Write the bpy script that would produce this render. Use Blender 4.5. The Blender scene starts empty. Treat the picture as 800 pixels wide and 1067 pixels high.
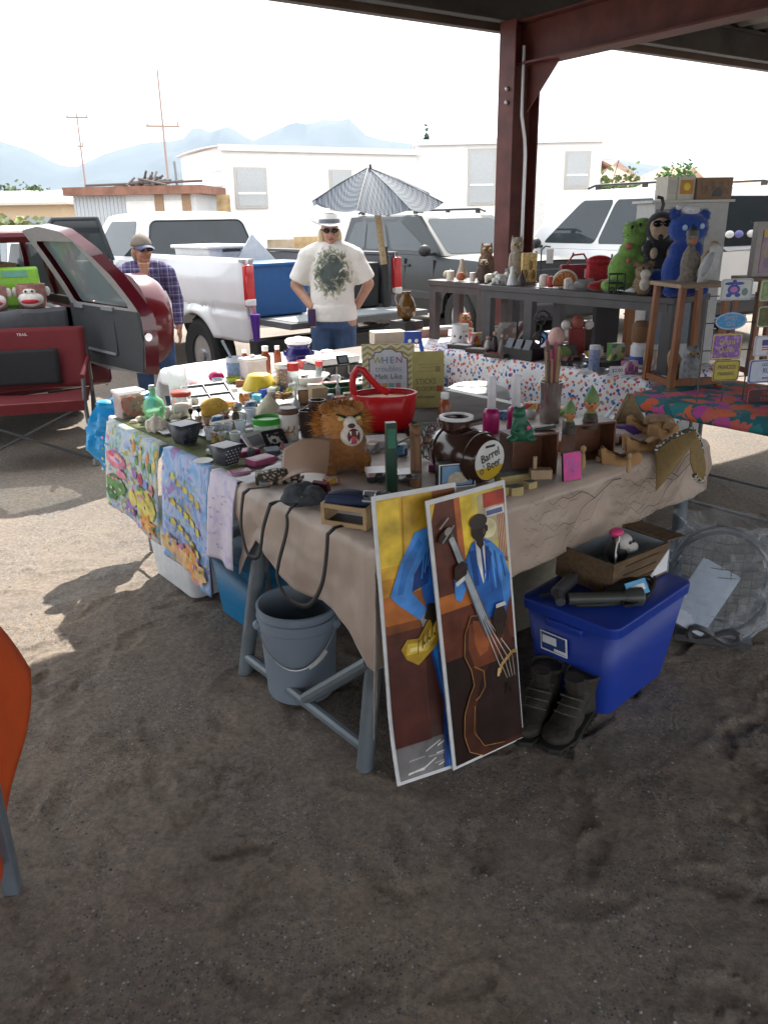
import bpy, bmesh, math, random
from math import sin, cos, pi, radians as R
from mathutils import Vector, Matrix, Euler, noise
random.seed(7)
S = bpy.context.scene
COL = S.collection
# ---------------------------------------------------------------- camera, sky, sun, exposure
EYE, PITCH, ROLL, FPX = 1.72, R(20.2), R(1.0), 830.0
cd = bpy.data.cameras.new("camera"); cam = bpy.data.objects.new("camera", cd); COL.objects.link(cam)
cd.sensor_fit = 'VERTICAL'; cd.sensor_height = 24.0; cd.lens = 24.0 * FPX / 1067.0
cd.clip_start = 0.05; cd.clip_end = 20000
cam.matrix_world = Matrix.Translation((0, 0, EYE)) @ Euler((pi / 2 - PITCH, 0, 0)).to_matrix().to_4x4() @ Matrix.Rotation(-ROLL, 4, 'Z')
S.camera = cam
SUN_AZ = Vector((0.15, 0.99)).normalized(); SUN_EL = R(48)
W = bpy.data.worlds.new("World"); S.world = W; W.use_nodes = True
wn, wl = W.node_tree.nodes, W.node_tree.links
bg = wn["Background"]; bg.inputs[1].default_value = 0.15
sky = wn.new("ShaderNodeTexSky"); sky.sky_type = 'NISHITA'; sky.sun_disc = False
sky.sun_elevation = SUN_EL; sky.sun_rotation = math.atan2(SUN_AZ.x, SUN_AZ.y); sky.dust_density = 2.5; sky.air_density = 1.0
# thin bright cloud cover over the blue
wtc = wn.new("ShaderNodeTexCoord"); wnz = wn.new("ShaderNodeTexNoise"); wnz.inputs["Scale"].default_value = 2.2; wnz.inputs["Detail"].default_value = 5
wr = wn.new("ShaderNodeValToRGB"); wr.color_ramp.elements[0].position = .3; wr.color_ramp.elements[1].position = .55
wr.color_ramp.elements[0].color = (.62, .62, .62, 1); wr.color_ramp.elements[1].color = (1, 1, 1, 1)
wm = wn.new("ShaderNodeMix"); wm.data_type = 'RGBA'; wm.inputs[7].default_value = (9.0, 9.2, 9.5, 1)
wl.new(wtc.outputs["Generated"], wnz.inputs["Vector"]); wl.new(wnz.outputs["Fac"], wr.inputs[0]); wl.new(wr.outputs[0], wm.inputs[0])
wl.new(sky.outputs[0], wm.inputs[6]); wl.new(wm.outputs[2], bg.inputs[0])
sd = bpy.data.lights.new("sun", 'SUN'); sd.energy = 5.0; sd.angle = R(0.6); sd.color = (1, .95, .87)
sun = bpy.data.objects.new("sun", sd); COL.objects.link(sun)
sv = Vector((SUN_AZ.x * cos(SUN_EL), SUN_AZ.y * cos(SUN_EL), sin(SUN_EL)))
sun.rotation_euler = sv.to_track_quat('Z', 'Y').to_euler()
S.view_settings.view_transform = 'Standard'; S.view_settings.look = 'None'; S.view_settings.gamma = 1.0
S.view_settings.use_curve_mapping = False; S.view_settings.exposure = 1.0
S.render.engine = 'CYCLES'
try:
    S.cycles.max_bounces = 5; S.cycles.diffuse_bounces = 3; S.cycles.glossy_bounces = 2; S.cycles.transmission_bounces = 3; S.cycles.transparent_max_bounces = 12; S.cycles.volume_bounces = 0
    S.cycles.use_denoising = True; S.cycles.sample_clamp_indirect = 4
except Exception: pass

# ---------------------------------------------------------------- helpers
def ray(px, py):                       # ray through a point of the 800 x 1067 photograph
    x, y = (px - 400) / FPX, -(py - 533.5) / FPX
    c, s = cos(ROLL), sin(ROLL); x, y = c * x + s * y, -s * x + c * y
    return Vector((x, cos(PITCH) + y * sin(PITCH), -sin(PITCH) + y * cos(PITCH)))
def at(px, py, z=0.0):                 # where that ray meets height z
    r = ray(px, py); t = (z - EYE) / r.z; return Vector((r.x * t, r.y * t, z))
def atY(px, py, y):                    # where it meets distance y
    r = ray(px, py); t = y / r.y; return Vector((r.x * t, y, EYE + r.z * t))
def mpp(p):                            # metres per photo pixel at p
    return (p.y * cos(PITCH) + (EYE - p.z) * sin(PITCH)) / FPX
TH = R(38.7); TZ = 0.78
UU = Vector((cos(TH), sin(TH), 0)); VV = Vector((-sin(TH), cos(TH), 0)); CO = Vector((-.025, 2.262, 0))
def uv(u, v, z=0.0): p = CO + UU * u + VV * v; return Vector((p.x, p.y, z))

class MB:
    """collects shapes; finish() links them as one mesh object"""
    def __init__(s, k=1.0): s.bm = bmesh.new(); s.i = 0; s.k = k
    def mi(s, i): s.i = i; return s
    def add(s, vs, fs):
        k = s.k; bv = [s.bm.verts.new((v[0] * k, v[1] * k, v[2] * k)) for v in vs]
        for f in fs:
            try: g = s.bm.faces.new([bv[i] for i in f]); g.material_index = s.i
            except ValueError: pass
        return s
    def box(s, c, d, rz=0, rx=0, ry=0, taper=1.0):
        M = Euler((rx, ry, rz)).to_matrix(); c = Vector(c); vs = []
        for z in (-1, 1):
            t = taper if z < 0 else 1.0
            for x, y in ((-1, -1), (1, -1), (1, 1), (-1, 1)):
                vs.append(c + M @ Vector((x * d[0] / 2 * t, y * d[1] / 2 * t, z * d[2] / 2)))
        return s.add(vs, [(3, 2, 1, 0), (4, 5, 6, 7), (0, 1, 5, 4), (1, 2, 6, 5), (2, 3, 7, 6), (3, 0, 4, 7)])
    def tube(s, pts, r, n=8, cap=True):
        pts = [Vector(p) for p in pts]; rs = r if isinstance(r, (list, tuple)) else [r] * len(pts); vs = []; fs = []
        up = None
        for i, p in enumerate(pts):
            d = (pts[min(i + 1, len(pts) - 1)] - pts[max(i - 1, 0)]).normalized()
            if up is None: up = d.orthogonal().normalized()
            a = (up - d * up.dot(d)).normalized(); up = a; b = d.cross(a)
            for j in range(n): vs.append(p + (a * cos(2 * pi * j / n) + b * sin(2 * pi * j / n)) * rs[i])
        for i in range(len(pts) - 1):
            for j in range(n): fs.append((i * n + j, i * n + (j + 1) % n, (i + 1) * n + (j + 1) % n, (i + 1) * n + j))
        if cap: fs += [tuple(range(n))[::-1], tuple(range((len(pts) - 1) * n, len(pts) * n))]
        return s.add(vs, fs)
    def cyl(s, a, b, r, r2=None, n=16): return s.tube([a, b], [r, r if r2 is None else r2], n)
    def lathe(s, prof, c=(0, 0, 0), n=24, sx=1, sy=1, rx=0, rz=0, cap=True):
        M = Euler((rx, 0, rz)).to_matrix(); vs = []; fs = []; c = Vector(c)
        for r, z in prof:
            for j in range(n): vs.append(c + M @ Vector((r * cos(2 * pi * j / n) * sx, r * sin(2 * pi * j / n) * sy, z)))
        for i in range(len(prof) - 1):
            for j in range(n): fs.append((i * n + j, i * n + (j + 1) % n, (i + 1) * n + (j + 1) % n, (i + 1) * n + j))
        if cap and prof[0][0] > 1e-6: fs.append(tuple(range(n))[::-1])
        if cap and prof[-1][0] > 1e-6: fs.append(tuple(range((len(prof) - 1) * n, len(prof) * n)))
        return s.add(vs, fs)
    def ball(s, c, r, n=14, rz=0, rx=0, ry=0):
        if not isinstance(r, (list, tuple)): r = (r, r, r)
        M = Euler((rx, ry, rz)).to_matrix(); m = n // 2 + 1; vs = []; fs = []; c = Vector(c)
        for i in range(m + 1):
            t = pi * i / m
            for j in range(n):
                vs.append(c + M @ Vector((r[0] * sin(t) * cos(2 * pi * j / n), r[1] * sin(t) * sin(2 * pi * j / n), -r[2] * cos(t))))
        for i in range(m):
            for j in range(n): fs.append((i * n + j, i * n + (j + 1) % n, (i + 1) * n + (j + 1) % n, (i + 1) * n + j))
        return s.add(vs, fs)
    def prism(s, poly, a, b, ax='y'):            # polygon in the plane across ax, from a to b
        f = {'y': lambda p, t: (p[0], t, p[1]), 'x': lambda p, t: (t, p[0], p[1]), 'z': lambda p, t: (p[0], p[1], t)}[ax]
        n = len(poly); vs = [f(p, a) for p in poly] + [f(p, b) for p in poly]
        return s.add(vs, [tuple(range(n)), tuple(range(n, 2 * n))[::-1]] + [(i, i + n, (i + 1) % n + n, (i + 1) % n) for i in range(n)])
    def sheet(s, fn, nu, nv, closed=False):
        vs = [fn(i / nu, j / nv) for j in range(nv + 1) for i in range(nu + 1)]
        return s.add(vs, [(j * (nu + 1) + i, j * (nu + 1) + i + 1, (j + 1) * (nu + 1) + i + 1, (j + 1) * (nu + 1) + i) for j in range(nv) for i in range(nu)])
    def finish(s, name, mats, parent=None, loc=None, rz=0, rot=None, smooth=35, bevel=0, bseg=2, solid=0, sub=0, remesh=0, sm=0, label=None, cat=None, group=None, kind=None):
        bm = s.bm; bmesh.ops.remove_doubles(bm, verts=bm.verts, dist=1e-6); bmesh.ops.recalc_face_normals(bm, faces=bm.faces)
        me = bpy.data.meshes.new(name); bm.to_mesh(me); bm.free()
        for m in (mats if isinstance(mats, (list, tuple)) else [mats]): me.materials.append(m)
        if smooth:
            for p in me.polygons: p.use_smooth = True
            if smooth < 180 and not remesh: me.set_sharp_from_angle(angle=R(smooth))
        o = bpy.data.objects.new(name, me); COL.objects.link(o)
        if parent is not None: o.parent = parent
        if loc is not None: o.location = loc
        o.rotation_euler = rot if rot is not None else (0, 0, rz)
        if solid: m = o.modifiers.new("solid", 'SOLIDIFY'); m.thickness = solid; m.offset = 0
        if bevel: m = o.modifiers.new("bevel", 'BEVEL'); m.width = bevel; m.segments = bseg; m.limit_method = 'ANGLE'; m.angle_limit = R(40); m.harden_normals = False
        if remesh:
            m = o.modifiers.new("remesh", 'REMESH'); m.mode = 'VOXEL'; m.voxel_size = remesh; m.use_smooth_shade = True
            if sm: m = o.modifiers.new("smooth", 'SMOOTH'); m.factor = .5; m.iterations = sm
        if sub: m = o.modifiers.new("sub", 'SUBSURF'); m.levels = sub; m.render_levels = sub
        tag(o, label, cat, group, kind); return o
def tag(o, label=None, cat=None, group=None, kind=None):
    if label: o["label"] = label
    if cat: o["category"] = cat
    if group: o["group"] = group
    if kind: o["kind"] = kind
    return o
def empty(name, label, cat, loc=(0, 0, 0), rz=0, group=None):
    o = bpy.data.objects.new(name, None); COL.objects.link(o); o.location = loc; o.rotation_euler = (0, 0, rz); o.empty_display_size = .05
    return tag(o, label, cat, group)
def copy_tree(o, parent=None):
    c = o.copy(); COL.objects.link(c)
    if parent: c.parent = parent
    for ch in list(o.children): copy_tree(ch, c)
    return c
_M = {}
def mat(col, rough=.6, metal=0, var=.1, sc=25, bump=0, bsc=None, trans=0, alpha=1, emit=0, coat=0, ior=1.45, fuzz=0, key=None):
    k = (tuple(col), rough, metal, var, sc, bump, bsc, trans, alpha, emit, coat, ior, fuzz)
    if k in _M: return _M[k]
    m = bpy.data.materials.new(key or "paint"); m.use_nodes = True; t = m.node_tree; b = t.nodes["Principled BSDF"]
    b.inputs["Roughness"].default_value = rough; b.inputs["Metallic"].default_value = metal; b.inputs["IOR"].default_value = ior
    b.inputs["Transmission Weight"].default_value = trans; b.inputs["Alpha"].default_value = alpha; b.inputs["Coat Weight"].default_value = coat
    if fuzz: b.inputs["Sheen Weight"].default_value = fuzz
    tc = t.nodes.new("ShaderNodeTexCoord")
    nz = t.nodes.new("ShaderNodeTexNoise"); nz.inputs["Scale"].default_value = sc; nz.inputs["Detail"].default_value = 4
    t.links.new(tc.outputs["Object"], nz.inputs["Vector"])
    mp = t.nodes.new("ShaderNodeMapRange"); mp.inputs[1].default_value = .25; mp.inputs[2].default_value = .75; mp.inputs[3].default_value = 1 - var; mp.inputs[4].default_value = 1 + var
    t.links.new(nz.outputs["Fac"], mp.inputs[0])
    mx = t.nodes.new("ShaderNodeMix"); mx.data_type = 'RGBA'; mx.blend_type = 'MULTIPLY'; mx.inputs[0].default_value = 1
    mx.inputs[6].default_value = (*col, 1); t.links.new(mp.outputs[0], mx.inputs[7]); t.links.new(mx.outputs[2], b.inputs["Base Color"])
    if bump:
        n2 = nz
        if bsc: n2 = t.nodes.new("ShaderNodeTexNoise"); n2.inputs["Scale"].default_value = bsc; n2.inputs["Detail"].default_value = 3; t.links.new(tc.outputs["Object"], n2.inputs["Vector"])
        bp = t.nodes.new("ShaderNodeBump"); bp.inputs["Strength"].default_value = bump; bp.inputs["Distance"].default_value = .01
        t.links.new(n2.outputs["Fac"], bp.inputs["Height"]); t.links.new(bp.outputs[0], b.inputs["Normal"])
    if emit: b.inputs["Emission Color"].default_value = (*col, 1); b.inputs["Emission Strength"].default_value = emit
    _M[k] = m; return m
def nodes_mat(name, rough=.6, metal=0):
    m = bpy.data.materials.new(name); m.use_nodes = True; t = m.node_tree; b = t.nodes["Principled BSDF"]
    b.inputs["Roughness"].default_value = rough; b.inputs["Metallic"].default_value = metal
    N = lambda ty: t.nodes.new("ShaderNode" + ty); L = lambda a, c: t.links.new(a, c); tc = N("TexCoord")
    return m, b, N, L, tc
def ramp(N, stops, interp='LINEAR'):
    r = N("ValToRGB"); e = r.color_ramp.elements; r.color_ramp.interpolation = interp
    for i, (p, c) in enumerate(stops):
        x = e[i] if i < 2 else e.new(p)
        x.position = p; x.color = (*c, 1) if len(c) == 3 else c
    return r
def glass(col=(.9, .95, .95), a=.25, rough=.05):       # thin clear glass or plastic
    k = ('g', col, a, rough)
    if k in _M: return _M[k]
    m = bpy.data.materials.new("clear"); m.use_nodes = True; t = m.node_tree; b = t.nodes["Principled BSDF"]
    b.inputs["Base Color"].default_value = (*col, 1); b.inputs["Roughness"].default_value = rough
    tr = t.nodes.new("ShaderNodeBsdfTransparent"); tr.inputs[0].default_value = (*[min(1, c * .5 + .5) for c in col], 1)
    fr = t.nodes.new("ShaderNodeLayerWeight"); fr.inputs[0].default_value = .35
    mp = t.nodes.new("ShaderNodeMapRange"); mp.inputs[3].default_value = a; mp.inputs[4].default_value = min(1, a + .5)
    nz = t.nodes.new("ShaderNodeTexNoise"); nz.inputs["Scale"].default_value = 30
    mx = t.nodes.new("ShaderNodeMixShader"); t.links.new(fr.outputs["Facing"], mp.inputs[0]); t.links.new(mp.outputs[0], mx.inputs[0])
    t.links.new(tr.outputs[0], mx.inputs[1]); t.links.new(b.outputs[0], mx.inputs[2])
    t.links.new(mx.outputs[0], t.nodes["Material Output"].inputs[0]); _M[k] = m; return m
def confetti(name, stops, sc, size=.35, base=(.8, .8, .8), rough=.8, coord="Object", warp=0):
    """random coloured spots on a base colour; stops: colours picked by cell"""
    m, b, N, L, tc = nodes_mat(name, rough)
    vo = N("TexVoronoi"); vo.inputs["Scale"].default_value = sc; L(tc.outputs[coord], vo.inputs["Vector"])
    if warp:
        wz = N("TexNoise"); wz.inputs["Scale"].default_value = sc * 1.6; wz.inputs["Detail"].default_value = 3; L(tc.outputs[coord], wz.inputs["Vector"]); wm_ = N("VectorMath"); wm_.operation = 'MULTIPLY_ADD'; wm_.inputs[1].default_value = (warp,) * 3; L(wz.outputs["Color"], wm_.inputs[0]); L(tc.outputs[coord], wm_.inputs[2]); L(wm_.outputs[0], vo.inputs["Vector"])
    n = len(stops); r = ramp(N, [(i / n, c) for i, c in enumerate(stops)], 'CONSTANT')
    sp = N("SeparateColor"); L(vo.outputs["Color"], sp.inputs[0]); L(sp.outputs[0], r.inputs[0])
    lt = N("Math"); lt.operation = 'LESS_THAN'; lt.inputs[1].default_value = size; L(vo.outputs["Distance"], lt.inputs[0])
    mx = N("Mix"); mx.data_type = 'RGBA'; mx.inputs[6].default_value = (*base, 1); L(lt.outputs[0], mx.inputs[0]); L(r.outputs[0], mx.inputs[7])
    L(mx.outputs[2], b.inputs["Base Color"]); return m
def pack(cols, sc=45, lines=True):      # printed packaging: blocks of colour with rows like small print
    k = ('p', tuple(cols), sc, lines)
    if k in _M: return _M[k]
    m, b, N, L, tc = nodes_mat("printed card", .4); sx = N("SeparateXYZ"); L(tc.outputs["Object"], sx.inputs[0])
    ad = N("Math"); L(sx.outputs["Y"], ad.inputs[0]); L(sx.outputs["Z"], ad.inputs[1]); cb = N("CombineXYZ"); L(sx.outputs["X"], cb.inputs[0]); L(ad.outputs[0], cb.inputs[1])
    vo = N("TexVoronoi"); vo.distance = 'CHEBYCHEV'; vo.inputs["Scale"].default_value = sc; L(cb.outputs[0], vo.inputs["Vector"]); sp = N("SeparateColor"); L(vo.outputs["Color"], sp.inputs[0])
    n = len(cols); r = ramp(N, [(i / n, c) for i, c in enumerate(cols)], 'CONSTANT'); L(sp.outputs[0], r.inputs[0]); out = r.outputs[0]
    if lines:
        br = N("TexBrick"); br.inputs["Scale"].default_value = sc * 3.2; br.inputs["Mortar Size"].default_value = .035; br.inputs["Color1"].default_value = (.25, .25, .25, 1); br.inputs["Color2"].default_value = (1, 1, 1, 1); br.inputs["Mortar"].default_value = (1, 1, 1, 1); L(cb.outputs[0], br.inputs["Vector"])
        mx = N("Mix"); mx.data_type = 'RGBA'; mx.blend_type = 'MULTIPLY'; mx.inputs[0].default_value = .75; L(out, mx.inputs[6]); L(br.outputs["Color"], mx.inputs[7]); out = mx.outputs[2]
    L(out, b.inputs["Base Color"]); _M[k] = m; return m
def wood(col, dark=.55, sc=6, rough=.55, stretch=(1, 8, 8)):
    k = ('w', col, dark, sc, rough, stretch)
    if k in _M: return _M[k]
    m, b, N, L, tc = nodes_mat("wood", rough); mp = N("Mapping"); mp.inputs["Scale"].default_value = stretch; L(tc.outputs["Object"], mp.inputs[0])
    nz = N("TexNoise"); nz.inputs["Scale"].default_value = sc; nz.inputs["Detail"].default_value = 6; nz.inputs["Distortion"].default_value = .6; L(mp.outputs[0], nz.inputs["Vector"])
    r = ramp(N, [(.3, tuple(c * dark for c in col)), (.7, col)]); L(nz.outputs["Fac"], r.inputs[0]); L(r.outputs[0], b.inputs["Base Color"])
    bp = N("Bump"); bp.inputs["Strength"].default_value = .15; bp.inputs["Distance"].default_value = .004; L(nz.outputs["Fac"], bp.inputs["Height"]); L(bp.outputs[0], b.inputs["Normal"])
    _M[k] = m; return m
def text(s, size, m, parent=None, loc=(0, 0, 0), rot=(pi / 2, 0, 0), name="lettering", ext=.0006, align='CENTER', shear=0, sx=1):
    c = bpy.data.curves.new(name, 'FONT'); c.body = s; c.size = size; c.extrude = ext; c.align_x = align; c.align_y = 'CENTER'; c.shear = shear; c.space_line = .9
    t = bpy.data.objects.new("tmp", c); COL.objects.link(t); dg = bpy.context.evaluated_depsgraph_get()
    me = bpy.data.meshes.new_from_object(t.evaluated_get(dg)); bpy.data.objects.remove(t); me.name = name
    me.materials.clear(); me.materials.append(m)
    o = bpy.data.objects.new(name, me); COL.objects.link(o); o.parent = parent; o.location = loc; o.rotation_euler = rot; o.scale = (sx, 1, 1); return o

class Item:
    """one thing standing at a photo point on a surface; shapes are given in photo pixels at that depth, x to its right, -y to its front"""
    def __init__(s, name, label, cat, px, py, z=TZ, rz=0, group=None, p=None):
        s.p = Vector(p) if p is not None else at(px, py, z); s.s = mpp(s.p); s.a = (name, label, cat, group); s.rz = rz; s.o = None
    def mb(s): return MB(s.s)
    def root(s):
        if s.o is None: s.o = empty(s.a[0], s.a[1], s.a[2], s.p, s.rz, s.a[3])
        return s.o
    def part(s, name, mb, mats, **k): return mb.finish(name, mats, s.root(), **k)
    def sub(s, name, mb, mats, par, **k): return mb.finish(name, mats, par, **k)
    def only(s, mb, mats, **k): return mb.finish(s.a[0], mats, None, s.p, s.rz, label=s.a[1], cat=s.a[2], group=s.a[3], **k)
    def text(s, t, size, m, loc, rot=(pi / 2, 0, 0), par=None, **k): return text(t, size * s.s, m, par or s.root(), Vector(loc) * s.s, rot, **k)

WHITE = mat((.8, .8, .79), .5); OFFW = mat((.72, .7, .65), .6); BLACK = mat((.018, .018, .02), .45); DGREY = mat((.06, .062, .068), .5)
MGREY = mat((.22, .23, .25), .5); STEEL = mat((.45, .46, .48), .35, .9, .06); RED = mat((.55, .03, .03), .45); NAVY = mat((.03, .045, .2), .35)
BLUE = mat((.03, .1, .5), .45); GREEN = mat((.05, .3, .08), .5); PINK = mat((.7, .06, .22), .35); BROWN = wood((.16, .075, .035)); TAN = mat((.45, .32, .18), .7)
YELLOW = mat((.75, .6, .08), .5); CARD = mat((.36, .24, .13), .85, 0, .15, 12); PAPER = mat((.78, .78, .8), .7)
# ================================================================ ground
FOOT = {}; _r = random.Random(11)
for _ in range(420):                                   # trodden footprints
    fx, fy, a = _r.uniform(-2.4, 2.6), _r.uniform(.9, 4.9), _r.uniform(0, 6.3); e = (fx, fy, cos(a), sin(a), _r.uniform(.1, .14), _r.uniform(.042, .055))
    for i in {int((fx + d) * 2) for d in (-.2, 0, .2)}:
        for j in {int((fy + d) * 2) for d in (-.2, 0, .2)}: FOOT.setdefault((i, j), []).append(e)
def gz(x, y):
    n = noise.noise(Vector((x * 1.3, y * 1.3, 0))) * .012 + noise.noise(Vector((x * 4.1, y * 4.1, 3))) * .009 + noise.noise(Vector((x * 11, y * 11, 7))) * .0055
    n += noise.noise(Vector((x * 27, y * 27, 1))) * .0026 + noise.noise(Vector((x * 70, y * 60, 5))) * .0011
    for fx, fy, ca, sa, l, w in FOOT.get((int(x * 2), int(y * 2)), ()):
        a, b_ = (x - fx) * ca + (y - fy) * sa, -(x - fx) * sa + (y - fy) * ca
        q = (a / l) ** 2 + (b_ / w / (1 - .25 * (a < 0))) ** 2
        if q < 1.9: n += -.006 * max(0, 1 - q) ** .5 + .005 * max(0, 1 - abs(q - 1.25) / .6)
    f = max(0, 1 - max(0, (Vector((x, y - 3)).length - 5) / 6)); return -.014 + n * f
def axis(lo, hi, step, far, g=1.35):
    a = [lo + i * step for i in range(int((hi - lo) / step) + 1)]; s = step; x = a[-1]
    while x < far: s *= g; x += s; a.append(x)
    s = step; x = a[0]
    while x > -far: s *= g; x -= s; a.insert(0, x)
    return a
xs, ys = axis(-2.2, 2.4, .0165, 5000), axis(.9, 4.4, .0165, 5000)
g = MB(); nx = len(xs)
g.add([(x, y, gz(x, y)) for y in ys for x in xs], [(j * nx + i, j * nx + i + 1, (j + 1) * nx + i + 1, (j + 1) * nx + i) for j in range(len(ys) - 1) for i in range(nx - 1)])
m, b, N, L, tc = nodes_mat("dirt", .95)
n1 = N("TexNoise"); n1.inputs["Scale"].default_value = 1.1; n1.inputs["Detail"].default_value = 4
n2 = N("TexNoise"); n2.inputs["Scale"].default_value = 46; n2.inputs["Detail"].default_value = 6; n2.inputs["Roughness"].default_value = .75
vo = N("TexVoronoi"); vo.inputs["Scale"].default_value = 95
for t in (n1, n2, vo): L(tc.outputs["Object"], t.inputs["Vector"])
r1 = ramp(N, [(.3, (.19, .163, .138)), (.5, (.235, .195, .158)), (.72, (.285, .225, .17))]); L(n1.outputs["Fac"], r1.inputs[0])
r2 = ramp(N, [(.28, (.5, .5, .5)), (.5, (.95, .95, .95)), (.72, (1.45, 1.38, 1.3))]); L(n2.outputs["Fac"], r2.inputs[0])
mx = N("Mix"); mx.data_type = 'RGBA'; mx.blend_type = 'MULTIPLY'; mx.inputs[0].default_value = 1; L(r1.outputs[0], mx.inputs[6]); L(r2.outputs[0], mx.inputs[7])
# stony patches: grey chips where a broad noise says gravel
n3 = N("TexNoise"); n3.inputs["Scale"].default_value = 2.6; n3.inputs["Detail"].default_value = 3; L(tc.outputs["Object"], n3.inputs["Vector"])
r3 = ramp(N, [(.42, (0, 0, 0)), (.56, (1, 1, 1))]); L(n3.outputs["Fac"], r3.inputs[0])
sp = N("SeparateColor"); L(vo.outputs["Color"], sp.inputs[0]); rc = ramp(N, [(0, (.07, .07, .075)), (.5, (.17, .165, .16)), (.9, (.25, .24, .23)), (.97, (.38, .37, .35))]); L(sp.outputs[0], rc.inputs[0])
lt = N("Math"); lt.operation = 'LESS_THAN'; lt.inputs[1].default_value = .36; L(vo.outputs["Distance"], lt.inputs[0])
ml = N("Math"); ml.operation = 'MULTIPLY'; L(lt.outputs[0], ml.inputs[0]); L(r3.outputs[0], ml.inputs[1])
m2 = N("Mix"); m2.data_type = 'RGBA'; L(ml.outputs[0], m2.inputs[0]); L(mx.outputs[2], m2.inputs[6]); L(rc.outputs[0], m2.inputs[7])
L(m2.outputs[2], b.inputs["Base Color"])
# raked and trodden streaks
wv = N("TexWave"); wv.inputs["Scale"].default_value = 7; wv.inputs["Distortion"].default_value = 14; wv.inputs["Detail"].default_value = 2; wv.inputs["Detail Scale"].default_value = 1.2; L(tc.outputs["Object"], wv.inputs["Vector"])
r4 = ramp(N, [(.52, (0, 0, 0)), (.66, (1, 1, 1))]); n4 = N("TexNoise"); n4.inputs["Scale"].default_value = 1.7; L(tc.outputs["Object"], n4.inputs["Vector"]); L(n4.outputs["Fac"], r4.inputs[0])
mw = N("Math"); mw.operation = 'MULTIPLY'; L(wv.outputs["Fac"], mw.inputs[0]); L(r4.outputs[0], mw.inputs[1])
ad = N("Math"); ad.operation = 'MULTIPLY_ADD'; ad.inputs[1].default_value = .3; L(mw.outputs[0], ad.inputs[0]); L(n2.outputs["Fac"], ad.inputs[2])
bp = N("Bump"); bp.inputs["Strength"].default_value = .55; bp.inputs["Distance"].default_value = .012; L(ad.outputs[0], bp.inputs["Height"]); L(bp.outputs[0], b.inputs["Normal"])
g.finish("ground", m, smooth=180, kind="structure")
# loose stones on the dirt
g = MB(); rnd = random.Random(3)
for i in range(5200):
    if rnd.random() < .55: y = rnd.uniform(1.0, 2.4); x = rnd.gauss(-.1, .6)
    else: y = rnd.uniform(.9, 6); x = rnd.uniform(-3.0, 3.0)
    r = .0012 + .0042 * rnd.random() ** 4; z = gz(x, y) + r * .3; g.mi(rnd.choice((0, 0, 1, 2)))
    a = rnd.uniform(0, 6); c, s = cos(a), sin(a); q = rnd.uniform(.6, 1.4)
    g.add([(x + r * q * c, y + r * q * s, z), (x - r * s, y + r * c, z), (x - r * q * c, y - r * s * q, z), (x + r * s, y - r * c, z), (x, y, z + r * .8), (x, y, z - r)],
          [(0, 1, 4), (1, 2, 4), (2, 3, 4), (3, 0, 4), (1, 0, 5), (2, 1, 5), (3, 2, 5), (0, 3, 5)])
tag(g.finish("gravel", [mat((.2, .19, .18), .9), mat((.3, .29, .27), .85), mat((.09, .09, .09), .9)], smooth=0), "small grey and pale stones strewn over the dirt", "gravel", kind="stuff")
g = MB()
for i in range(170):
    y = rnd.uniform(1.0, 4.5); x = rnd.uniform(-2.2, 2.2); z = gz(x, y) + .002; a = rnd.uniform(0, 6.3); l = rnd.uniform(.01, .035); w = .0007; g.mi(i % 2); c, s = cos(a), sin(a)
    g.add([(x - c * l - s * w, y - s * l + c * w, z), (x - c * l + s * w, y - s * l - c * w, z), (x + c * l + s * w, y + s * l - c * w, z + .004), (x + c * l - s * w, y + s * l + c * w, z + .004), (x, y, z + .003)], [(0, 1, 2, 3)])
tag(g.finish("litter", [mat((.4, .33, .2), .8), mat((.2, .15, .09), .9)], smooth=0), "bits of straw and twig scattered over the dirt", "litter", kind="stuff")
# ================================================================ mountains
ridge = [(-700, 150), (-400, 138), (-200, 150), (0, 147), (30, 156), (62, 172), (80, 174), (110, 160), (150, 149), (190, 146), (203, 131), (214, 135), (222, 140), (232, 131), (242, 133), (262, 147), (285, 137), (306, 127), (322, 130), (338, 124), (352, 126), (366, 123), (378, 140), (400, 146), (430, 150), (460, 152), (500, 153), (540, 158), (580, 160), (620, 163), (680, 172), (740, 176), (800, 172), (1000, 160), (1500, 170)]
def ridge_z(px):
    for (a, ya), (c, yc) in zip(ridge, ridge[1:]):
        if a <= px <= c: t = (px - a) / (c - a); return ya + (yc - ya) * t
    return 160
def mtn(i, j):
    y0 = 4200; px = -690 + 2180 * i; top = atY(px, ridge_z(px), y0); base = top.z
    d = abs(j - .55) / (.55 if j < .55 else .45); h = base * max(0, 1 - d ** .8)
    h += (1 - d) * d * base * .9 * noise.noise(Vector((top.x * .006, j * 6, 1))) + base * .05 * noise.noise(Vector((top.x * .02, j * 20, 4))) * (0 if abs(j - .55) < .02 else 1)
    return (top.x * (1 + (j - .55) * .25), y0 + (j - .55) * 2200, max(-4, h) if 0 < j < 1 else -5)
g = MB(); g.sheet(mtn, 240, 20); g.finish("mountains", mat((.05, .056, .066), .95, 0, .25, .004), smooth=60, kind="structure")
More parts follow.
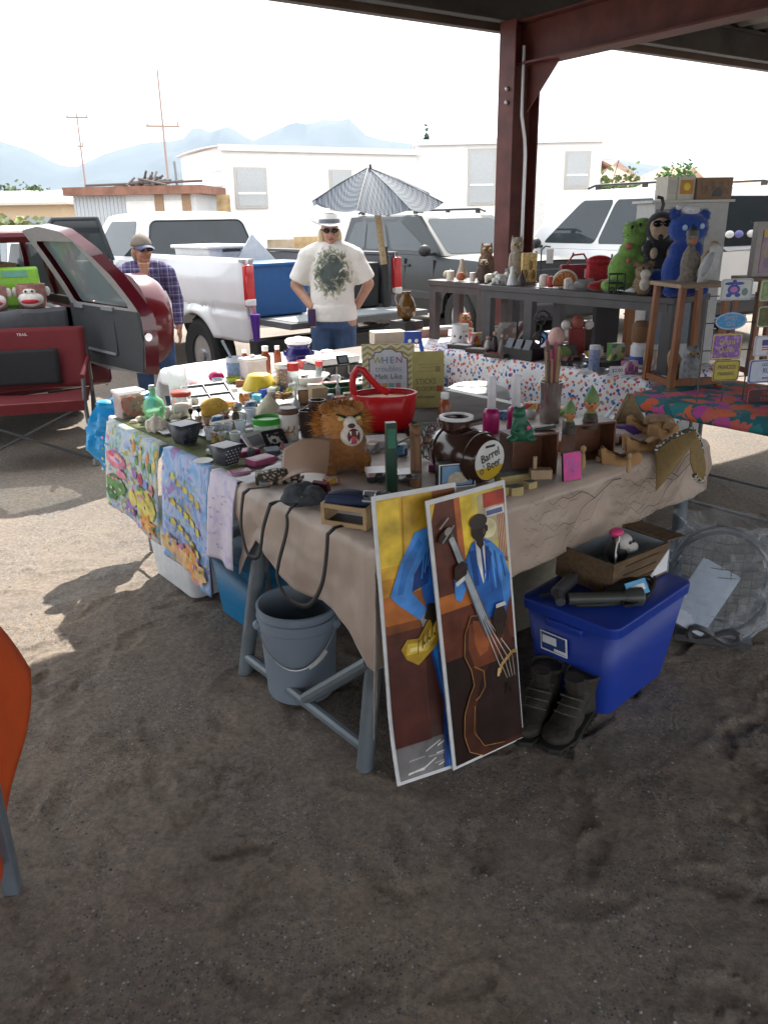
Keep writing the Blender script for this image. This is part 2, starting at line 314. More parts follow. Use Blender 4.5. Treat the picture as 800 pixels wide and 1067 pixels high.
# ================================================================ canopy over the stall
NN = Vector((-.56, .828, 0)).normalized(); DD = Vector((NN.y, -NN.x, 0))     # outward from its edge, along its edge
E0 = Vector((.998, 6.96, 0)); CS = 1.16; CZ = Vector((0, 0, -.275)); AZ = math.atan2(DD.y, DD.x); ZB = 2.86
def cano(d, n, z): p = E0 + DD * d + NN * n; return (p.x, p.y, z)
RUST = mat((.1, .027, .022), .6, 0, .35, 7, .1); GALV = mat((.17, .17, .17), .5, .3, .3, 5); GALD = mat((.085, .08, .075), .6, .2, .3, 4)
can = empty("canopy", "open sided metal canopy with a corrugated roof on a red steel post", "canopy", (0, 0, 0))
def frame_local(mb_fn, name, m, **k):      # build in canopy axes: x along the edge, y outward, z up
    g = MB(CS); mb_fn(g); return g.finish(name, m, can, E0 + CZ, AZ, **k)
def corr(g):
    n = 260; prof = [(-13 + 26 * i / n) for i in range(n + 1)]
    def f(i, j):
        x = -13 + 26 * i; return (x, .12 - 9.0 * j, 3.12 + .022 * math.copysign(min(1, abs(sin(x * 2 * pi / .2)) * 1.6), sin(x * 2 * pi / .2)) - .0 * j)
    g.sheet(f, 1040, 1)
frame_local(corr, "roof_sheet", GALV, smooth=0)
for n_ in (-.06, -1.3, -2.5, -3.7, -4.9, -6.1, -7.3, -8.5):           # purlins run along the edge
    def pu(g, n_=n_): g.box((0, n_, 2.99), (25.8, .012, .2)); g.box((0, n_ - .035, 2.896), (25.8, .07, .012)); g.box((0, n_ - .035, 3.084), (25.8, .07, .012))
    frame_local(pu, "purlin", GALD)
frame_local(lambda g: (g.box((0, .02, 2.985), (26, .02, .25)), g.box((0, .05, 2.868), (26, .06, .01))), "fascia", mat((.12, .085, .065), .55, .3, .3, 3))
def ibeam(g, ax, c, l, w, h, t=.014):
    # ax: 'y' along outward, 'z' upright
    if ax == 'y':
        g.box((c[0], c[1], c[2] + h / 2), (w, l, t)); g.box((c[0], c[1], c[2] - h / 2), (w, l, t)); g.box(c, (t * .8, l - .002, h - t))
    else:
        g.box((c[0] - h / 2, c[1], c[2]), (t, w, l)); g.box((c[0] + h / 2, c[1], c[2]), (t, w, l)); g.box(c, (h - t, t * .8, l - .002))
for d_ in (0, 7.5, -7.5):
    frame_local(lambda g: ibeam(g, 'y', (d_, -4.35, 2.76), 8.5, .15, .24), "roof_beam", RUST, bevel=.002)
    po = frame_local(lambda g: ibeam(g, 'z', (d_, -.14, 1.44), 2.9, .15, .22), "post", RUST, bevel=.002)
    frame_local(lambda g: g.prism([(-.22, 2.64), (-.22, 2.36), (-.5, 2.64)], d_ - .006, d_ + .006, 'x'), "knee_plate", RUST)
    if d_ == 0:
        g = MB(CS); g.tube([(-.02, -.24, .6), (-.02, -.24, 2.1), (-.03, -.24, 2.2), (-.06, -.235, 2.34), (-.06, -.235, 2.62), (-.06, -.235, 2.74)], .012, 8)
        g.finish("conduit", STEEL, can, E0 + CZ, AZ)
        for z in (2.42, 2.5): g = MB(CS); g.ball((-.128, -.16, z), .014, 8); g.finish("bolt", STEEL, can, E0 + CZ, AZ)
# ================================================================ trestle and folding tables
PIPE = mat((.15, .18, .2), .5, .3, .2, 9, .05)
def ta(u, v, z=0): return uv(u, v, z)
def local_obj(name, mb, m, par, **k): return mb.finish(name, m, par, **k)
front = empty("trestle_table", "grey pipe framed trestle table under the tan cloth, nearest the camera", "table", uv(0, 0), TH)
front["label"] = "grey pipe framed trestle table under the wrinkled tan cloth"
g = MB(); g.box((.95, .43, TZ - .03), (1.86, .8, .035)); g.finish("tabletop", wood((.25, .2, .15)), front, bevel=.004)
for u in (.05, 1.78):
    for v in (.05, .77):
        g = MB(); sv_ = -.05 if v < .3 else .03
        g.tube([(u - (.12 if u < 1 else .02), v + sv_, -.02), (u + .02, v, TZ - .05)], .03, 12); g.finish("leg", PIPE, front)
    g = MB(); k_ = .11 if u < 1 else .02; g.tube([(u - k_, .01, .06), (u - k_, .79, .06)], .021, 10); g.tube([(u - k_ * .6, .03, .36), (u - k_, .36, .075)], .024, 10); g.finish("brace", PIPE, front)
g = MB(); g.tube([(.05, .42, TZ - .09), (1.78, .42, TZ - .09)], .022, 8); g.finish("rail", PIPE, front)
PLAST = mat((.74, .74, .72), .55)
LEGM = mat((.2, .21, .22), .4, .5)
def folding(name, label, u0, v0, lu, lv, z=TZ, top=PLAST, legs=True):
    t = empty(name, label, "table", uv(u0, v0), TH)
    g = MB(); g.box((lu / 2, lv / 2, z - .024), (lu, lv, .045)); g.finish("tabletop", top, t, bevel=.012, bseg=3)
    for x in (.12, lu - .12):
        for y in (.07, lv - .07):
            g = MB(); g.tube([(x, y, 0), (x, y, z - .05)], .0125, 8); g.finish("leg", LEGM, t)
        g = MB(); g.tube([(x, .075, .22), (x, lv - .075, .22)], .009, 6); g.finish("crossbar", LEGM, t)
    return t
folding("folding_table", "white folding table next behind the tan clothed one", .035, .89, 1.8, .7)
folding("folding_table", "white plastic folding table with the blue bag on its corner", .045, 1.6, 1.8, .715)
folding("folding_table", "white folding table under the bright white sheet near the woman in the hat", .9, 2.34, 1.15, 1.1, TZ - .006)
folding("folding_table", "small brown folding table holding the pale card box and blue stool", 2.12, 2.75, .66, .62, TZ - .012, wood((.12, .085, .06)))
folding("folding_table", "low folding table holding the foil lidded roaster between both cloths", 1.98, 1.1, .74, 1.55, .46, mat((.2, .18, .16), .7))
folding("folding_table", "long folding table under the star patterned cloth", 2.86, .93, .75, 2.6, TZ - .006)
folding("folding_table", "long wooden table under the floral cloth", 2.42, -2.0, .76, 2.76, TZ - .006, wood((.2, .17, .14)))
# ---- cloths
def drape(name, label, cat, m, u0, u1, v0, v1, z, dropf, nu=80, nv=60, seed=0, amp=.012, top_amp=.002, solid=.002):
    """rectangular cloth over a table; dropf(side, t) gives the hang on sides 'u0','u1','v0','v1'"""
    P = []
    g = MB()
    du0 = max(dropf('u0', i / 10) for i in range(11)); du1 = max(dropf('u1', i / 10) for i in range(11)); dv0 = max(dropf('v0', i / 10) for i in range(11)); dv1 = max(dropf('v1', i / 10) for i in range(11))
    def f(i, j):
        a = -du0 + i * (u1 - u0 + du0 + du1); c = -dv0 + j * (v1 - v0 + dv0 + dv1)
        lu, lv = u1 - u0, v1 - v0
        tu = min(max(a / lu, 0), 1); tv = min(max(c / lv, 0), 1)
        d = 0; uu = u0 + min(max(a, 0), lu); vv = v0 + min(max(c, 0), lv); z_ = z + top_amp * noise.noise(Vector((uu * 14, vv * 14, seed)))
        def hang(amount, mx, lim):
            return min(1, amount / mx) * lim if mx > 0 else 0
        hu = hang(-a, du0, dropf('u0', tv)) if a < 0 else (hang(a - lu, du1, dropf('u1', tv)) if a > lu else 0)
        hv = hang(-c, dv0, dropf('v0', tu)) if c < 0 else (hang(c - lv, dv1, dropf('v1', tu)) if c > lv else 0)
        h = max(hu, hv) + .35 * min(hu, hv)
        fold = amp * (1.3 * noise.noise(Vector((a * 5, c * 5, seed))) + .35 * noise.noise(Vector((a * 14, c * 14, seed + 3)))) * min(1, h / .15)
        e = .012 + .045 * h + fold + .02 * min(1, h / .03)
        cu = (-1 if a < 0 else 1 if a > lu else 0); cv = (-1 if c < 0 else 1 if c > lv else 0)
        if h > 0:
            k = 1 / max(1, math.hypot(cu, cv))
            uu += cu * e * (k if hv and hu else 1) + (fold * .5 if cu == 0 else 0); vv += cv * e * (k if hv and hu else 1) + (fold * .5 if cv == 0 else 0); z_ -= h
            if hu and hv: uu += cu * .07 * min(hu, hv) / .3; vv += cv * .07 * min(hu, hv) / .3
        p = uv(uu, vv, z_); return p
    g.sheet(f, nu, nv)
    return g.finish(name, m, smooth=180, solid=solid, label=label, cat=cat)
# tan cloth with a woven tree-branch print
m, b, N, L, tc = nodes_mat("tan cloth", .42)
n1 = N("TexNoise"); n1.inputs["Scale"].default_value = 5; n1.inputs["Detail"].default_value = 4; L(tc.outputs["Object"], n1.inputs["Vector"])
r1 = ramp(N, [(.3, (.36, .275, .22)), (.7, (.47, .37, .3))]); L(n1.outputs["Fac"], r1.inputs[0]); L(r1.outputs[0], b.inputs["Base Color"])
b.inputs["Sheen Weight"].default_value = .25
n2 = N("TexNoise"); n2.inputs["Scale"].default_value = 10; L(tc.outputs["Object"], n2.inputs["Vector"]); bp = N("Bump"); bp.inputs["Strength"].default_value = .3; bp.inputs["Distance"].default_value = .02; L(n2.outputs["Fac"], bp.inputs["Height"]); L(bp.outputs[0], b.inputs["Normal"])
TANC = m
def tan_drop(sd, t):
    if sd == 'u0': return .24 + .20 * (1 - t) ** 3 + .16 * max(0, t - .85) / .15 - .04 * sin(t * 9)
    if sd == 'v0': return .30 + .12 * max(0, 1 - t * 7) - .06 * t
    if sd == 'v1': return 0
    return .03
cloth = drape("tablecloth", "wrinkled tan tablecloth printed with bare branches", "tablecloth", TANC, .015, 1.86, .015, .84, TZ + .004, tan_drop, 130, 90, 2, .02)
# branch print on the hanging front
g = MB()
def branch(p, ang, ln, w, dep):
    if dep == 0: return
    q = (p[0] + ln * cos(ang), p[1] + ln * sin(ang)); pts = []
    for t in (0, .33, .66, 1):
        x = p[0] + (q[0] - p[0]) * t; y = p[1] + (q[1] - p[1]) * t + .012 * sin(t * 5 + dep); pts.append((x, y))
    for (xa, ya), (xb, yb) in zip(pts, pts[1:]):
        if -.27 < ya < -.005 and -.27 < yb < -.005 and .5 < xa < 1.85 and .5 < xb < 1.85:
            def P(x, y, k): c = uv(x, -.036 - .06 * (-y), TZ + y + k); return c
            g.add([P(xa, ya, -w), P(xb, yb, -w * .8), P(xb, yb, w * .8), P(xa, ya, w)], [(0, 1, 2, 3)])
    branch(q, ang + .35, ln * .8, w * .75, dep - 1); branch(q, ang - .45, ln * .75, w * .7, dep - 1)
    if dep > 3: branch(pts[2], ang + .7, ln * .6, w * .6, dep - 2)
branch((1.8, -.05), pi + .25, .2, .003, 6); branch((1.7, -.02), pi + .55, .16, .0025, 6); branch((1.2, -.03), pi + .2, .17, .0025, 6)
g.finish("branch_print", mat((.07, .05, .045), .8), cloth, smooth=0)
STARC = confetti("star cloth", [(.03, .06, .35), (.6, .08, .06), (.05, .25, .5), (.7, .25, .1), (.04, .08, .3), (.6, .1, .12)], 34, .4, (.74, .74, .76), .75, warp=.022)
drape("tablecloth", "white tablecloth dotted with red, blue and orange stars", "tablecloth", STARC, 2.84, 3.63, .92, 3.56, TZ + .002, lambda s, t: {'u0': .36 + .02 * sin(t * 8), 'v0': .3, 'u1': .2, 'v1': .3}[s], 70, 110, 5)
FLOR = confetti("floral cloth", [(.6, .1, .04), (.5, .08, .28), (.02, .2, .22), (.62, .13, .05), (.45, .06, .3), (.03, .16, .18), (.55, .12, .1)], 12, .6, (.01, .12, .14), .8, warp=.12)
drape("tablecloth", "teal tablecloth with large orange and purple flowers", "tablecloth", FLOR, 2.41, 3.2, -1.95, .765, TZ + .002, lambda s, t: {'u0': .075, 'v0': .1, 'u1': .1, 'v1': .1}[s], 50, 120, 9, .004)
SHEET = mat((.8, .8, .8), .8, 0, .05, 8, .2, 12)
drape("tablecloth", "plain white sheet spread on the table before the woman in the hat", "tablecloth", SHEET, .88, 2.06, 2.34, 3.46, TZ + .001, lambda s, t: {'u0': .1, 'v0': .01, 'u1': .02, 'v1': .2}[s], 60, 40, 12, .01, .01)
# ================================================================ vehicles
GLASSD = mat((.03, .038, .043), .03, 0, .1, 3, key="tinted glass"); GLASSL = glass((.25, .33, .34), .45, .03)
TYRE = mat((.022, .022, .022), .85, 0, .2, 30); CHROME = mat((.55, .55, .56), .22, 1, .05); TRIMB = mat((.02, .02, .022), .5); INTER = mat((.045, .05, .055), .7)
LAMPR = mat((.5, .015, .02), .15, 0, .15, 60, coat=.5); LAMPC = mat((.7, .7, .68), .15)
def rpoly(w0, w1, h0, h1, r, n=4):      # rounded rectangle outline in (s, t)
    o = []
    for cx, cy, a in ((w1 - r[0], h0 + r[1], -90), (w1 - r[0], h1 - r[1], 0), (w0 + r[0], h1 - r[1], 90), (w0 + r[0], h0 + r[1], 180)):
        for i in range(n + 1): t = R(a + 90 * i / n); o.append((cx + r[0] * cos(t), cy + r[1] * sin(t)))
    return o
def shell(g, L, hw, base, top, wheels, wr, endr=.1, ny=90, nz=8, tuck=.05, y0=0.0, crown=.02, openrear=False):
    """closed lower body: sides with wheel arches, top deck following top(y)"""
    def sec(i, j):
        y = y0 + (L - y0) * i
        zt = top(y); zb = base
        for w in wheels:
            d = abs(y - w)
            if d < wr: zb = max(zb, math.sqrt(wr * wr - d * d) + .36)
        zb = min(zb, zt - .05)
        e = min(1, (y - y0) / .18) if not openrear else 1; e2 = min(1, (L - y) / .35)
        xw = hw - endr * .5 * (1 - e) ** 2 - endr * (1 - e2) ** 2
        if j <= .35: t = j / .35; z = zb + (zt - zb) * t; side = -1
        elif j >= .65: t = (1 - j) / .35; z = zb + (zt - zb) * t; side = 1
        else:
            t = (j - .35) / .3; return ((-1 + 2 * t) * (xw - tuck), y, zt + crown * (1 - (2 * t - 1) ** 2))
        q = (z - base) / (zt - base); x = xw - tuck * max(0, (q - .6) / .4) ** 2 - .045 * max(0, (.35 - q) / .35)
        return (side * x, y, z)
    g.sheet(sec, ny, nz * 3 + 2)
    if not openrear: g.sheet(lambda i, j: tuple(Vector(sec(0, 0 if False else j * .35)) * (1 - i) + Vector(sec(0, 1 - j * .35)) * i), 6, nz)
    g.sheet(lambda i, j: tuple(Vector(sec(1, j * .35)) * (1 - i) + Vector(sec(1, 1 - j * .35)) * i), 6, nz)
class Green:
    """cabin above the belt line: a tapered block with window patches on its faces"""
    def __init__(s, yb0, yt0, yt1, yb1, zb, zt, wb, wt): s.a = (yb0, yt0, yt1, yb1, zb, zt, wb, wt)
    def pt(s, f, u, v, off=0):
        yb0, yt0, yt1, yb1, zb, zt, wb, wt = s.a
        w = wb + (wt - wb) * v; z = zb + (zt - zb) * v; y0 = yb0 + (yt0 - yb0) * v; y1 = yb1 + (yt1 - yb1) * v
        if f in 'LR': k = -1 if f == 'L' else 1; return (k * (w + off), y0 + (y1 - y0) * u, z + off * .3)
        if f == 'B': return (w * (2 * u - 1), y0 - off, z + off * .3)
        return (w * (2 * u - 1), y1 + off, z + off * .3)
    def block(s, g, skip=''):
        for f in 'LRBF':
            if f not in skip: g.sheet(lambda u, v: s.pt(f, u, v), 6, 3)
        yb0, yt0, yt1, yb1, zb, zt, wb, wt = s.a
        def rf(u, v):
            e = min(u, 1 - u, v, 1 - v); return (wt * (2 * u - 1), yt0 + (yt1 - yt0) * v, zt + .05 * min(1, (e / .25)) ** .5)
        g.sheet(rf, 12, 12)
    def window(s, g, f, u0, u1, v0, v1, r=(.04, .12), off=.004, slant0=0, slant1=0):
        pts = []
        for u, v in rpoly(u0, u1, v0, v1, r):
            q = (v - v0) / (v1 - v0); pts.append(s.pt(f, u + (slant0 * q if u < (u0 + u1) / 2 else slant1 * q), v, off))
        g.add(pts, [tuple(range(len(pts)))])
def wheel(par, x, y, r=.37, w=.24, rimr=.22):
    g = MB(); g.lathe([(rimr, -w / 2 + .02), (r - .05, -w / 2), (r - .015, -w / 2 + .03), (r, -w / 4), (r, w / 4), (r - .015, w / 2 - .03), (r - .05, w / 2), (rimr, w / 2 - .02), (rimr - .01, 0)], n=40)
    for i in range(48):
        a = 2 * pi * i / 48; g.box((r * cos(a), r * sin(a), .05 if i % 2 else -.05), (.012, .02, .09), rz=a)
    sgn = -1 if x < 0 else 1
    wh = g.finish("wheel", TYRE, par, (x, y, r), rot=(0, sgn * pi / 2, 0))
    g = MB(); g.lathe([(rimr, w / 2 - .035), (rimr * .93, w / 2 - .05), (rimr * .86, w / 2 - .09), (rimr * .55, w / 2 - .06), (rimr * .32, w / 2 - .045), (rimr * .3, w / 2 - .015), (.02, w / 2 - .012), (0, w / 2 - .012)], n=32)
    for i in range(8):
        a = 2 * pi * i / 8; g.cyl((rimr * .7 * cos(a), rimr * .7 * sin(a), w / 2 - .085), (rimr * .7 * cos(a), rimr * .7 * sin(a), w / 2 - .062), .022, n=8)
    g.finish("rim", STEEL, wh); return wh
# ---- white pickup, tailgate down
WPAINT = mat((.7, .7, .7), .22, 0, .05, 2, coat=.6)
tr = empty("pickup_truck", "white pickup truck with lowered tailgate and a mesh umbrella rising over its bed", "pickup truck", (-.53, 8.31, 0), TH)
for sd_ in (-1, 1):
    def side(i, j, sd_=sd_):
        y = 2.52 * i; zb = .62
        d = abs(y - 1.05)
        if d < .47: zb = max(zb, math.sqrt(.47 ** 2 - d * d) + .36)
        z = zb + (1.385 - zb) * j; q = (z - .62) / .765
        fl = .03 * max(0, 1 - abs(math.hypot(y - 1.05, z - .36) - .5) / .09)
        return (sd_ * (.955 - .03 * max(0, q - .75) * 4 * .6 - .04 * max(0, .3 - q) + fl - (.02 if .36 < q < .41 else 0) - .05 * max(0, 1 - y / .12) ** 2), y, z)
    g = MB(); g.sheet(side, 84, 22); g.finish("bed_side", WPAINT, tr, solid=.012, smooth=40)
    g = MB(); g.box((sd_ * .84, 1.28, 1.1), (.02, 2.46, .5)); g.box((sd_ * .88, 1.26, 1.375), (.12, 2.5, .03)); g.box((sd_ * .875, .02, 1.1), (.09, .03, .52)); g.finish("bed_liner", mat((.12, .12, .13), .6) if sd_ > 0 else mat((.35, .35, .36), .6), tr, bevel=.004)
    g = MB(); g.box((sd_ * .9, -.012, 1.15), (.1, .06, .38)); g.mi(1).box((sd_ * .9, -.018, 1.0), (.102, .062, .07)); g.finish("tail_light", [LAMPR, LAMPC], tr, bevel=.015)
    g = MB()
    for k in range(11): a = pi * k / 10; 
    g.tube([(sd_ * .82, 1.05 + .46 * cos(pi * k / 12), .36 + .46 * sin(pi * k / 12)) for k in range(13)], .03, 6); g.box((sd_ * .74, 1.05, .86), (.16, 1.0, .02)); g.finish("wheel_well", TRIMB, tr)
    for y in (1.05, 4.55): wheel(tr, sd_ * .82, y, .39, .25, .21)
g = MB(); g.box((0, 1.26, .8), (1.68, 2.5, .04)); g.box((0, 2.5, 1.09), (1.72, .03, .56)); g.finish("bed_floor", mat((.16, .17, .18), .6), tr)
g = MB(); g.box((0, -.31, .815), (1.66, .56, .055)); g.mi(1).box((0, -.31, .846), (1.5, .46, .006)); g.finish("tailgate", [mat((.11, .115, .12), .45), mat((.33, .36, .37), .5)], tr, bevel=.012)
g = MB(); g.box((0, -.1, .58), (1.9, .16, .17)); g.box((0, -.16, .63), (1.2, .1, .03)); g.finish("rear_bumper", mat((.035, .036, .038), .4, .4), tr, bevel=.02)
def ttop(y): return 1.32 if y < 4.0 else 1.32 - .17 * ((y - 4.0) / 1.7) ** 1.2
g = MB(); shell(g, 5.75, .95, .55, ttop, [4.55], .46, y0=2.56); g.finish("cab_body", WPAINT, tr, smooth=40)
gr = Green(2.6, 2.74, 3.75, 4.35, 1.3, 1.8, .89, .72)
g = MB(); gr.block(g); g.finish("cab_roof", WPAINT, tr, bevel=.03, smooth=40)
g = MB(); gr.window(g, 'B', .09, .91, .1, .88, (.05, .14)); w_ = g.finish("rear_window", GLASSD, tr, smooth=0)
g = MB(); g.tube([gr.pt('B', u, v, .006) for u, v in rpoly(.09, .91, .1, .88, (.05, .14))] + [gr.pt('B', .86, .1, .006)], .009, 6); g.finish("window_seal", TRIMB, w_)
for f in 'LR':
    g = MB(); gr.window(g, f, .06, .8, .1, .88, (.03, .1), slant1=-.03); g.finish("side_window", GLASSD, tr, smooth=0)
g = MB(); gr.window(g, 'F', .06, .94, .06, .94, (.05, .1)); g.finish("windshield", GLASSD, tr, smooth=0)
# its open driver's door
dr = MB(); dr.prism([(0, .6), (1.05, .6), (1.1, 1.3), (0, 1.3)], -.05, .04, 'x'); dr.tube([(0, 0, 1.3), (0, .12, 1.78), (0, .62, 1.78), (0, 1.08, 1.3)], .03, 8); dr.mi(1).box((.05, .52, .95), (.02, .95, .6))
do = dr.finish("door", [INTER, DGREY], tr, (-.95, 3.15, 0), R(62), bevel=.01)
g = MB(); g.prism([(.03, 1.31), (.12, 1.76), (.6, 1.76), (1.02, 1.31)], -.008, .008, 'x'); g.finish("window", GLASSD, do, smooth=0)
# ---- a generic sport utility body
def suv(name, label, loc, rz, paint, L, hw, roof, belt, hood, trim=True, glassm=GLASSD, plate=None, rack=True, openrear=False, windows=None, group=None, steep=0):
    t = empty(name, label, "car", loc, rz, group)
    cowl = L * .72
    def top(y): return belt if y < cowl - .25 else belt - (belt - hood) * min(1, (y - cowl + .25) / .35) * .5 - (belt - hood) * .5 * max(0, (y - cowl) / (L - cowl)) ** 1.5
    wl_ = (L * .2, L * .79)
    g = MB(); shell(g, L, hw, .36, top, wl_, .43, .14, y0=0, openrear=openrear); g.finish("body", paint, t, smooth=40)
    G = Green(.06, .22, L * (.52 + steep), L * (.7 + steep * .4), belt - .005, roof - .05, hw - .06, hw - .2)
    g = MB(); G.block(g, 'BFLR' if openrear else '')
    if openrear:
        for f in 'LR':
            for u in (.03, .28, .535, .97): g.tube([G.pt(f, u, 0), G.pt(f, u, 1)], .04, 6)
    g.finish("cabin", paint, t, bevel=.03, smooth=40)
    ws = windows or ((.05, .27, 0.05, 0), (.29, .52, 0, 0), (.55, .9, 0, -.16))
    for f in 'LR':
        for a, b_, s0, s1 in ws:
            g = MB(); G.window(g, f, a, b_, .1, .86, (.018, .12), slant0=s0, slant1=s1); g.finish("side_window", glassm, t, smooth=0)
        if rack:
            k = -1 if f == 'L' else 1; g = MB(); x = k * (hw - .3); z = roof + .05
            g.tube([(x, .35, z - .04), (x, .5, z), (x, L * .47, z), (x, L * .5, z - .04)], .018, 8)
            for y in (.5, L * .28, L * .46): g.box((x, y, z - .035), (.03, .09, .06))
            g.finish("roof_rail", TRIMB, t)
        k = -1 if f == 'L' else 1
        g = MB(); g.ball((k * (hw + .09), L * .64, belt + .07), (.1, .07, .085), 12); g.box((k * (hw - .01), L * .645, belt + .02), (.14, .04, .04)); g.finish("side_mirror", TRIMB, t)
        for a in (.32, .5):
            g = MB(); g.box((k * (hw - .005), L * a, belt - .16), (.035, .19, .035)); g.finish("door_handle", TRIMB if paint is not WPAINT else paint, t, bevel=.008)
        g = MB(); g.box((k * (hw - .02), L * .5, .62), (.05, L * .4, .12)); g.finish("side_trim", TRIMB, t, bevel=.01)
        g = MB()
        for yy in (L * .33, L * .49, L * .66): g.box((k * (hw - .014), yy, (belt + .6) / 2), (.03, .006, belt - .72))
        for ya, yb in ((L * .33, L * .49), (L * .49, L * .66)): g.box((k * (hw - .014), (ya + yb) / 2, .63), (.03, yb - ya, .006))
        g.finish("door_seam", TRIMB, t)
        for y in wl_: wheel(t, k * (hw - .13), y, .37, .24, .21)
        g = MB(); g.box((k * (hw - .1), .02, belt - .12), (.12, .06, .34)); g.finish("tail_light", LAMPR, t, bevel=.012)
        g = MB(); g.box((k * (hw - .25), L - .03, hood - .16), (.34, .08, .16)); g.finish("headlight", LAMPC, t, bevel=.02)
    if not openrear:
        g = MB(); G.window(g, 'B', .08, .92, .08, .86, (.05, .14)); g.finish("rear_window", glassm, t, smooth=0)
    g = MB(); G.window(g, 'F', .06, .94, .05, .93, (.05, .1)); g.finish("windshield", glassm, t, smooth=0)
    g = MB(); g.box((0, -.04, .5), (hw * 2 - .06, .2, .22)); g.finish("rear_bumper", paint if openrear else TRIMB, t, bevel=.05)
    g = MB(); g.box((0, L + .02, .5), (hw * 2 - .1, .2, .24)); g.finish("front_bumper", TRIMB, t, bevel=.05)
    g = MB(); g.box((0, L - .01, hood - .17), (.7, .05, .16)); g.finish("grille", TRIMB, t, bevel=.02)
    return t, G
DGPAINT = mat((.012, .016, .018), .4, 0, .06, 2)
ds, G1 = suv("sport_utility", "dark grey sport utility parked beyond the tailgate, its side toward us", (0, 15.45, 0), R(210), DGPAINT, 4.75, .9, 1.8, 1.2, 1.14)
g = MB(); g.tube([(.55, .9, 1.85), (.55, .87, 2.15)], .008, 6); g.finish("antenna", TRIMB, ds)
ws, G2 = suv("sport_utility", "large white sport utility behind the bench of plush toys, rear window toward us", (5.17, 11.5, 0), R(30), WPAINT, 5.2, .98, 2.1, 1.23, 1.14, steep=.07, windows=((.04, .3, .02, 0), (.315, .56, 0, 0), (.575, .9, 0, -.1)))
g = MB(); g.box((.05, .02, 1.52), (.5, .012, .012), ry=.4); g.finish("wiper", TRIMB, ws)
g = MB()
for i, x in enumerate((-.55, -.36, -.1)): g.mi(i % 2).ball((x, .03, 1.45), (.09, .03, .05), 10)
g.finish("sticker", [WHITE, mat((.2, .2, .5), .5)], ws)
g = MB(); g.tube([(-.2, 2.6, 2.15), (-.24, 2.3, 2.95)], .006, 6); g.finish("antenna", TRIMB, ws)
suv("parked_car", "white car half hidden behind the raised red rear door", (-4.6, 12.4, 0), TH, WPAINT, 4.6, .88, 1.72, 1.15, 1.08, rack=False)
# ---- red car with its rear door swung open
RPAINT = mat((.085, .005, .012), .25, 0, .08, 2, coat=.7)
rc, G3 = suv("red_car", "dark red car with its rear door swung open and goods in the back", (-3.1, 6.6, 0), TH, RPAINT, 4.4, .87, 1.68, 1.05, 1.02, openrear=True, glassm=GLASSL, rack=False)
g = MB(); g.box((0, .95, .68), (1.55, 1.8, .06)); g.box((0, 1.86, 1.0), (1.5, .12, .7)); g.box((-.76, .95, .9), (.05, 1.8, .42)); g.box((.76, .95, .9), (.05, 1.8, .42)); g.finish("cargo_bay", INTER, rc)
g = MB()
for k in (-1, 1): g.tube([(k * .79, .03, .7), (k * .78, .06, 1.06), (k * .68, .2, 1.58), (k * .5, .24, 1.63)], .05, 8)
g.tube([(-.5, .24, 1.63), (.5, .24, 1.63)], .045, 8); g.finish("door_surround", mat((.1, .01, .015), .4), rc)
g = MB(); g.box((.5, -.15, .53), (.3, .014, .15)); g.finish("number_plate", mat((.62, .6, .52), .5), rc, bevel=.004)
hinge = uv(0, 0)
def dp(s, z, off=0):                       # rear door surface: s from hinge to free edge, leaning in at the top
    lean = .34 * max(0, (z - 1.05) / .65) ** 1.2
    return (-lean + off, -s, z)
def outline(k=0):
    return [(0 + k, .6 + k), (.6, .58 + k), (1.22 - k, .62 + k), (1.27 - k, .9), (1.25 - k, 1.1), (1.14 - k, 1.36), (.98 - k, 1.56 - k * .5), (.78 - k, 1.69 - k), (.4, 1.73 - k), (0 + k, 1.7 - k)]
def door_sheet(g, ol, off, hole=None):
    if hole:
        n = len(ol); g.add([dp(*p, off) for p in ol] + [dp(*p, off) for p in hole], [(i, (i + 1) % n, (i + 1) % n + n, i + n) for i in range(n)])
    else: g.add([dp(*p, off) for p in ol], [tuple(range(len(ol)))])
def resamp(ol, n=60):
    L_ = [0]; pts = ol + [ol[0]]
    for a, c in zip(pts, pts[1:]): L_.append(L_[-1] + math.dist(a, c))
    out = []
    for k in range(n):
        t = L_[-1] * k / n; i = max(j for j in range(len(L_)) if L_[j] <= t); i = min(i, len(ol) - 1); q = (t - L_[i]) / (L_[i + 1] - L_[i]); a, c = pts[i], pts[i + 1]; out.append((a[0] + (c[0] - a[0]) * q, a[1] + (c[1] - a[1]) * q))
    return out
def ringhole(cx, cz, w, h, ol):
    out = []
    for s_, z_ in ol:
        a = math.atan2(z_ - cz, s_ - cx); c, s = cos(a), sin(a); k = min(w / max(abs(c), 1e-6), h / max(abs(s), 1e-6)); out.append((cx + c * k, cz + s * k))
    return out
rd = bpy.data.objects.new("rear_door", None); COL.objects.link(rd); rd.parent = rc; rd.location = (.64, -.02, 0); rd.rotation_euler = (0, 0, R(4))
ol = resamp(outline(), 72)
win = [(min(1.13 - .28 * max(0, (z - 1.1) / .5), max(.14, s)), z) for s, z in ringhole(.62, 1.36, .5, .24, ol)]
g = MB()
door_sheet(g, ol, .07, win)                                            # red outer skin
n = len(ol)
g.add([dp(*p, .07) for p in ol] + [dp(*p, -.03) for p in resamp(outline(.02), 72)], [(i, (i + 1) % n, (i + 1) % n + n, i + n) for i in range(n)])
g.finish("door_skin", RPAINT, rd, smooth=50)
g = MB(); inn = resamp(outline(.02), 72); il = [(max(.1, min(1.16 - .28 * max(0, (z - 1.1) / .5), s)), z) for s, z in win]
up = [p for p in inn]; door_sheet(g, inn, -.031, il)
g.finish("door_lining", mat((.3, .3, .3), .7), rd, smooth=0)
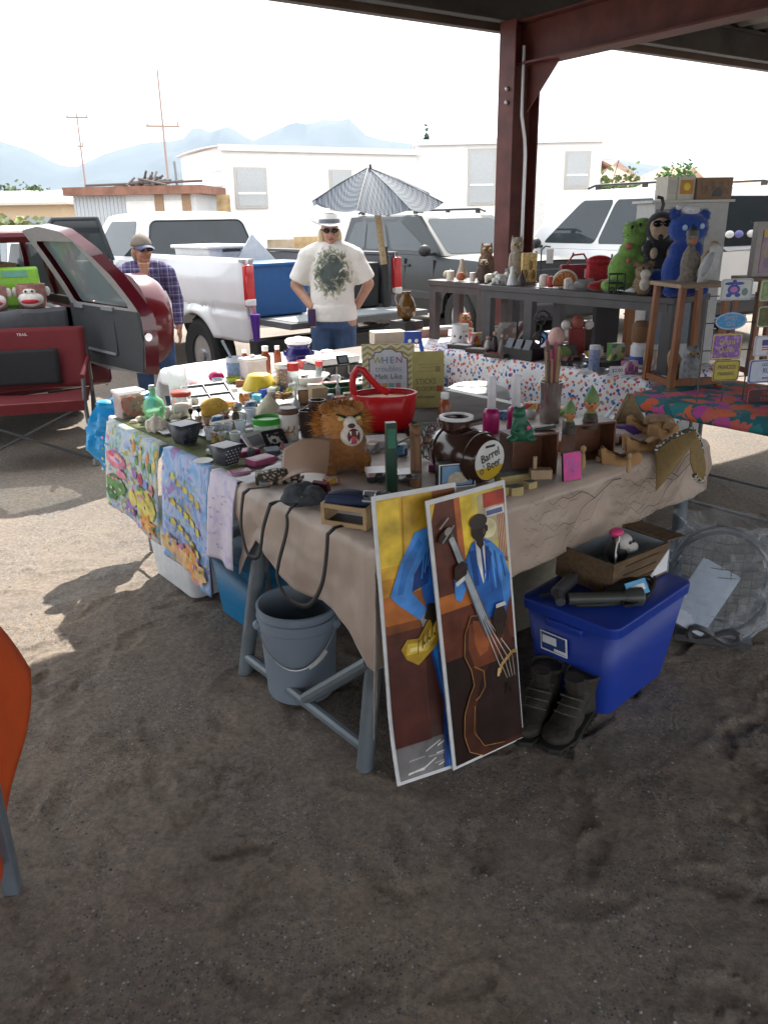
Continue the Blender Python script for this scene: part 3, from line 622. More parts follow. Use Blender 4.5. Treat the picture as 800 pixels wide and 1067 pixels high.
g = MB(); lo = [(.025, .63), (1.19, .645), (1.245, .9), (1.225, 1.1), (.025, 1.1)]; door_sheet(g, lo, -.045)
n = len(lo); g.add([dp(*p, -.045) for p in lo] + [dp(*p, -.02) for p in lo], [(i, (i + 1) % n, (i + 1) % n + n, i + n) for i in range(n)])
g.box((-.05, -.55, .88), (.02, .55, .26)); g.mi(1).box((-.064, -.55, .75), (.012, .5, .02)); g.mi(1).box((-.06, -.22, 1.09), (.03, .16, .03)); g.mi(1).box((-.06, -.75, 1.1), (.03, .2, .03))
g.finish("door_trim", [INTER, MGREY], rd, smooth=0)
g = MB(); door_sheet(g, il, .02); g.finish("window", GLASSL, rd, smooth=0)
g = MB(); g.lathe([(0, 0), (.2, .0), (.33, -.03), (.37, -.1), (.37, -.24), (.3, -.26)], n=40); g.finish("spare_wheel_cover", mat((.12, .008, .012), .22, 0, .08, 2, coat=.7), rd, (.36, -.72, .98), rot=(0, pi / 2, 0))
g = MB(); g.cyl((-.01, -1.262, .92), (-.01, -1.275, .92), .03); g.finish("latch", CHROME, rd)
# goods in the back of the red car
GREYB = mat((.12, .125, .14), .9, 0, .25, 8, .3)
p0 = Vector((-3.1, 6.6, 0))
def rcw(x, y, z): q = UU * x + VV * y; return Vector((p0.x + q.x, p0.y + q.y, z))
g = MB()
g.sheet(lambda i, j: (-.7 + 1.25 * i, (-.04 + .5 * max(0, (j - .35) / .65)), 1.06 + .015 * noise.noise(Vector((i * 9, j * 5, 2))) - .26 * max(0, (.35 - j) / .35)), 40, 16)
g.finish("blanket", GREYB, None, (p0.x, p0.y, 0), TH, solid=.02, label="grey checked blanket spread over the goods in the red car", cat="blanket")
def monkey(x, y, label, rz):
    it = Item("sock_monkey_mug", label, "mug", 0, 0, p=rcw(x, y, 1.07), rz=rz); it.s = 1
    g = MB(); g.lathe([(.085, 0), (.105, .02), (.115, .1), (.115, .19), (.105, .19), (.1, .05), (0, .05)], n=28); it.part("cup", g, mat((.38, .2, .17), .6, 0, .3, 40))
    g = MB(); g.ball((0, -.075, .075), (.1, .065, .065), 16); g.ball((0, -.095, .135), (.055, .03, .035), 12); it.part("muzzle", g, mat((.78, .76, .72), .7))
    g = MB(); g.ball((0, -.128, .06), (.07, .022, .02), 14); it.part("mouth", g, mat((.45, .02, .03), .5))
    for k in (-1, 1):
        g = MB(); g.ball((k * .025, -.125, .14), .01, 8); it.part("eye", g, BLACK)
        g = MB(); g.ball((k * .125, 0, .13), (.025, .018, .04), 10); it.part("ear", g, mat((.7, .66, .62), .7))
monkey(.33, .1, "sock monkey face mug in the red car, before the green bag", .25)
monkey(.03, .14, "sock monkey face mug beside the dark folds at the car's far side", .45)
it = Item("gift_bag", "lime green packaged toy standing behind the sock monkey mug", "package", 0, 0, p=rcw(.28, .3, 1.07), rz=.3); it.s = 1
g = MB(); g.box((0, 0, .16), (.36, .12, .32)); it.part("bag", g, mat((.25, .55, .05), .4), bevel=.02); g = MB(); g.box((0, -.063, .27), (.2, .006, .05)); it.part("print", g, mat((.15, .4, .3), .5))
it = Item("cardboard_carton", "brown carton stacked far inside the red car", "box", 0, 0, p=rcw(-.05, .9, .71), rz=TH); it.s = 1
g = MB(); g.box((0, 0, .35), (.9, .5, .7)); it.part("carton", g, mat((.3, .2, .11), .9), bevel=.006); g = MB(); g.box((.2, -.252, .45), (.4, .004, .1)); it.part("tape", g, mat((.35, .12, .04), .6))
# ---- red camp chair
ch = empty("camp_chair", "red folding camp chair with a black mesh back behind the red car", "chair", (-2.72, 6.0, 0), R(14))
CRED = mat((.13, .009, .013), .75, 0, .12, 14, .15, 300); CMET = mat((.11, .115, .12), .4, .6)
g = MB(); g.sheet(lambda i, j: (-.46 + .92 * i, .27 + .1 * j + .05 * (1 - (2 * i - 1) ** 2), .5 + .46 * j + .0 * i), 16, 12); g.finish("back", CRED, ch, solid=.012)
g = MB(); g.sheet(lambda i, j: (-.25 + .5 * i, .238 + .05 * j + .05 * (1 - (i - .5) ** 2), .53 + .27 * j), 12, 10); g.finish("mesh_panel", mat((.015, .016, .018), .8), ch, solid=.004)
text("TRAIL", .03, mat((.6, .6, .6), .6), ch, (0, .355, .915), (R(77), 0, 0))
g = MB(); g.sheet(lambda i, j: (-.46 + .92 * i, -.26 + .54 * j, .475 - .035 * (1 - (2 * i - 1) ** 2) - .01 * cos(j * 3)), 16, 12); g.box((0, -.262, .455), (.9, .012, .07)); g.finish("seat", CRED, ch, solid=.012)
for k in (-1, 1):
    g = MB(); g.tube([(k * .48, -.28, .0), (k * .46, -.25, .5), (k * .47, -.22, .66)], .016, 8); g.finish("leg", CMET, ch)
    g = MB(); g.tube([(k * .47, .36, 0), (k * .46, .33, .5), (k * .45, .385, .95)], .017, 8); g.finish("leg", CMET, ch)
    g = MB(); g.tube([(k * .48, -.26, .03), (-k * .46, -.27 - .012 * k, .46)], .011, 8); g.finish("cross_bar", CMET, ch)
    g = MB(); g.tube([(k * .48, -.27, .08), (k * .46, .34, .45)], .011, 8); g.finish("cross_bar", CMET, ch)
    g = MB(); g.tube([(k * .47, -.28, .67), (k * .47, .35, .72)], .018, 8); g.finish("armrest", CRED, ch)
    for y in (-.28, .36): g = MB(); g.lathe([(.022, 0), (.022, .03), (.014, .05)], (k * .48, y, 0), 10); g.finish("rubber_foot", MGREY, ch)
# ---- things in the pickup bed
tp = Vector((-.53, 8.31, 0))
def trw(x, y, z): q = UU * x + VV * y; return Vector((tp.x + q.x, tp.y + q.y, z))
g = MB(); g.box((0, 0, .26), (.72, .5, .5), taper=.9); g.box((0, 0, .5), (.76, .54, .04)); g.finish("storage_bin", mat((.02, .1, .3), .4), None, trw(-.45, .42, .82), TH, bevel=.015, label="deep blue plastic bin standing in the pickup bed", cat="bin")
g = MB(); g.box((0, 0, .24), (.35, .5, .46), taper=.93); g.finish("tool_box", mat((.04, .045, .055), .5), None, trw(.6, .36, .82), TH, bevel=.02, label="black box against the tail lamp side of the pickup bed", cat="box")
it = Item("plastic_tub", "white plastic tub resting on the rail of the pickup bed", "tub", 0, 0, p=trw(-.52, 1.4, 1.0), rz=TH); it.s = 1
g = MB(); g.box((0, 0, .24), (.5, .8, .46), taper=.88); it.part("tub", g, mat((.7, .7, .7), .4), bevel=.02); g = MB(); g.box((0, 0, .475), (.56, .86, .035)); it.part("rim", g, mat((.75, .75, .75), .4), bevel=.012); g = MB(); g.box((0, -.44, .44), (.2, .02, .03)); it.part("handle", g, TRIMB)
g = MB(); g.prism([(-.22, 0), (.2, 0), (.26, .35), (.02, .62), (-.2, .3)], -.012, .012); g.finish("plastic_sign", mat((.6, .62, .62), .5), None, trw(-.3, .95, .98), TH - .3, bevel=.005, label="pale bent plastic sheet sticking up from the pickup bed beside the tub", cat="sheet")
it = Item("travel_cup", "purple travel cup with a straw on the pickup's bumper end", "cup", 266, 338, .86); 
it.p = Vector((-1.16, 7.55, .665))
it.s = .0088
g = MB(it.s); g.lathe([(3.6, 0), (4.2, 12), (5.4, 25), (5.6, 26), (5.6, 28), (0, 28.5)], n=20); it.part("cup", g, mat((.08, .02, .25), .35)); g = MB(it.s); g.cyl((1, 0, 27), (-1, 0, 36), .7, n=8); it.part("straw", g, PINK)
# sun umbrella tied to the bed
um = empty("umbrella", "dark mesh sun umbrella on a wooden pole tied to the pickup bed, half collapsed", "umbrella", (.02, 8.62, 0), R(8))
m, b, N, L, tc = nodes_mat("mesh fabric", .7); vo = N("TexChecker"); vo.inputs["Scale"].default_value = 50; L(tc.outputs["Object"], vo.inputs[0]); vo.inputs[1].default_value = (.05, .065, .09, 1); vo.inputs[2].default_value = (.2, .23, .27, 1); L(vo.outputs[0], b.inputs["Base Color"])
trn = N("BsdfTranslucent"); L(vo.outputs[0], trn.inputs[0]); mxs = N("MixShader"); mxs.inputs[0].default_value = .3; L(b.outputs[0], mxs.inputs[1]); L(trn.outputs[0], mxs.inputs[2]); L(mxs.outputs[0], m.node_tree.nodes["Material Output"].inputs[0]); MESHF = m
tips = []
for k in range(8):
    a = R(22.5 + 45 * k); r_ = .72; z = 1.87
    if k == 0: r_, z = .66, 1.96
    if k == 7: r_, z = .7, 1.86
    if k in (5, 6): z = 1.8; r_ = .66
    if k in (3, 4): r_ = .66; z = 1.9
    tips.append(Vector((r_ * cos(a) - .06, r_ * sin(a), z)))
apex = Vector((-.12, 0, 2.2))
g = MB()
for k in range(8):
    A, B = tips[k], tips[(k + 1) % 8]
    g.sheet(lambda i, j: tuple((apex * (1 - j) + (A * (1 - i) + B * i) * j) + Vector((0, 0, (.06 * j * (1 - j)) - .05 * j * 4 * i * (1 - i)))), 8, 8)
g.finish("canopy", MESHF, um, smooth=30)
g = MB()
for k in range(8): g.tube([apex, (apex + tips[k]) / 2 + Vector((0, 0, .012)), tips[k]], .006, 6)
g.finish("rib", TRIMB, um)
g = MB(); g.tube([(-.1, 0, 2.23), (-.03, 0, 1.9)], .011, 8); g.finish("shaft", TRIMB, um)
g = MB(); g.tube([(-.05, 0, 1.95), (.02, -.02, 1.28)], .035, 10); g.finish("pole", wood((.5, .37, .2)), um)
g = MB(); g.tube([(.03, .02, 1.45), (.05, .02, .83)], .04, 8); g.finish("holder", TRIMB, um)
# ================================================================ buildings and trees far behind
MWALL = mat((.87, .87, .86), .7, 0, .05, 2); MEND = mat((.72, .74, .75), .7)
def mobile(label, pa, pb, y0, y1, zt, wins, door=None, depth=4.0):
    A = atY(pa, 228, y0); B = atY(pb, 228, y1); d = Vector((B.x - A.x, B.y - A.y, 0)); Ln = d.length
    t = empty("mobile_home", label, "mobile home", (A.x, A.y, 0), math.atan2(d.y, d.x))
    g = MB(); g.box((Ln / 2, depth / 2, (zt + .5) / 2), (Ln, depth, zt - .5)); t_ = g.finish("wall", MWALL, t)
    g = MB(); g.sheet(lambda i, j: (-.12 + (Ln + .24) * i, -.12 + (depth + .24) * j, zt + .05 * (1 - (2 * j - 1) ** 2)), 4, 8); g.box((Ln / 2, -.1, zt - .03), (Ln + .2, .04, .14)); g.finish("roof", mat((.66, .67, .68), .5), t, solid=.04)
    g = MB(); g.box((Ln / 2, depth / 2, .25), (Ln - .06, depth - .06, .5)); g.finish("skirt", mat((.6, .6, .58), .7), t)
    g = MB()
    for k in range(7): g.box((-.012, depth / 2, .7 + k * (zt - .9) / 7), (.02, depth - .1, .03))
    g.finish("siding", MEND, t)
    for px, w, h, zc in wins:
        x = (px - pa) / (pb - pa) * Ln
        g = MB(); g.box((x, -.03, zc), (w + .14, .06, h + .14)); f = g.finish("window", mat((.45, .43, .4), .5), t, bevel=.01)
        g = MB(); g.box((x, -.066, zc), (w, .012, h)); g.finish("pane", mat((.42, .44, .45), .1), f)
        g = MB(); g.box((x, -.076, zc - h * .15), (w, .02, .05)); g.finish("sash", MWALL, f)
    if door:
        x = (door - pa) / (pb - pa) * Ln; g = MB(); g.box((x, -.03, 1.7), (.9, .05, 2.1)); g.finish("door", mat((.62, .62, .6), .5), t, bevel=.01)
    return t
mobile("long white mobile home behind the pickup, a sash window near its corner", 236, 434, 24, 27, 3.66, [(261, .82, .95, 2.6), (350, .6, 1.0, 2.55)])
mobile("white mobile home beyond the steel post, with narrow windows and a door", 434, 622, 27.2, 27, 3.95, [(501, .75, 1.5, 2.9), (598, .65, .95, 3.05)], 552)
# shed with junk on its roof
A = atY(78, 228, 22); sh = empty("shed", "white metal shed with a rusty flat roof and junk on top", "shed", (A.x, A.y, 0), R(-4))
g = MB(); g.box((1.6, 1.4, 1.2), (3.2, 2.6, 2.4)); g.finish("wall", mat((.6, .62, .63), .6), sh)
g = MB()
for k in range(14): g.box((.03 + k * .1, .09, 1.2), (.05, .03, 2.36))
g.finish("corrugation", mat((.42, .46, .5), .5), sh)
for x, w in ((1.75, .75), (2.62, .5)): g = MB(); g.box((x, .085, 1.15), (w, .03, 2.2)); g.finish("door", mat((.75, .75, .73), .6), sh)
for x in (2.25, 2.95): g = MB(); g.box((x, .08, 1.2), (.22, .03, 2.38)); g.finish("board", mat((.33, .22, .14), .8), sh)
g = MB(); g.box((1.65, 1.35, 2.5), (3.6, 3.0, .2)); g.finish("roof", mat((.24, .12, .085), .85, 0, .35, 4), sh)
g = MB(); rr = random.Random(2)
for k in range(26): g.tube([(1.7 + rr.gauss(0, .3), .6 + rr.uniform(-.3, .5), 2.63), (1.9 + rr.gauss(0, .4), .7 + rr.uniform(-.3, .5), 2.68 + abs(rr.gauss(0, .14)))], .03, 5)
g.tube([(.2, .5, 2.66), (3.3, .5, 2.72)], .03, 6); g.finish("roof_clutter", mat((.12, .1, .09), .9), sh)
g = MB(); g.tube([(2.6, .6, 2.5), (2.58, .6, 3.2)], .035, 6); g.finish("vent_pipe", MGREY, sh)
# plywood and boxes leaning beyond the pickup
def slab(name, label, cat, pa, pb, y, z0, zt, col, lean=.12):
    A = atY(pa, 228, y); B = atY(pb, 228, y); g = MB(); w = B.x - A.x; g.box((w / 2, 0, (zt - z0) / 2), (w, .06, zt - z0)); g.finish(name, col, None, (A.x, y, z0), rot=(-lean, 0, 0), bevel=.008, label=label, cat=cat)
OSB = mat((.42, .3, .16), .9, 0, .3, 6)
slab("plywood_sheet", "weathered board leaning against the mobile home behind the pickup bed", "board", 276, 304, 18, 0, 1.35, mat((.33, .27, .19), .9, 0, .35, 5))
slab("plywood_sheet", "yellowish board leaning beside the hat of the woman", "board", 304, 334, 18.3, 0, 1.4, OSB, .15)
slab("plywood_sheet", "narrow tan board upright at the corner of the first mobile home", "board", 227, 241, 23, 0, 2.4, OSB, .02)
A = atY(284, 262, 15); g = MB(); g.box((0, 0, .35), (.75, .6, .7)); g.box((.45, .1, .2), (.2, .5, .4)); g.finish("carton", mat((.55, .45, .3), .9), None, (A.x, 15, 0), .2, bevel=.01, label="pale carton on the ground beyond the pickup bed", cat="box")
def house(label, pa, pb, y, zw, zr, wall, roof, gable=True, wins=()):
    A = atY(pa, 222, y); B = atY(pb, 222, y); Ln = B.x - A.x; t = empty("house", label, "house", (A.x, y, 0))
    g = MB(); g.box((Ln / 2, 4, zw / 2), (Ln, 8, zw)); g.finish("wall", wall, t)
    g = MB(); e = .5
    g.add([(-e, -e, zw - .05), (Ln + e, -e, zw - .05), (Ln + e, 8 + e, zw - .05), (-e, 8 + e, zw - .05), (3 if not gable else -e, 4, zr), (Ln - 3 if not gable else Ln + e, 4, zr)], [(0, 1, 5, 4), (1, 2, 5), (2, 3, 4, 5), (3, 0, 4)]); g.finish("roof", roof, t, solid=.12, smooth=0)
    for x, w in wins:
        g = MB(); g.box((x * Ln, -.03, zw * .55), (w, .08, 1.1)); f = g.finish("window", mat((.3, .36, .4), .15), t)
    return t
TWALL = mat((.55, .42, .28), .85); TROOF = mat((.42, .27, .2), .85, 0, .2, 1.2)
house("tan house with a pale roof seen beyond the red car", -60, 66, 42, 2.75, 3.4, TWALL, mat((.6, .57, .5), .8), True, ((.8, 1.2), (.45, 1.2)))
house("tan suburban house with tiled hip roof beside the mobile home", 618, 668, 80, 4.2, 6.6, TWALL, TROOF, False)
house("wide tan house with tiled roof behind the white sport utility", 662, 790, 70, 3.6, 5.4, TWALL, TROOF, False, ((.3, 1.4),))
house("gabled tan house at the end of the far row", 745, 830, 62, 3.4, 5.0, mat((.6, .48, .33), .85), TROOF, True, ((.7, 1.2),))
house("small low house roof showing just above the white sport utility", 630, 690, 58, 2.6, 3.6, mat((.5, .4, .3), .85), mat((.55, .45, .36), .85), True)
def leafy(name, label, cat, px, y, zb, zt, r, col, n=500, trunk=True, cone=False, seed=1):
    A = atY(px, 225, y); t = empty(name, label, cat, (A.x, y, 0)); rr = random.Random(seed)
    if trunk:
        g = MB(); g.tube([(0, 0, 0), (.05, 0, zb + (zt - zb) * .3), (0, .05, zb + (zt - zb) * .75)], [r * .12, r * .08, r * .02], 7)
        for k in range(5): a = k * 1.3; g.tube([(0, 0, zb + (zt - zb) * .15 * (1 + k * .6)), (r * .6 * cos(a), r * .6 * sin(a), zb + (zt - zb) * (.3 + .13 * k))], [r * .05, r * .012], 5)
        g.finish("trunk", mat((.12, .08, .05), .9), t)
    g = MB(); cl = [(rr.uniform(-.7, .7) * r, rr.uniform(-.7, .7) * r, zb + (zt - zb) * rr.uniform(.15, .85)) for _ in range(14)]
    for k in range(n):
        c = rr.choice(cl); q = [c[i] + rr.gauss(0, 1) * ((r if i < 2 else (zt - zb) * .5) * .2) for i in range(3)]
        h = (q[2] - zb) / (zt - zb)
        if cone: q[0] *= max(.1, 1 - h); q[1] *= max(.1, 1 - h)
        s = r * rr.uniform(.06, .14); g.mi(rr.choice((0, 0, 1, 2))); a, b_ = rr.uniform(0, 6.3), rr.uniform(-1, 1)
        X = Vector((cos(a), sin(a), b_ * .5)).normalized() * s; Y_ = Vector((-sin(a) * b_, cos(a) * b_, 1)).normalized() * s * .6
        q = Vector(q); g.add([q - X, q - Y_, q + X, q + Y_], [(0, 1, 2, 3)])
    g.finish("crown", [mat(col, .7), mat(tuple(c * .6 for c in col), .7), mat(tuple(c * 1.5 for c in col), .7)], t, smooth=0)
leafy("bush", "rounded green tree behind the tan house beyond the red car", "tree", 20, 50, 2.2, 4.2, 1.4, (.06, .1, .035), 700, seed=2)
leafy("bush", "small green shrub near the end of the tan house", "bush", 52, 46, 2.4, 3.6, .7, (.07, .11, .04), 300, seed=3)
leafy("tree", "dark pointed evergreen top above the mobile home roof", "tree", 444, 60, 3.0, 7.4, 1.5, (.025, .05, .022), 700, cone=True, seed=4)
leafy("bush", "light green bush beside the end of the mobile home", "bush", 637, 34, 1.0, 3.5, 1.1, (.1, .15, .04), 900, seed=5)
leafy("bush", "bright green treetop just over the boxes on the cabinet", "tree", 700, 40, 1.5, 4.0, .95, (.06, .17, .03), 900, seed=6)
leafy("bush", "dry grassy bush beside the tan house", "bush", 15, 34, 0, 2.0, 2.4, (.2, .22, .09), 900, trunk=False, seed=7)
def pole(label, pb, yb, pt, yt, y, r, bars, name="utility_pole", cat="pole"):
    A = atY(pb, yb, y); B = atY(pt, yt, y); t = empty(name, label, cat, (A.x, y, 0)); d = Vector((B.x - A.x, 0, B.z))
    base = Vector((0, 0, 0)); g = MB(); g.tube([base, d], [r, r * .6], 7); g.finish("shaft", mat((.36, .27, .24), .9), t)
    for q, w in bars:
        c = d * q; g = MB(); g.box(c, (w, r * 1.2, r * 1.2), ry=.03); g.finish("crossarm", mat((.33, .24, .2), .9), t)
        for k in (-.45, 0, .45): g = MB(); g.cyl(c + Vector((w * k, 0, 0)), c + Vector((w * k, 0, r * 3)), r * .5, n=6); g.finish("insulator", MGREY, t)
pole("tall utility pole with one crossarm above the shed", 175, 186, 164, 72, 55, .09, [(.7, 2.1)])
pole("shorter utility pole with a crossarm nearer the red car's side", 89, 195, 80, 118, 70, .1, [(.97, 1.7), (.76, .4)])

# ================================================================ air
g = MB(); g.box((0, 3000, 350), (11000, 7000, 703)); hz = g.finish("haze", WHITE, smooth=0, kind="stuff", label="pale haze veiling the far mountains", cat="haze")
m = bpy.data.materials.new("haze"); m.use_nodes = True; t = m.node_tree; t.nodes.remove(t.nodes["Principled BSDF"])
v = t.nodes.new("ShaderNodeVolumePrincipled"); v.inputs["Color"].default_value = (.66, .84, 1, 1); v.inputs["Density"].default_value = 1.05e-4; v.inputs["Anisotropy"].default_value = .1
t.links.new(v.outputs[0], t.nodes["Material Output"].inputs["Volume"]); hz.data.materials.clear(); hz.data.materials.append(m)
# ================================================================ people
SKIN = mat((.42, .23, .16), .5, 0, .08, 30); SKIN2 = mat((.4, .2, .13), .5, 0, .08, 30); DENIM = mat((.05, .095, .2), .85, 0, .25, 14, .2, 60); SHADES = mat((.01, .01, .012), .1)
def cap(g, pts, rs, n=12):
    """a run of rounded limb segments"""
    for (a, b_, ra, rb) in zip(pts, pts[1:], rs, rs[1:]):
        g.tube([a, b_], [ra, rb], n); g.ball(a, ra, n); g.ball(b_, rb, n)
def head(g, c, tilt=0, rz=0):
    x, y, z = c
    M = Matrix.Rotation(rz, 3, 'Z')
    def q(a, b_, d): v = M @ Vector((a, b_, d)); return (x + v.x, y + v.y, z + v.z)
    g.ball(q(0, .01, .03), (.076, .095, .1), 18, rz=rz); g.ball(q(0, -.018, -.045), (.06, .07, .07), 16, rz=rz); g.ball(q(0, -.06, -.09), (.034, .028, .025), 12, rz=rz)
    g.ball(q(0, -.098, -.02), (.013, .02, .022), 10, rz=rz); g.ball(q(0, -.088, 0.0), (.01, .012, .03), 10, rz=rz)
    for k in (-1, 1): g.ball(q(k * .078, .012, -.01), (.012, .022, .032), 10, rz=rz); g.ball(q(k * .03, -.07, -.035), (.026, .02, .022), 10, rz=rz)
    return q
def hand(g, wrist, d, side, curl=.5, s=1.0):
    """palm, four fingers and thumb: d = direction of the fingers, side = direction towards the thumb"""
    d = Vector(d).normalized(); sd_ = Vector(side); sd_ = (sd_ - d * sd_.dot(d)).normalized(); nrm = d.cross(sd_); w = Vector(wrist)
    for k in range(4): cap(g, [w + sd_ * (.012 - .008 * k) * s, w + d * .085 * s + sd_ * (.03 - .02 * k) * s], [.018 * s, .013 * s], 8)
    for k, ln in enumerate((.068, .078, .072, .055)):
        p = w + d * .088 * s + sd_ * (.032 - .021 * k) * s; dd = d
        pts = [p]
        for j in range(3): dd = (dd + nrm * curl * .45).normalized(); p = p + dd * ln * s * (.42, .33, .25)[j]; pts.append(p)
        cap(g, pts, [.0095 * s, .009 * s, .0082 * s, .007 * s], 8)
    p = w + d * .025 * s + sd_ * .026 * s; pts = [p]; dd = (d * .7 + sd_).normalized()
    for j in range(3): p = p + dd * .03 * s; dd = (dd + d * .35 + nrm * curl * .2).normalized(); pts.append(p)
    cap(g, pts, [.015 * s, .012 * s, .01 * s, .008 * s], 8)
def legs(g, hipz, hw, feet, knee_f=-.02, r=(.1, .07, .052)):
    for k, (fx, fy) in zip((-1, 1), feet): cap(g, [(k * hw, .0, hipz), (k * hw * .5 + fx * .5, fy * .5 + knee_f, .5), (fx, fy, .08)], r)
def shoes(par, feet, m):
    for fx, fy in feet:
        g = MB(); g.ball((fx, fy - .05, .045), (.048, .125, .045), 14); g.ball((fx, fy + .03, .07), (.045, .055, .065), 12); g.box((fx, fy - .045, .014), (.09, .24, .028)); g.finish("shoe", m, par, remesh=.012, sm=3)
# --- woman in the hat
pw = at(345, 222, 1.775); pw = Vector((-.43, 7.4, 0))
p1 = empty("person", "person in a white hat and printed white shirt, hands on hips, by the pickup", "person", pw, R(-2))
g = MB(); q = head(g, (0, -.01, 1.625), rz=R(10))
cap(g, [(0, .01, 1.48), (0, 0, 1.58)], [.06, .055]); cap(g, [(-.19, .01, 1.43), (0, .01, 1.47), (.19, .01, 1.43)], [.07, .08, .07])
cap(g, [(0, .01, 1.35), (0, .01, 1.0)], [.15, .16])
cap(g, [(-.2, .01, 1.42), (-.335, .06, 1.17), (-.175, -.1, .985)], [.062, .05, .036]); hand(g, (-.175, -.1, .985), (1, -.25, .12), (.2, -.3, 1), .45)
cap(g, [(.2, .01, 1.42), (.325, .1, 1.17), (.215, .05, .98)], [.062, .05, .036]); hand(g, (.215, .05, .98), (-.4, .9, -.15), (0, .1, 1), .4)
legs(g, .9, .1, [(-.12, 0), (.12, .02)], r=(.12, .075, .05)); g.finish("body", SKIN, p1, remesh=.011, sm=4)
m, b, N, L, tc = nodes_mat("printed shirt", .8)        # white cotton with a dark leafy print on the chest
sx_ = N("SeparateXYZ"); L(tc.outputs["Object"], sx_.inputs[0]); mp = N("Mapping"); mp.inputs["Location"].default_value = (-.01 / .18, 0, -1.285 / .215); mp.inputs["Scale"].default_value = (1 / .18, .01, 1 / .215); L(tc.outputs["Object"], mp.inputs[0])
ln = N("VectorMath"); ln.operation = 'LENGTH'; L(mp.outputs[0], ln.inputs[0]); nz = N("TexNoise"); nz.inputs["Scale"].default_value = 15; nz.inputs["Detail"].default_value = 8; nz.inputs["Distortion"].default_value = 1.6; L(tc.outputs["Object"], nz.inputs["Vector"])
a_ = N("Math"); a_.operation = 'MULTIPLY_ADD'; a_.inputs[1].default_value = -.75; a_.inputs[2].default_value = 1.2; L(ln.outputs["Value"], a_.inputs[0]); mu = N("Math"); mu.operation = 'MULTIPLY'; L(a_.outputs[0], mu.inputs[0]); L(nz.outputs["Fac"], mu.inputs[1])
lt = N("Math"); lt.operation = 'LESS_THAN'; lt.inputs[1].default_value = 0.0; L(sx_.outputs["Y"], lt.inputs[0]); m3 = N("Math"); m3.operation = 'MULTIPLY'; L(mu.outputs[0], m3.inputs[0]); L(lt.outputs[0], m3.inputs[1])
bw = N("TexNoise"); bw.inputs["Scale"].default_value = 9; L(tc.outputs["Object"], bw.inputs["Vector"]); bb = N("Bump"); bb.inputs["Strength"].default_value = .6; bb.inputs["Distance"].default_value = .04; L(bw.outputs["Fac"], bb.inputs["Height"]); L(bb.outputs[0], b.inputs["Normal"])
r = ramp(N, [(.24, (.7, .68, .64)), (.3, (.3, .3, .22)), (.42, (.06, .08, .075))]); L(m3.outputs[0], r.inputs[0]); L(r.outputs[0], b.inputs["Base Color"])
g = MB(); cap(g, [(0, .01, 1.4), (0, 0, 1.22), (0, -.0, 1.02)], [.16, .195, .2], 18); cap(g, [(-.17, .01, 1.43), (-.08, .01, 1.47), (.08, .01, 1.47), (.17, .01, 1.43)], [.088, .085, .085, .088]); g.tube([(0, 0, 1.0), (0, 0, .87)], [.212, .222], 24)
for k in (-1, 1):
    g.ball((k * .075, -.1, 1.29), (.085, .075, .085), 12); cap(g, [(k * .15, .01, 1.43), (k * .215, .012, 1.41)], [.09, .086]); g.tube([(k * .2, .012, 1.42), (k * .3, .045, 1.205)], [.085, .098], 14)
g.finish("shirt", m, p1, remesh=.013, sm=5)
g = MB(); g.tube([(0, .01, .92), (0, .01, .8)], [.185, .18], 18); legs(g, .86, .1, [(-.12, 0), (.12, .02)], r=(.115, .09, .075)); g.tube([(-.12, 0, .1), (-.12, 0, .03)], .08, 10); g.tube([(.12, .02, .1), (.12, .02, .03)], .08, 10); g.finish("jeans", DENIM, p1, remesh=.014, sm=3)
shoes(p1, [(-.12, 0), (.12, .02)], WHITE)
HC = Vector((0, -.01, 1.625)); Mh = Matrix.Rotation(R(10), 3, 'Z')
def hw_(a, b_, c): return tuple(HC + Mh @ Vector((a, b_, c)))
g = MB()
def brim(i, j):
    a = 2 * pi * i; rr_ = .078 + .085 * j; return hw_(rr_ * cos(a) * 1.08, .005 + rr_ * sin(a) * 1.15, .062 + .05 * j * j * cos(a) ** 2 - .02 * j * sin(a) ** 2)
g.sheet(brim, 40, 5); g.sheet(lambda i, j: hw_((.094 - .022 * j) * cos(2 * pi * i) * (1 - .0 * j), .005 + (.108 - .02 * j) * sin(2 * pi * i), .06 + .1 * j - .018 * (j > .9) * abs(sin(2 * pi * i))), 32, 6); g.ball(hw_(0, .005, .152), (.07, .086, .014), 16)
g.finish("hat", mat((.74, .74, .73), .8), p1, solid=.004, smooth=60)
g = MB(); g.lathe([(.0965, 0), (.0925, .035)], hw_(0, .005, .066), 30, 1, 1.13, rz=R(10)); g.finish("hat_band", mat((.12, .13, .15), .8, 0, .4, 60), p1)
g = MB()
for k in (-1, 1): g.ball(hw_(k * .035, -.088, .008), (.032, .014, .021), 14, rz=R(10 - k * 12)); g.box(hw_(k * .073, -.04, .014), (.006, .09, .01), rz=R(10 - k * 6))
g.box(hw_(0, -.1, .014), (.03, .01, .008), rz=R(10)); g.finish("sunglasses", SHADES, p1)
g = MB(); g.ball(hw_(0, -.084, -.066), (.024, .012, .006), 10); g.finish("lips", mat((.35, .1, .09), .5), p1)
g = MB()
for k in (-1, 1): g.ball(hw_(k * .075, .03, -.06), (.035, .05, .09), 12); 
g.ball(hw_(0, .07, -.04), (.075, .05, .12), 12); g.finish("hair", mat((.62, .5, .3), .7, 0, .25, 60, .4), p1, remesh=.012, sm=3)
g = MB(); g.box((-.17, -.2, .91), (.07, .03, .15), rz=.25); g.finish("phone_pouch", mat((.05, .025, .09), .6), p1, bevel=.01)
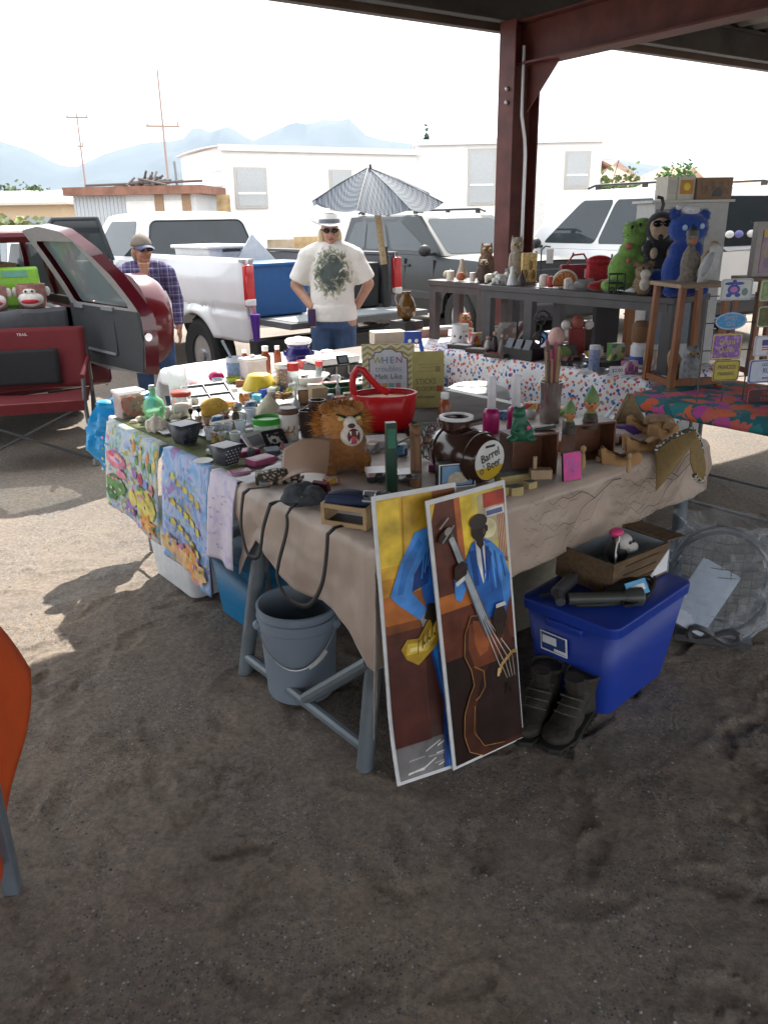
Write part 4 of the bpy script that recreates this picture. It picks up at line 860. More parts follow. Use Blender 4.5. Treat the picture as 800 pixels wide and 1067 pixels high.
# --- person in the plaid shirt behind the red door
p2 = empty("person", "person in a cap and purple plaid shirt between the red car and the pickup", "person", (-2.06, 7.3, 0), R(14))
g = MB(); head(g, (0, -.01, 1.5), rz=R(22)); cap(g, [(0, .01, 1.36), (0, 0, 1.46)], [.055, .05]); cap(g, [(-.16, .01, 1.3), (0, .01, 1.35), (.16, .01, 1.3)], [.06, .075, .06]); cap(g, [(0, .01, 1.25), (0, .01, .95)], [.12, .13])
cap(g, [(.19, .01, 1.3), (.255, .03, 1.06), (.245, -.05, .84)], [.05, .042, .032]); hand(g, (.245, -.05, .84), (0.02, -.1, -1), (-.3, -1, 0), .35)
cap(g, [(-.19, .01, 1.3), (-.25, .03, 1.06), (-.22, -.05, .84)], [.05, .042, .032]); hand(g, (-.22, -.05, .84), (0, -.1, -1), (.3, -1, 0), .35)
legs(g, .84, .09, [(-.1, 0), (.13, -.05)]); g.finish("body", SKIN2, p2, remesh=.011, sm=4)
m, b, N, L, tc = nodes_mat("plaid shirt", .85); cols = []
for ax in ("X", "Z"):
    sx_ = N("SeparateXYZ"); L(tc.outputs["Object"], sx_.inputs[0]); mm = N("Math"); mm.operation = 'MULTIPLY'; mm.inputs[1].default_value = 13; L(sx_.outputs[ax], mm.inputs[0]); fr = N("Math"); fr.operation = 'FRACT'; L(mm.outputs[0], fr.inputs[0])
    r = ramp(N, [(0, (.03, .03, .1)), (.3, (.09, .085, .2)), (.5, (.42, .44, .55)), (.58, (.06, .05, .13)), (.8, (.17, .11, .24))], 'CONSTANT'); L(fr.outputs[0], r.inputs[0]); cols.append(r)
mx = N("Mix"); mx.data_type = 'RGBA'; mx.inputs[0].default_value = .5; bw = N("TexNoise"); bw.inputs["Scale"].default_value = 9; L(tc.outputs["Object"], bw.inputs["Vector"]); bb = N("Bump"); bb.inputs["Strength"].default_value = .6; bb.inputs["Distance"].default_value = .04; L(bw.outputs["Fac"], bb.inputs["Height"]); L(bb.outputs[0], b.inputs["Normal"]); L(cols[0].outputs[0], mx.inputs[6]); L(cols[1].outputs[0], mx.inputs[7]); L(mx.outputs[2], b.inputs["Base Color"])
g = MB(); cap(g, [(0, .02, 1.26), (0, .02, 1.1), (0, .01, .95)], [.135, .15, .155], 16); g.tube([(0, .01, .95), (0, .01, .8)], [.16, .165], 18)
for k in (-1, 1):
    cap(g, [(k * .06, .02, 1.34), (k * .12, .015, 1.33), (k * .19, .01, 1.3), (k * .255, .03, 1.06), (k * .245, -.035, .88)], [.08, .084, .075, .058, .046]); cap(g, [(k * .07, .0, 1.385), (k * .06, -.07, 1.32)], [.03, .028], 8)
sh_ = g.finish("shirt", m, p2, remesh=.012, sm=4)
g = MB(); g.prism([(-.045, 1.4), (.05, 1.4), (.02, 1.24), (-.0, 1.2)], -.15, -.11); g.finish("chest", SKIN2, p2, bevel=.01)
g = MB(); g.tube([(0, .01, .88), (0, .01, .78)], [.15, .15], 18); legs(g, .8, .09, [(-.1, 0), (.13, -.05)], r=(.105, .08, .066)); g.tube([(-.1, 0, .1), (-.1, 0, .03)], .07, 10); g.tube([(.13, -.05, .1), (.13, -.05, .03)], .07, 10); g.finish("jeans", DENIM, p2, remesh=.013, sm=3)
shoes(p2, [(-.1, 0), (.13, -.05)], mat((.08, .07, .06), .8))
HC = Vector((0, -.01, 1.5)); Mh = Matrix.Rotation(R(22), 3, 'Z')
g = MB(); g.sheet(lambda i, j: hw_(.086 * cos(2 * pi * i) * cos(j * 1.45), .012 + .106 * sin(2 * pi * i) * cos(j * 1.45), .035 + .1 * sin(j * 1.45)), 28, 8); g.ball(hw_(0, .012, .134), (.01, .01, .006), 8); g.finish("cap_crown", mat((.19, .16, .13), .85, 0, .12, 40), p2, solid=.004)
g = MB(); g.sheet(lambda i, j: hw_((-1 + 2 * i) * .083 * (1 - .25 * j * j), -.07 - .105 * j * (1 - .55 * (2 * i - 1) ** 2), .048 - .025 * j - .03 * (2 * i - 1) ** 2), 16, 6); g.finish("cap_visor", mat((.05, .06, .12), .7), p2, solid=.005)
g = MB()
for k in (-1, 1): g.ball(hw_(k * .035, -.088, .01), (.034, .014, .022), 14, rz=R(22 - k * 12)); g.box(hw_(k * .075, -.04, .016), (.006, .09, .01), rz=R(22 - k * 6))
g.box(hw_(0, -.1, .016), (.03, .01, .008), rz=R(22)); g.finish("sunglasses", SHADES, p2)
g = MB(); g.ball(hw_(0, -.084, -.064), (.028, .012, .007), 10); g.finish("lips", mat((.4, .14, .12), .5), p2)
g = MB(); g.ball(hw_(0, .05, -.03), (.08, .065, .08), 12); g.finish("hair", mat((.3, .2, .11), .8, 0, .25, 60, .4), p2)
# ================================================================ leaning posters
EDGE = mat((.62, .63, .64), .5)
def poster(label, bl, br, tilt_top, width, height, art, bend=0.0, twist=0.0):
    """bl: bottom corner, br: direction along the bottom; leans back so its top rests on the table edge"""
    d = (br - bl).normalized(); ang = math.atan2(d.y, d.x); lean = math.asin(min(.9, tilt_top / height))
    t = empty("poster", label, "poster", bl, ang); t.rotation_euler = (0, -R(twist), ang); w, h = width, height
    def P(x, z, off=0):
        q = z / h; y = -bend * max(0, .28 - q) ** 2 * 8
        n_ = off + .006
        return (x, z * sin(lean) + y - n_ * cos(lean), z * cos(lean) + n_ * sin(lean))
    g = MB(); nz = 24
    g.sheet(lambda i, j: P(w * i, h * j, 0), 2, nz); g.sheet(lambda i, j: P(w * i, h * j, -.006), 2, nz)
    for x in (0, w): g.sheet(lambda i, j: P(x, h * j, -.006 * i), 1, nz)
    for z in (0, h): g.sheet(lambda i, j: P(w * i, z, -.006 * j), 2, 1)
    g.finish("backing_board", EDGE, t, smooth=30)
    mats = []; idx = {}; g = MB(); lay = [0]
    def fill(c, pts, k=None):
        """closed shape in poster units (0..1 across, 0..1 up)"""
        if c not in idx:
            idx[c] = len(mats); mats.append(mat(c, .38, 0, .45, 13))
        lay[0] += 1; o = .0008 + .00016 * lay[0]; g.mi(idx[c])
        P2 = [(a * w, b_ * h) for a, b_ in pts]
        if k == 'rect':
            (x0, z0), (x1, z1) = P2[0], P2[2]; g.sheet(lambda i, j: P(x0 + (x1 - x0) * i, z0 + (z1 - z0) * j, o), 1, 20)
        else:
            vs = [P(x, z, o) for x, z in P2]; g.add(vs, [tuple(range(len(vs)))])
    def rect(c, x0, y0, x1, y1): fill(c, [(x0, y0), (x1, y0), (x1, y1), (x0, y1)], 'rect')
    def line(c, pts, wd):
        for (a, b_), (e, f) in zip(pts, pts[1:]):
            dx, dz = (e - a) * w, (f - b_) * h; l = math.hypot(dx, dz) or 1; nx_, nz_ = -dz / l * wd / 2, dx / l * wd / 2
            fill(c, [(a + nx_ / w, b_ + nz_ / h), (e + nx_ / w, f + nz_ / h), (e - nx_ / w, f - nz_ / h), (a - nx_ / w, b_ - nz_ / h)])
    def blob(c, cx, cy, rx, ry, n=20, rot=0):
        fill(c, [(cx + rx * cos(2 * pi * k / n) * cos(rot) - ry * sin(2 * pi * k / n) * sin(rot) * h / w, cy + rx * cos(2 * pi * k / n) * sin(rot) * w / h + ry * sin(2 * pi * k / n) * cos(rot)) for k in range(n)])
    art(rect, fill, line, blob)
    g.finish("picture", mats, t, smooth=0)
    return t, P
YEL, GOLD, ORG, RST, DKB, BLU, LBL, DBL, SKN, WHT = (.72, .5, .04), (.55, .33, .03), (.42, .13, .025), (.1, .026, .015), (.02, .009, .007), (.02, .12, .42), (.06, .24, .62), (.01, .045, .2), (.025, .014, .01), (.6, .6, .58)
def art_sax(rect, fill, line, blob):
    rect((.6, .34, .03), .04, .63, .97, .985); rect(GOLD, .35, .64, .97, .985); rect((.68, .46, .04), .04, .76, .3, .98); rect((.52, .24, .025), .04, .63, .36, .72); rect(ORG, .04, .52, .97, .66); rect((.2, .06, .015), .04, .5, .97, .56); rect(RST, .04, .12, .97, .53); rect((.05, .014, .009), .5, .12, .97, .5)
    fill((.075, .018, .012), [(.04, .12), (.5, .12), (.46, .3), (.4, .5), (.04, .5)]); rect((.14, .13, .13), .04, .012, .97, .125)
    rnd = random.Random(4)
    for k in range(12): x = rnd.uniform(.06, .6); y = rnd.uniform(.02, .11); line(WHT if k % 3 else (.3, .3, .3), [(x, y), (x + .2, y + .03 * rnd.uniform(-.3, 1))], .004)
    fill((.3, .09, .02), [(.75, .66), (.97, .66), (.97, .985), (.7, .985), (.66, .8)]); fill((.55, .33, .03), [(.3, .66), (.42, .66), (.42, .98), (.34, .98)])
    fill(BLU, [(.6, .5), (.97, .47), (.97, .9), (.85, .88), (.62, .87), (.46, .82), (.5, .66)])
    fill(LBL, [(.12, .66), (.27, .77), (.46, .86), (.62, .87), (.66, .82), (.42, .72), (.38, .66), (.56, .585), (.48, .55), (.2, .63)])
    fill(DBL, [(.38, .66), (.42, .72), (.62, .8), (.58, .68)]); fill((.03, .17, .5), [(.2, .66), (.3, .76), (.5, .84), (.54, .82), (.34, .72), (.27, .66)])
    fill(DBL, [(.5, .53), (.97, .5), (.97, .1), (.86, .014), (.6, .014), (.68, .24)]); fill(BLU, [(.54, .52), (.72, .5), (.78, .1), (.76, .014), (.65, .014), (.72, .26)]); fill(LBL, [(.7, .24), (.76, .26), (.745, .02), (.68, .02)]); fill((.03, .17, .5), [(.56, .5), (.62, .5), (.74, .25), (.7, .24)])
    fill((.3, .3, .32), [(.46, .56), (.58, .6), (.6, .58), (.48, .53)])
    fill((.42, .26, .02), [(.26, .43), (.2, .47), (.28, .5), (.42, .495), (.6, .57), (.97, .66), (.97, .58), (.8, .53), (.62, .45), (.4, .4)]); fill((.66, .46, .06), [(.26, .445), (.28, .485), (.44, .48), (.7, .555), (.72, .525), (.52, .445)]); fill((.8, .65, .25), [(.3, .455), (.31, .468), (.46, .465), (.6, .5), (.58, .48), (.46, .45)])
    for k in range(8): line((.2, .1, .01), [(.4 + k * .06, .44 + k * .016), (.42 + k * .06, .49 + k * .014)], .004)
    for k in range(5): line(LBL, [(.5 + k * .04, .7 + .02 * k), (.56 + k * .05, .8 + .014 * k)], .005)
    for k in range(7): blob((.25, .14, .01), .48 + k * .07, .475 + k * .012, .02, .006)
    fill(SKN, [(.5, .56), (.56, .61), (.72, .6), (.82, .56), (.78, .525), (.72, .54), (.68, .52), (.64, .545), (.6, .525), (.58, .55)])
def art_bass(rect, fill, line, blob):
    rect(YEL, .04, .62, .97, .985); rect((.6, .36, .03), .04, .64, .4, .985); rect((.68, .52, .1), .55, .72, .97, .985); fill(RST, [(.04, .5), (.34, .5), (.36, .985), (.1, .985), (.04, .93)]); fill((.45, .12, .03), [(.34, .62), (.42, .62), (.4, .985), (.33, .985)]); rect(ORG, .04, .58, .97, .66); rect((.12, .03, .014), .04, .38, .97, .6); rect(DKB, .04, .012, .97, .42)
    rect((.5, .42, .25), .62, .8, .95, .975); blob((.75, .68, .4), .74, .85, .1, .035)
    fill((.28, .07, .04), [(.85, .73), (.96, .71), (.97, .97), (.86, .97)])
    for k in range(5): line((.6, .45, .3), [(.865 + k * .022, .73), (.87 + k * .022, .96)], .003)
    rect((.4, .05, .03), .69, .925, .97, .975); rect((.62, .6, .6), .71, .89, .95, .92); rect((.1, .12, .25), .72, .895, .93, .912)
    fill(BLU, [(.44, .62), (.4, .76), (.5, .815), (.62, .83), (.76, .8), (.9, .745), (.97, .66), (.95, .58), (.86, .52), (.68, .5)])
    fill(LBL, [(.66, .8), (.76, .8), (.9, .745), (.97, .66), (.95, .58), (.86, .55), (.84, .64), (.78, .7)]); fill((.03, .17, .5), [(.43, .7), (.42, .76), (.5, .81), (.54, .77), (.52, .66)]); fill(LBL, [(.23, .64), (.24, .71), (.36, .73), (.38, .66), (.3, .62)])
    
    for k in range(6): line((.1, .32, .7) if k % 2 else (.015, .07, .28), [(.7 + k * .04, .79 - k * .012), (.72 + k * .045, .62 + k * .01)], .005)
    for k in range(4): line((.01, .06, .26), [(.46 + k * .02, .79), (.5 + k * .015, .66)], .004)
    fill(WHT, [(.54, .82), (.66, .81), (.64, .69), (.6, .66), (.55, .74)]); fill(DBL, [(.6, .79), (.625, .79), (.64, .7), (.61, .67)]); fill(DBL, [(.66, .8), (.74, .76), (.66, .66)])
    blob(SKN, .6, .855, .1, .037); blob((.035, .025, .02), .6, .885, .115, .026); fill(SKN, [(.56, .84), (.64, .84), (.65, .8), (.6, .785), (.55, .81)])
    blob((.09, .05, .03), .665, .845, .02, .012); blob(SKN, .7, .855, .016, .012)
    # the double bass: body, waist, scroll and strings
    body = [(.97, .36), (.86, .48), (.7, .52), (.52, .55), (.4, .56), (.3, .5), (.27, .42), (.34, .36), (.36, .3), (.28, .26), (.2, .2), (.17, .12), (.22, .05), (.4, .012), (.97, .012)]
    fill((.06, .018, .01), body); fill((.17, .045, .017), [(.36, .53), (.6, .54), (.84, .47), (.7, .36), (.4, .36), (.33, .44)]); fill((.3, .085, .026), [(.42, .54), (.58, .52), (.64, .46), (.58, .41), (.47, .4), (.42, .45)]); fill((.022, .01, .008), [(.97, .34), (.6, .36), (.44, .3), (.36, .2), (.34, .08), (.5, .03), (.97, .03)])
    line((.42, .22, .07), body[3:14], .0022); line((.35, .15, .04), [(.38, .37), (.5, .34), (.5, .28), (.42, .25), (.36, .24)], .004); line((.3, .14, .04), [(.34, .22), (.3, .12), (.42, .05), (.7, .03)], .003)
    fill((.1, .12, .16), [(.17, .88), (.23, .89), (.32, .82), (.62, .54), (.66, .48), (.58, .46), (.5, .53), (.24, .82)]); fill((.28, .36, .45), [(.23, .84), (.27, .85), (.58, .55), (.54, .53)])
    for k in range(4): line((.55, .55, .52), [(.21 + k * .016, .86), (.5 + k * .035, .56 - k * .012), (.72 + k * .055, .335 + k * .012)], .0026)
    line((.45, .28, .1), [(.7, .31), (.74, .34), (.9, .375), (.96, .37)], .012); line((.6, .42, .18), [(.68, .3), (.7, .33)], .01)
    for k in range(4): line((.45, .4, .33), [(.74 + k * .05, .335 + k * .01), (.8 + k * .035, .28)], .002)
    line((.02, .01, .01), [(.78, .22), (.8, .26), (.84, .25), (.86, .21)], .006)
    blob(SKN, .16, .87, .09, .02, rot=.6); blob((.28, .26, .24), .2, .885, .05, .012, rot=.5); line((.3, .28, .26), [(.1, .9), (.22, .93)], .005); line((.3, .28, .26), [(.12, .85), (.28, .9)], .005)
    fill(SKN, [(.22, .71), (.24, .755), (.34, .77), (.4, .75), (.38, .72), (.3, .7)]); fill(WHT, [(.23, .7), (.35, .715), (.35, .7), (.24, .685)]); fill((.05, .02, .012), [(.27, .74), (.4, .755), (.4, .745), (.28, .73)])
    fill(SKN, [(.66, .52), (.7, .56), (.82, .56), (.86, .52), (.8, .46), (.74, .44), (.7, .46)]); fill(WHT, [(.72, .575), (.84, .575), (.86, .56), (.72, .56)])
    for k in range(3): line((.06, .03, .02), [(.7 + k * .04, .5), (.73 + k * .03, .45)], .004)
b0, b1 = at(467, 799) + Vector((.012, -.016, 0)), at(541, 768) + Vector((.012, -.016, 0))
poster("tall poster of a blue suited double bass player leaning on the tan cloth", b0, b1, .105, .3, .93, art_bass, twist=2.6)
a0 = at(409, 811) + Vector((.0, -.008, 0))
d_ = (b1 - b0).normalized()
poster("tall poster of a saxophone player in blue, its foot curled, partly behind the other", a0, a0 + Vector((cos(R(25.5)), sin(R(25.5)), 0)), .12, .29, .95, art_sax, bend=.05)
# ================================================================ under the table
GREYP = mat((.22, .27, .33), .45, 0, .06, 3)
it = Item("bucket", "grey five gallon bucket with wire handle under the tan cloth", "bucket", 315, 716, -.005, 0); it.s = 1
g = MB(); g.lathe([(0, .004), (.126, 0), (.132, .012), (.148, .34), (.153, .372), (.149, .376), (.146, .372), (.128, .015), (0, .013)], n=40); it.part("body", g, GREYP, smooth=60)
g = MB()
for z, r in ((.37, .156), (.335, .157), (.295, .156)): g.lathe([(r - .008, z - .006), (r, z - .004), (r, z + .004), (r - .008, z + .006)], n=40, cap=False)
g.lathe([(.147, .3), (.155, .3), (.155, .335), (.147, .335)], n=40, cap=False); it.part("rim", g, GREYP, smooth=60)
g = MB(); g.tube([(.158 * cos(a), .158 * sin(a), .31 - .14 * sin(pi * k / 16) ** 1) for k in range(17) for a in [pi * (1.12 + .76 * k / 16)]], .003, 6); h_ = it.part("handle", g, STEEL)
g = MB(); g.tube([(.164 * cos(a), .164 * sin(a), .31 - .14 * sin(pi * k / 16)) for k in (10, 11, 12, 13) for a in [pi * (1.12 + .76 * k / 16)]], .009, 8); it.sub("grip", g, mat((.6, .62, .62), .5), h_)
for a in (pi * 1.12, pi * 1.88): g = MB(); g.ball((.156 * cos(a), .156 * sin(a), .31), .02, 10); it.part("handle_ear", g, GREYP)
def bin_(name, label, cat, p, rz, w, d, h, m, taper=.86, lidm=None, lid=.02):
    t = empty(name, label, cat, p, rz); g = MB(); n_ = 28
    def ring(k, z, ins=0): return [(x, y, z) for x, y in rpoly(-w / 2 * k + ins, w / 2 * k - ins, -d / 2 * k + ins, d / 2 * k - ins, (.045, .045), 5)]
    rs = [ring(taper, 0), ring(taper + (1 - taper) * .2, h * .2), ring(1, h)]; n_ = len(rs[0]); vs = sum(rs, []); fs = [(i * n_ + j, i * n_ + (j + 1) % n_, (i + 1) * n_ + (j + 1) % n_, (i + 1) * n_ + j) for i in range(2) for j in range(n_)] + [tuple(range(n_))]
    g.add(vs, fs); g.finish("tub", m, t, solid=.004, smooth=50)
    g = MB(); r1 = ring(1.035, h - .02); r2 = ring(1.045, h + lid); r3 = ring(.96, h + lid + .008); vs = r1 + r2 + r3; g.add(vs, [(i * n_ + j, i * n_ + (j + 1) % n_, (i + 1) * n_ + (j + 1) % n_, (i + 1) * n_ + j) for i in range(2) for j in range(n_)] + [tuple(range(2 * n_, 3 * n_))])
    g.finish("lid", lidm or m, t, smooth=50, bevel=.004); return t
TOTEB = mat((.012, .04, .3), .4, 0, .1, 3); TEAL = mat((.01, .17, .36), .4)
bin_("storage_bin", "white plastic bin under the hanging garden flags", "bin", uv(.3, 1.75, 0), TH, .52, .5, .35, mat((.6, .62, .64), .45), .9)
bn = bin_("storage_bin", "teal blue plastic bin under the tan cloth beside the grey bucket", "bin", uv(.34, 1.17, 0), TH, .5, .42, .3, TEAL, .9)
g = MB(); g.box((0, -.215, .17), (.13, .003, .16), rz=0, ry=.2, rx=-.06); g.finish("label", PAPER, bn); g = MB(); g.mi(0).box((.01, -.218, .18), (.06, .002, .03), ry=.2, rx=-.06); g.mi(1).box((-.01, -.218, .13), (.06, .002, .02), ry=.2, rx=-.06); g.finish("label_print", [mat((.6, .35, .1), .6), DGREY], bn)
g = MB(); g.box((0, 0, .15), (.62, .4, .3)); g.finish("carton", mat((.4, .35, .25), .9), None, uv(1.2, .48, 0), TH, bevel=.008, label="pale beige carton on the dirt behind the posters", cat="box")
g = MB(); g.box((0, 0, .09), (.5, .35, .18)); g.finish("carton", CARD, None, uv(1.62, .5, 0), TH + .2, bevel=.006, label="brown carton in the dark under the far end of the trestle table", cat="box")
TX, TY = .845, 2.735
# blue tote with things on its lid
tt = at(650, 700, 0); tl = uv(.98, -.22, 0)
tt = bin_("storage_tote", "bright blue storage tote with a paper label and clutter on its lid", "bin", (TX, TY, 0), R(44), .55, .39, .37, TOTEB, .8)
g = MB(); T_ = lambda y, z, o: (-.27 - (z - .05 - .24) * .16 - o, y, z - .05)
g.box(T_(.05, .29, 0), (.003, .115, .085), ry=-.16); g.mi(1).box(T_(.05, .292, .0025), (.003, .103, .072), ry=-.16); g.mi(0).box(T_(.066, .302, .0045), (.003, .06, .034), ry=-.16); g.mi(0).box(T_(.022, .266, .0042), (.003, .05, .012), ry=-.16); g.finish("paper_label", [PAPER, mat((.03, .06, .2), .5)], tt, bevel=.0005)
def tw(x, y, z): c, s = cos(R(44)), sin(R(44)); k = .88; return Vector((TX + (x * c - y * s) * k, TY + (x * s + y * c) * k, z - .05))
def onT(name, label, cat, x, y, rz=0, z=.449):
    i_ = Item(name, label, cat, 0, 0, p=tw(x, y, z), rz=R(44) + rz); i_.s = 1; return i_
it = onT("carton", "open brown plank patterned box holding a toy monkey, on the tote", "box", .12, .06, -.12)
PLNK = wood((.17, .105, .055), .5, 5, .8, (2, 14, 14)); INSD = mat((.36, .42, .46), .8)
W_, D_, H_ = .34, .26, .13
for (c, d) in (((0, -D_ / 2, H_ / 2), (W_, .006, H_)), ((0, D_ / 2, H_ / 2), (W_, .006, H_)), ((-W_ / 2, 0, H_ / 2), (.006, D_ - .008, H_)), ((W_ / 2, 0, H_ / 2), (.006, D_ - .008, H_))):
    g = MB(); g.box(c, d); it.part("side", g, PLNK)
    g = MB(); k = .988; g.box((c[0] * .965, c[1] * .955, c[2]), (max(.003, d[0] - .02), max(.003, d[1] - .02), d[2] - .004)); it.part("lining", g, INSD)
g = MB(); g.box((0, 0, .004), (W_ - .01, D_ - .01, .006)); it.part("bottom", g, INSD)
for c, d, rx, ry in (((0, D_ / 2 + .06, H_ + .012), (W_, .13, .004), .2, 0), ((W_ / 2 + .055, 0, H_ + .002), (.12, D_, .004), 0, .1)): g = MB(); g.box(c, d, rx=rx, ry=ry); it.part("flap", g, PLNK)
for k in range(3): g = MB(); g.box((-.02 + .01 * k, -D_ / 2 - .0045, .035 + k * .035), (.2, .003, .004)); it.part("slot", g, mat((.05, .03, .02), .9))
g = MB(); g.prism([(.05, .012), (.168, .012), (.168, .1)], -D_ / 2 - .006, -D_ / 2 - .003); it.part("sticker", g, PAPER)
it = onT("toy_monkey", "little black and white monkey toy with a pink cap inside the brown box", "toy", .12, .04, -.2, .5)
g = MB(); g.ball((0, 0, .05), (.05, .04, .05)); it.part("body", g, mat((.05, .05, .05), .8, fuzz=.3)); g = MB(); g.ball((.0, -.03, .1), (.035, .03, .032)); g.ball((.035, -.04, .07), (.03, .02, .024)); it.part("face", g, mat((.55, .53, .5), .8))
g = MB(); g.ball((-.01, -.0, .128), (.028, .028, .02)); it.part("cap", g, PINK); g = MB(); g.ball((.0, -.06, .105), (.008, .004, .008), 8); g.ball((.022, -.055, .105), (.008, .004, .008), 8); it.part("eye", g, BLACK)
it = onT("toy_butterfly", "black and white butterfly ornament inside the brown box", "ornament", .05, .0, .4, .565)
for k in (-1, 1):
    g = MB(); g.ball((k * .035, 0, .035), (.036, .004, .026), 14, ry=k * .5); g.ball((k * .028, 0, -.005), (.026, .004, .022), 14, ry=-k * .3); it.part("wing", g, WHITE)
    g = MB(); g.ball((k * .04, -.0045, .037), (.02, .002, .014), 12, ry=k * .5); g.ball((k * .03, -.0045, -.005), (.012, .002, .012), 10); it.part("wing_spot", g, BLACK)
g = MB(); g.ball((0, -.004, .015), (.006, .006, .035), 10); it.part("body", g, BLACK)
it = onT("spray_can", "black flashlight shaped tube lying across the tote lid", "flashlight", -.2, -.06, -.75)
g = MB(); g.tube([(-.1, 0, .03), (.1, 0, .03)], .022, 16); it.part("barrel", g, mat((.05, .055, .05), .4)); g = MB(); g.tube([(.1, 0, .03), (.13, 0, .032), (.165, 0, .032)], [.022, .033, .034], 18); it.part("lamp_head", g, mat((.06, .065, .06), .35)); g = MB(); g.cyl((.166, 0, .032), (.168, 0, .032), .029, n=18); it.part("lens", g, glass((.7, .75, .7), .5))
it = onT("tool_packet", "black tool pouch with a blue printed card on the tote lid", "pouch", -.03, -.1, -.25)
g = MB(); g.ball((0, 0, .03), (.1, .06, .03), 16); it.part("pouch", g, mat((.02, .022, .022), .6)); g = MB(); g.box((.0, -.05, .05), (.1, .004, .055), rx=-.6); it.part("card", g, mat((.12, .4, .7), .4)); g = MB(); g.box((.0, -.0525, .052), (.07, .002, .022), rx=-.6); it.part("print", g, WHITE)
it = onT("hand_drill", "grey metal hand tool with a pistol grip on the tote lid", "tool", -.2, .09, .2)
g = MB(); g.tube([(-.07, 0, .035), (.07, 0, .035)], .026, 12); g.tube([(-.05, 0, .035), (-.11, -.03, .022)], [.024, .018], 10); it.part("body", g, DGREY); g = MB(); g.tube([(.07, 0, .035), (.12, 0, .035)], [.018, .008], 10); it.part("chuck", g, STEEL)
it = onT("cable_roll", "dark coil of cable at the tote lid's corner", "cable", .0, -.14, .2)
g = MB(); g.tube([(.055 * cos(a) * (1 + .03 * k % 3), .04 * sin(a), .01 + .0045 * (k // 16)) for k in range(64) for a in [k * 2 * pi / 16]], .006, 6); it.only(g, BLACK)
it = onT("bungee_cord", "thin black cord trailing at the tote's far lid edge", "cord", -.25, -.02, 0)
g = MB(); g.tube([(-.05, .14, .01), (0, .1, .02), (-.02, .0, .01), (.04, -.06, .012), (.1, -.1, .01)], .007, 6); it.only(g, BLACK)
for k in (-1, 1):
    g = MB(); g.box((k * .283, 0, .335), (.028, .15, .03)); g.finish("latch_handle", TOTEB, tt, bevel=.006)
# boots
LEA = mat((.03, .024, .019), .75, 0, .35, 30, .4, 60); SOLE = mat((.02, .018, .016), .8)
def boot(label, p, rz):
    t = empty("work_boot", label, "boot", p, rz, "pair of work boots")
    g = MB(); g.tube([(0, .1, .025), (0, .1, .12), (0, .105, .2)], [.05, .046, .054], 16); g.ball((0, .085, .055), (.047, .058, .045), 14); g.ball((0, -.02, .05), (.046, .1, .042), 16); g.ball((0, -.1, .043), (.05, .065, .037), 16); g.tube([(0, .09, .12), (0, -.03, .07)], [.042, .036], 12); g.finish("upper", LEA, t, remesh=.008, sm=4)
    g = MB(); g.prism([(-.045, .14), (.045, .14), (.05, .02), (.055, -.09), (.035, -.165), (0, -.178), (-.035, -.165), (-.055, -.09), (-.05, .02)], -.004, .02, 'z')
    for k in range(11): g.box((0, -.15 + k * .028, .004), (.112 - .02 * (k in (0, 10)), .014, .016))
    g.finish("sole", SOLE, t, bevel=.003)
    for k in range(5): g = MB(); z = .088 + k * .022; y = -.045 + k * .026; g.tube([(-.036, y + .012, z - .004), (0, y - .006, z + .01), (.036, y + .012, z - .004)], .0035, 6); g.finish("lace", mat((.08, .07, .06), .9), t)
    g = MB(); g.tube([(.052 * cos(a), .105 + .054 * sin(a), .2) for a in [2 * pi * k / 20 for k in range(21)]], .008, 6); g.finish("collar", mat((.045, .04, .035), .9), t)
    g = MB(); g.tube([(0, .06, .13), (0, .035, .2), (0, .03, .225)], [.03, .034, .03], 10); g.finish("tongue", LEA, t)
boot("dusty black work boot, the one tucked nearest the posters", at(558, 748), R(-28))
boot("dusty black work boot, front one touching the blue tote", at(592, 756), R(-34))
for o in [o for o in bpy.data.objects if o.name.startswith("work_boot")]: o.scale = (1.2, 1.05, .82)
# wire fan in a clear plastic bag
it = Item("basket_stand", "round wire basket fan wrapped in clear plastic beside the tote", "fan", 741, 662, 0, R(-20)); it.s = 1
WIRE = mat((.16, .16, .17), .35, .7)
cz = .25
g = MB(); g.tube([(.2 * cos(a), 0, cz + .23 * sin(a)) for a in [2 * pi * k / 36 for k in range(37)]], .009, 6); g.tube([(.19 * cos(a), .09, cz + .22 * sin(a)) for a in [2 * pi * k / 36 for k in range(37)]], .007, 6); it.part("rim", g, WIRE)
g = MB()
for k in range(9):
    x = -.16 + k * .04; h = .23 * math.sqrt(max(0, 1 - (x / .2) ** 2)); g.tube([(x, -.0, cz - h), (x, -.03, cz), (x, 0, cz + h)], .0022, 4)
for k in range(11):
    z = -.19 + k * .038; h = .2 * math.sqrt(max(0, 1 - (z / .23) ** 2)); g.tube([(-h, 0, cz + z), (0, -.032, cz + z), (h, 0, cz + z)], .0022, 4)
it.part("guard_grille", g, WIRE)
g = MB(); g.tube([(.1 * cos(a), .02 - .12, .02 + .03 + .03 * sin(a * 2)) for a in [2 * pi * k / 16 for k in range(17)]], .013, 6); g.box((0, 0, .02), (.3, .2, .03)); it.part("foot", g, WIRE)
g = MB(); g.box((-.06, -.055, .2), (.17, .004, .3), rx=-.25, ry=.45); it.part("leaflet", g, mat((.5, .55, .62), .7))
g = MB()
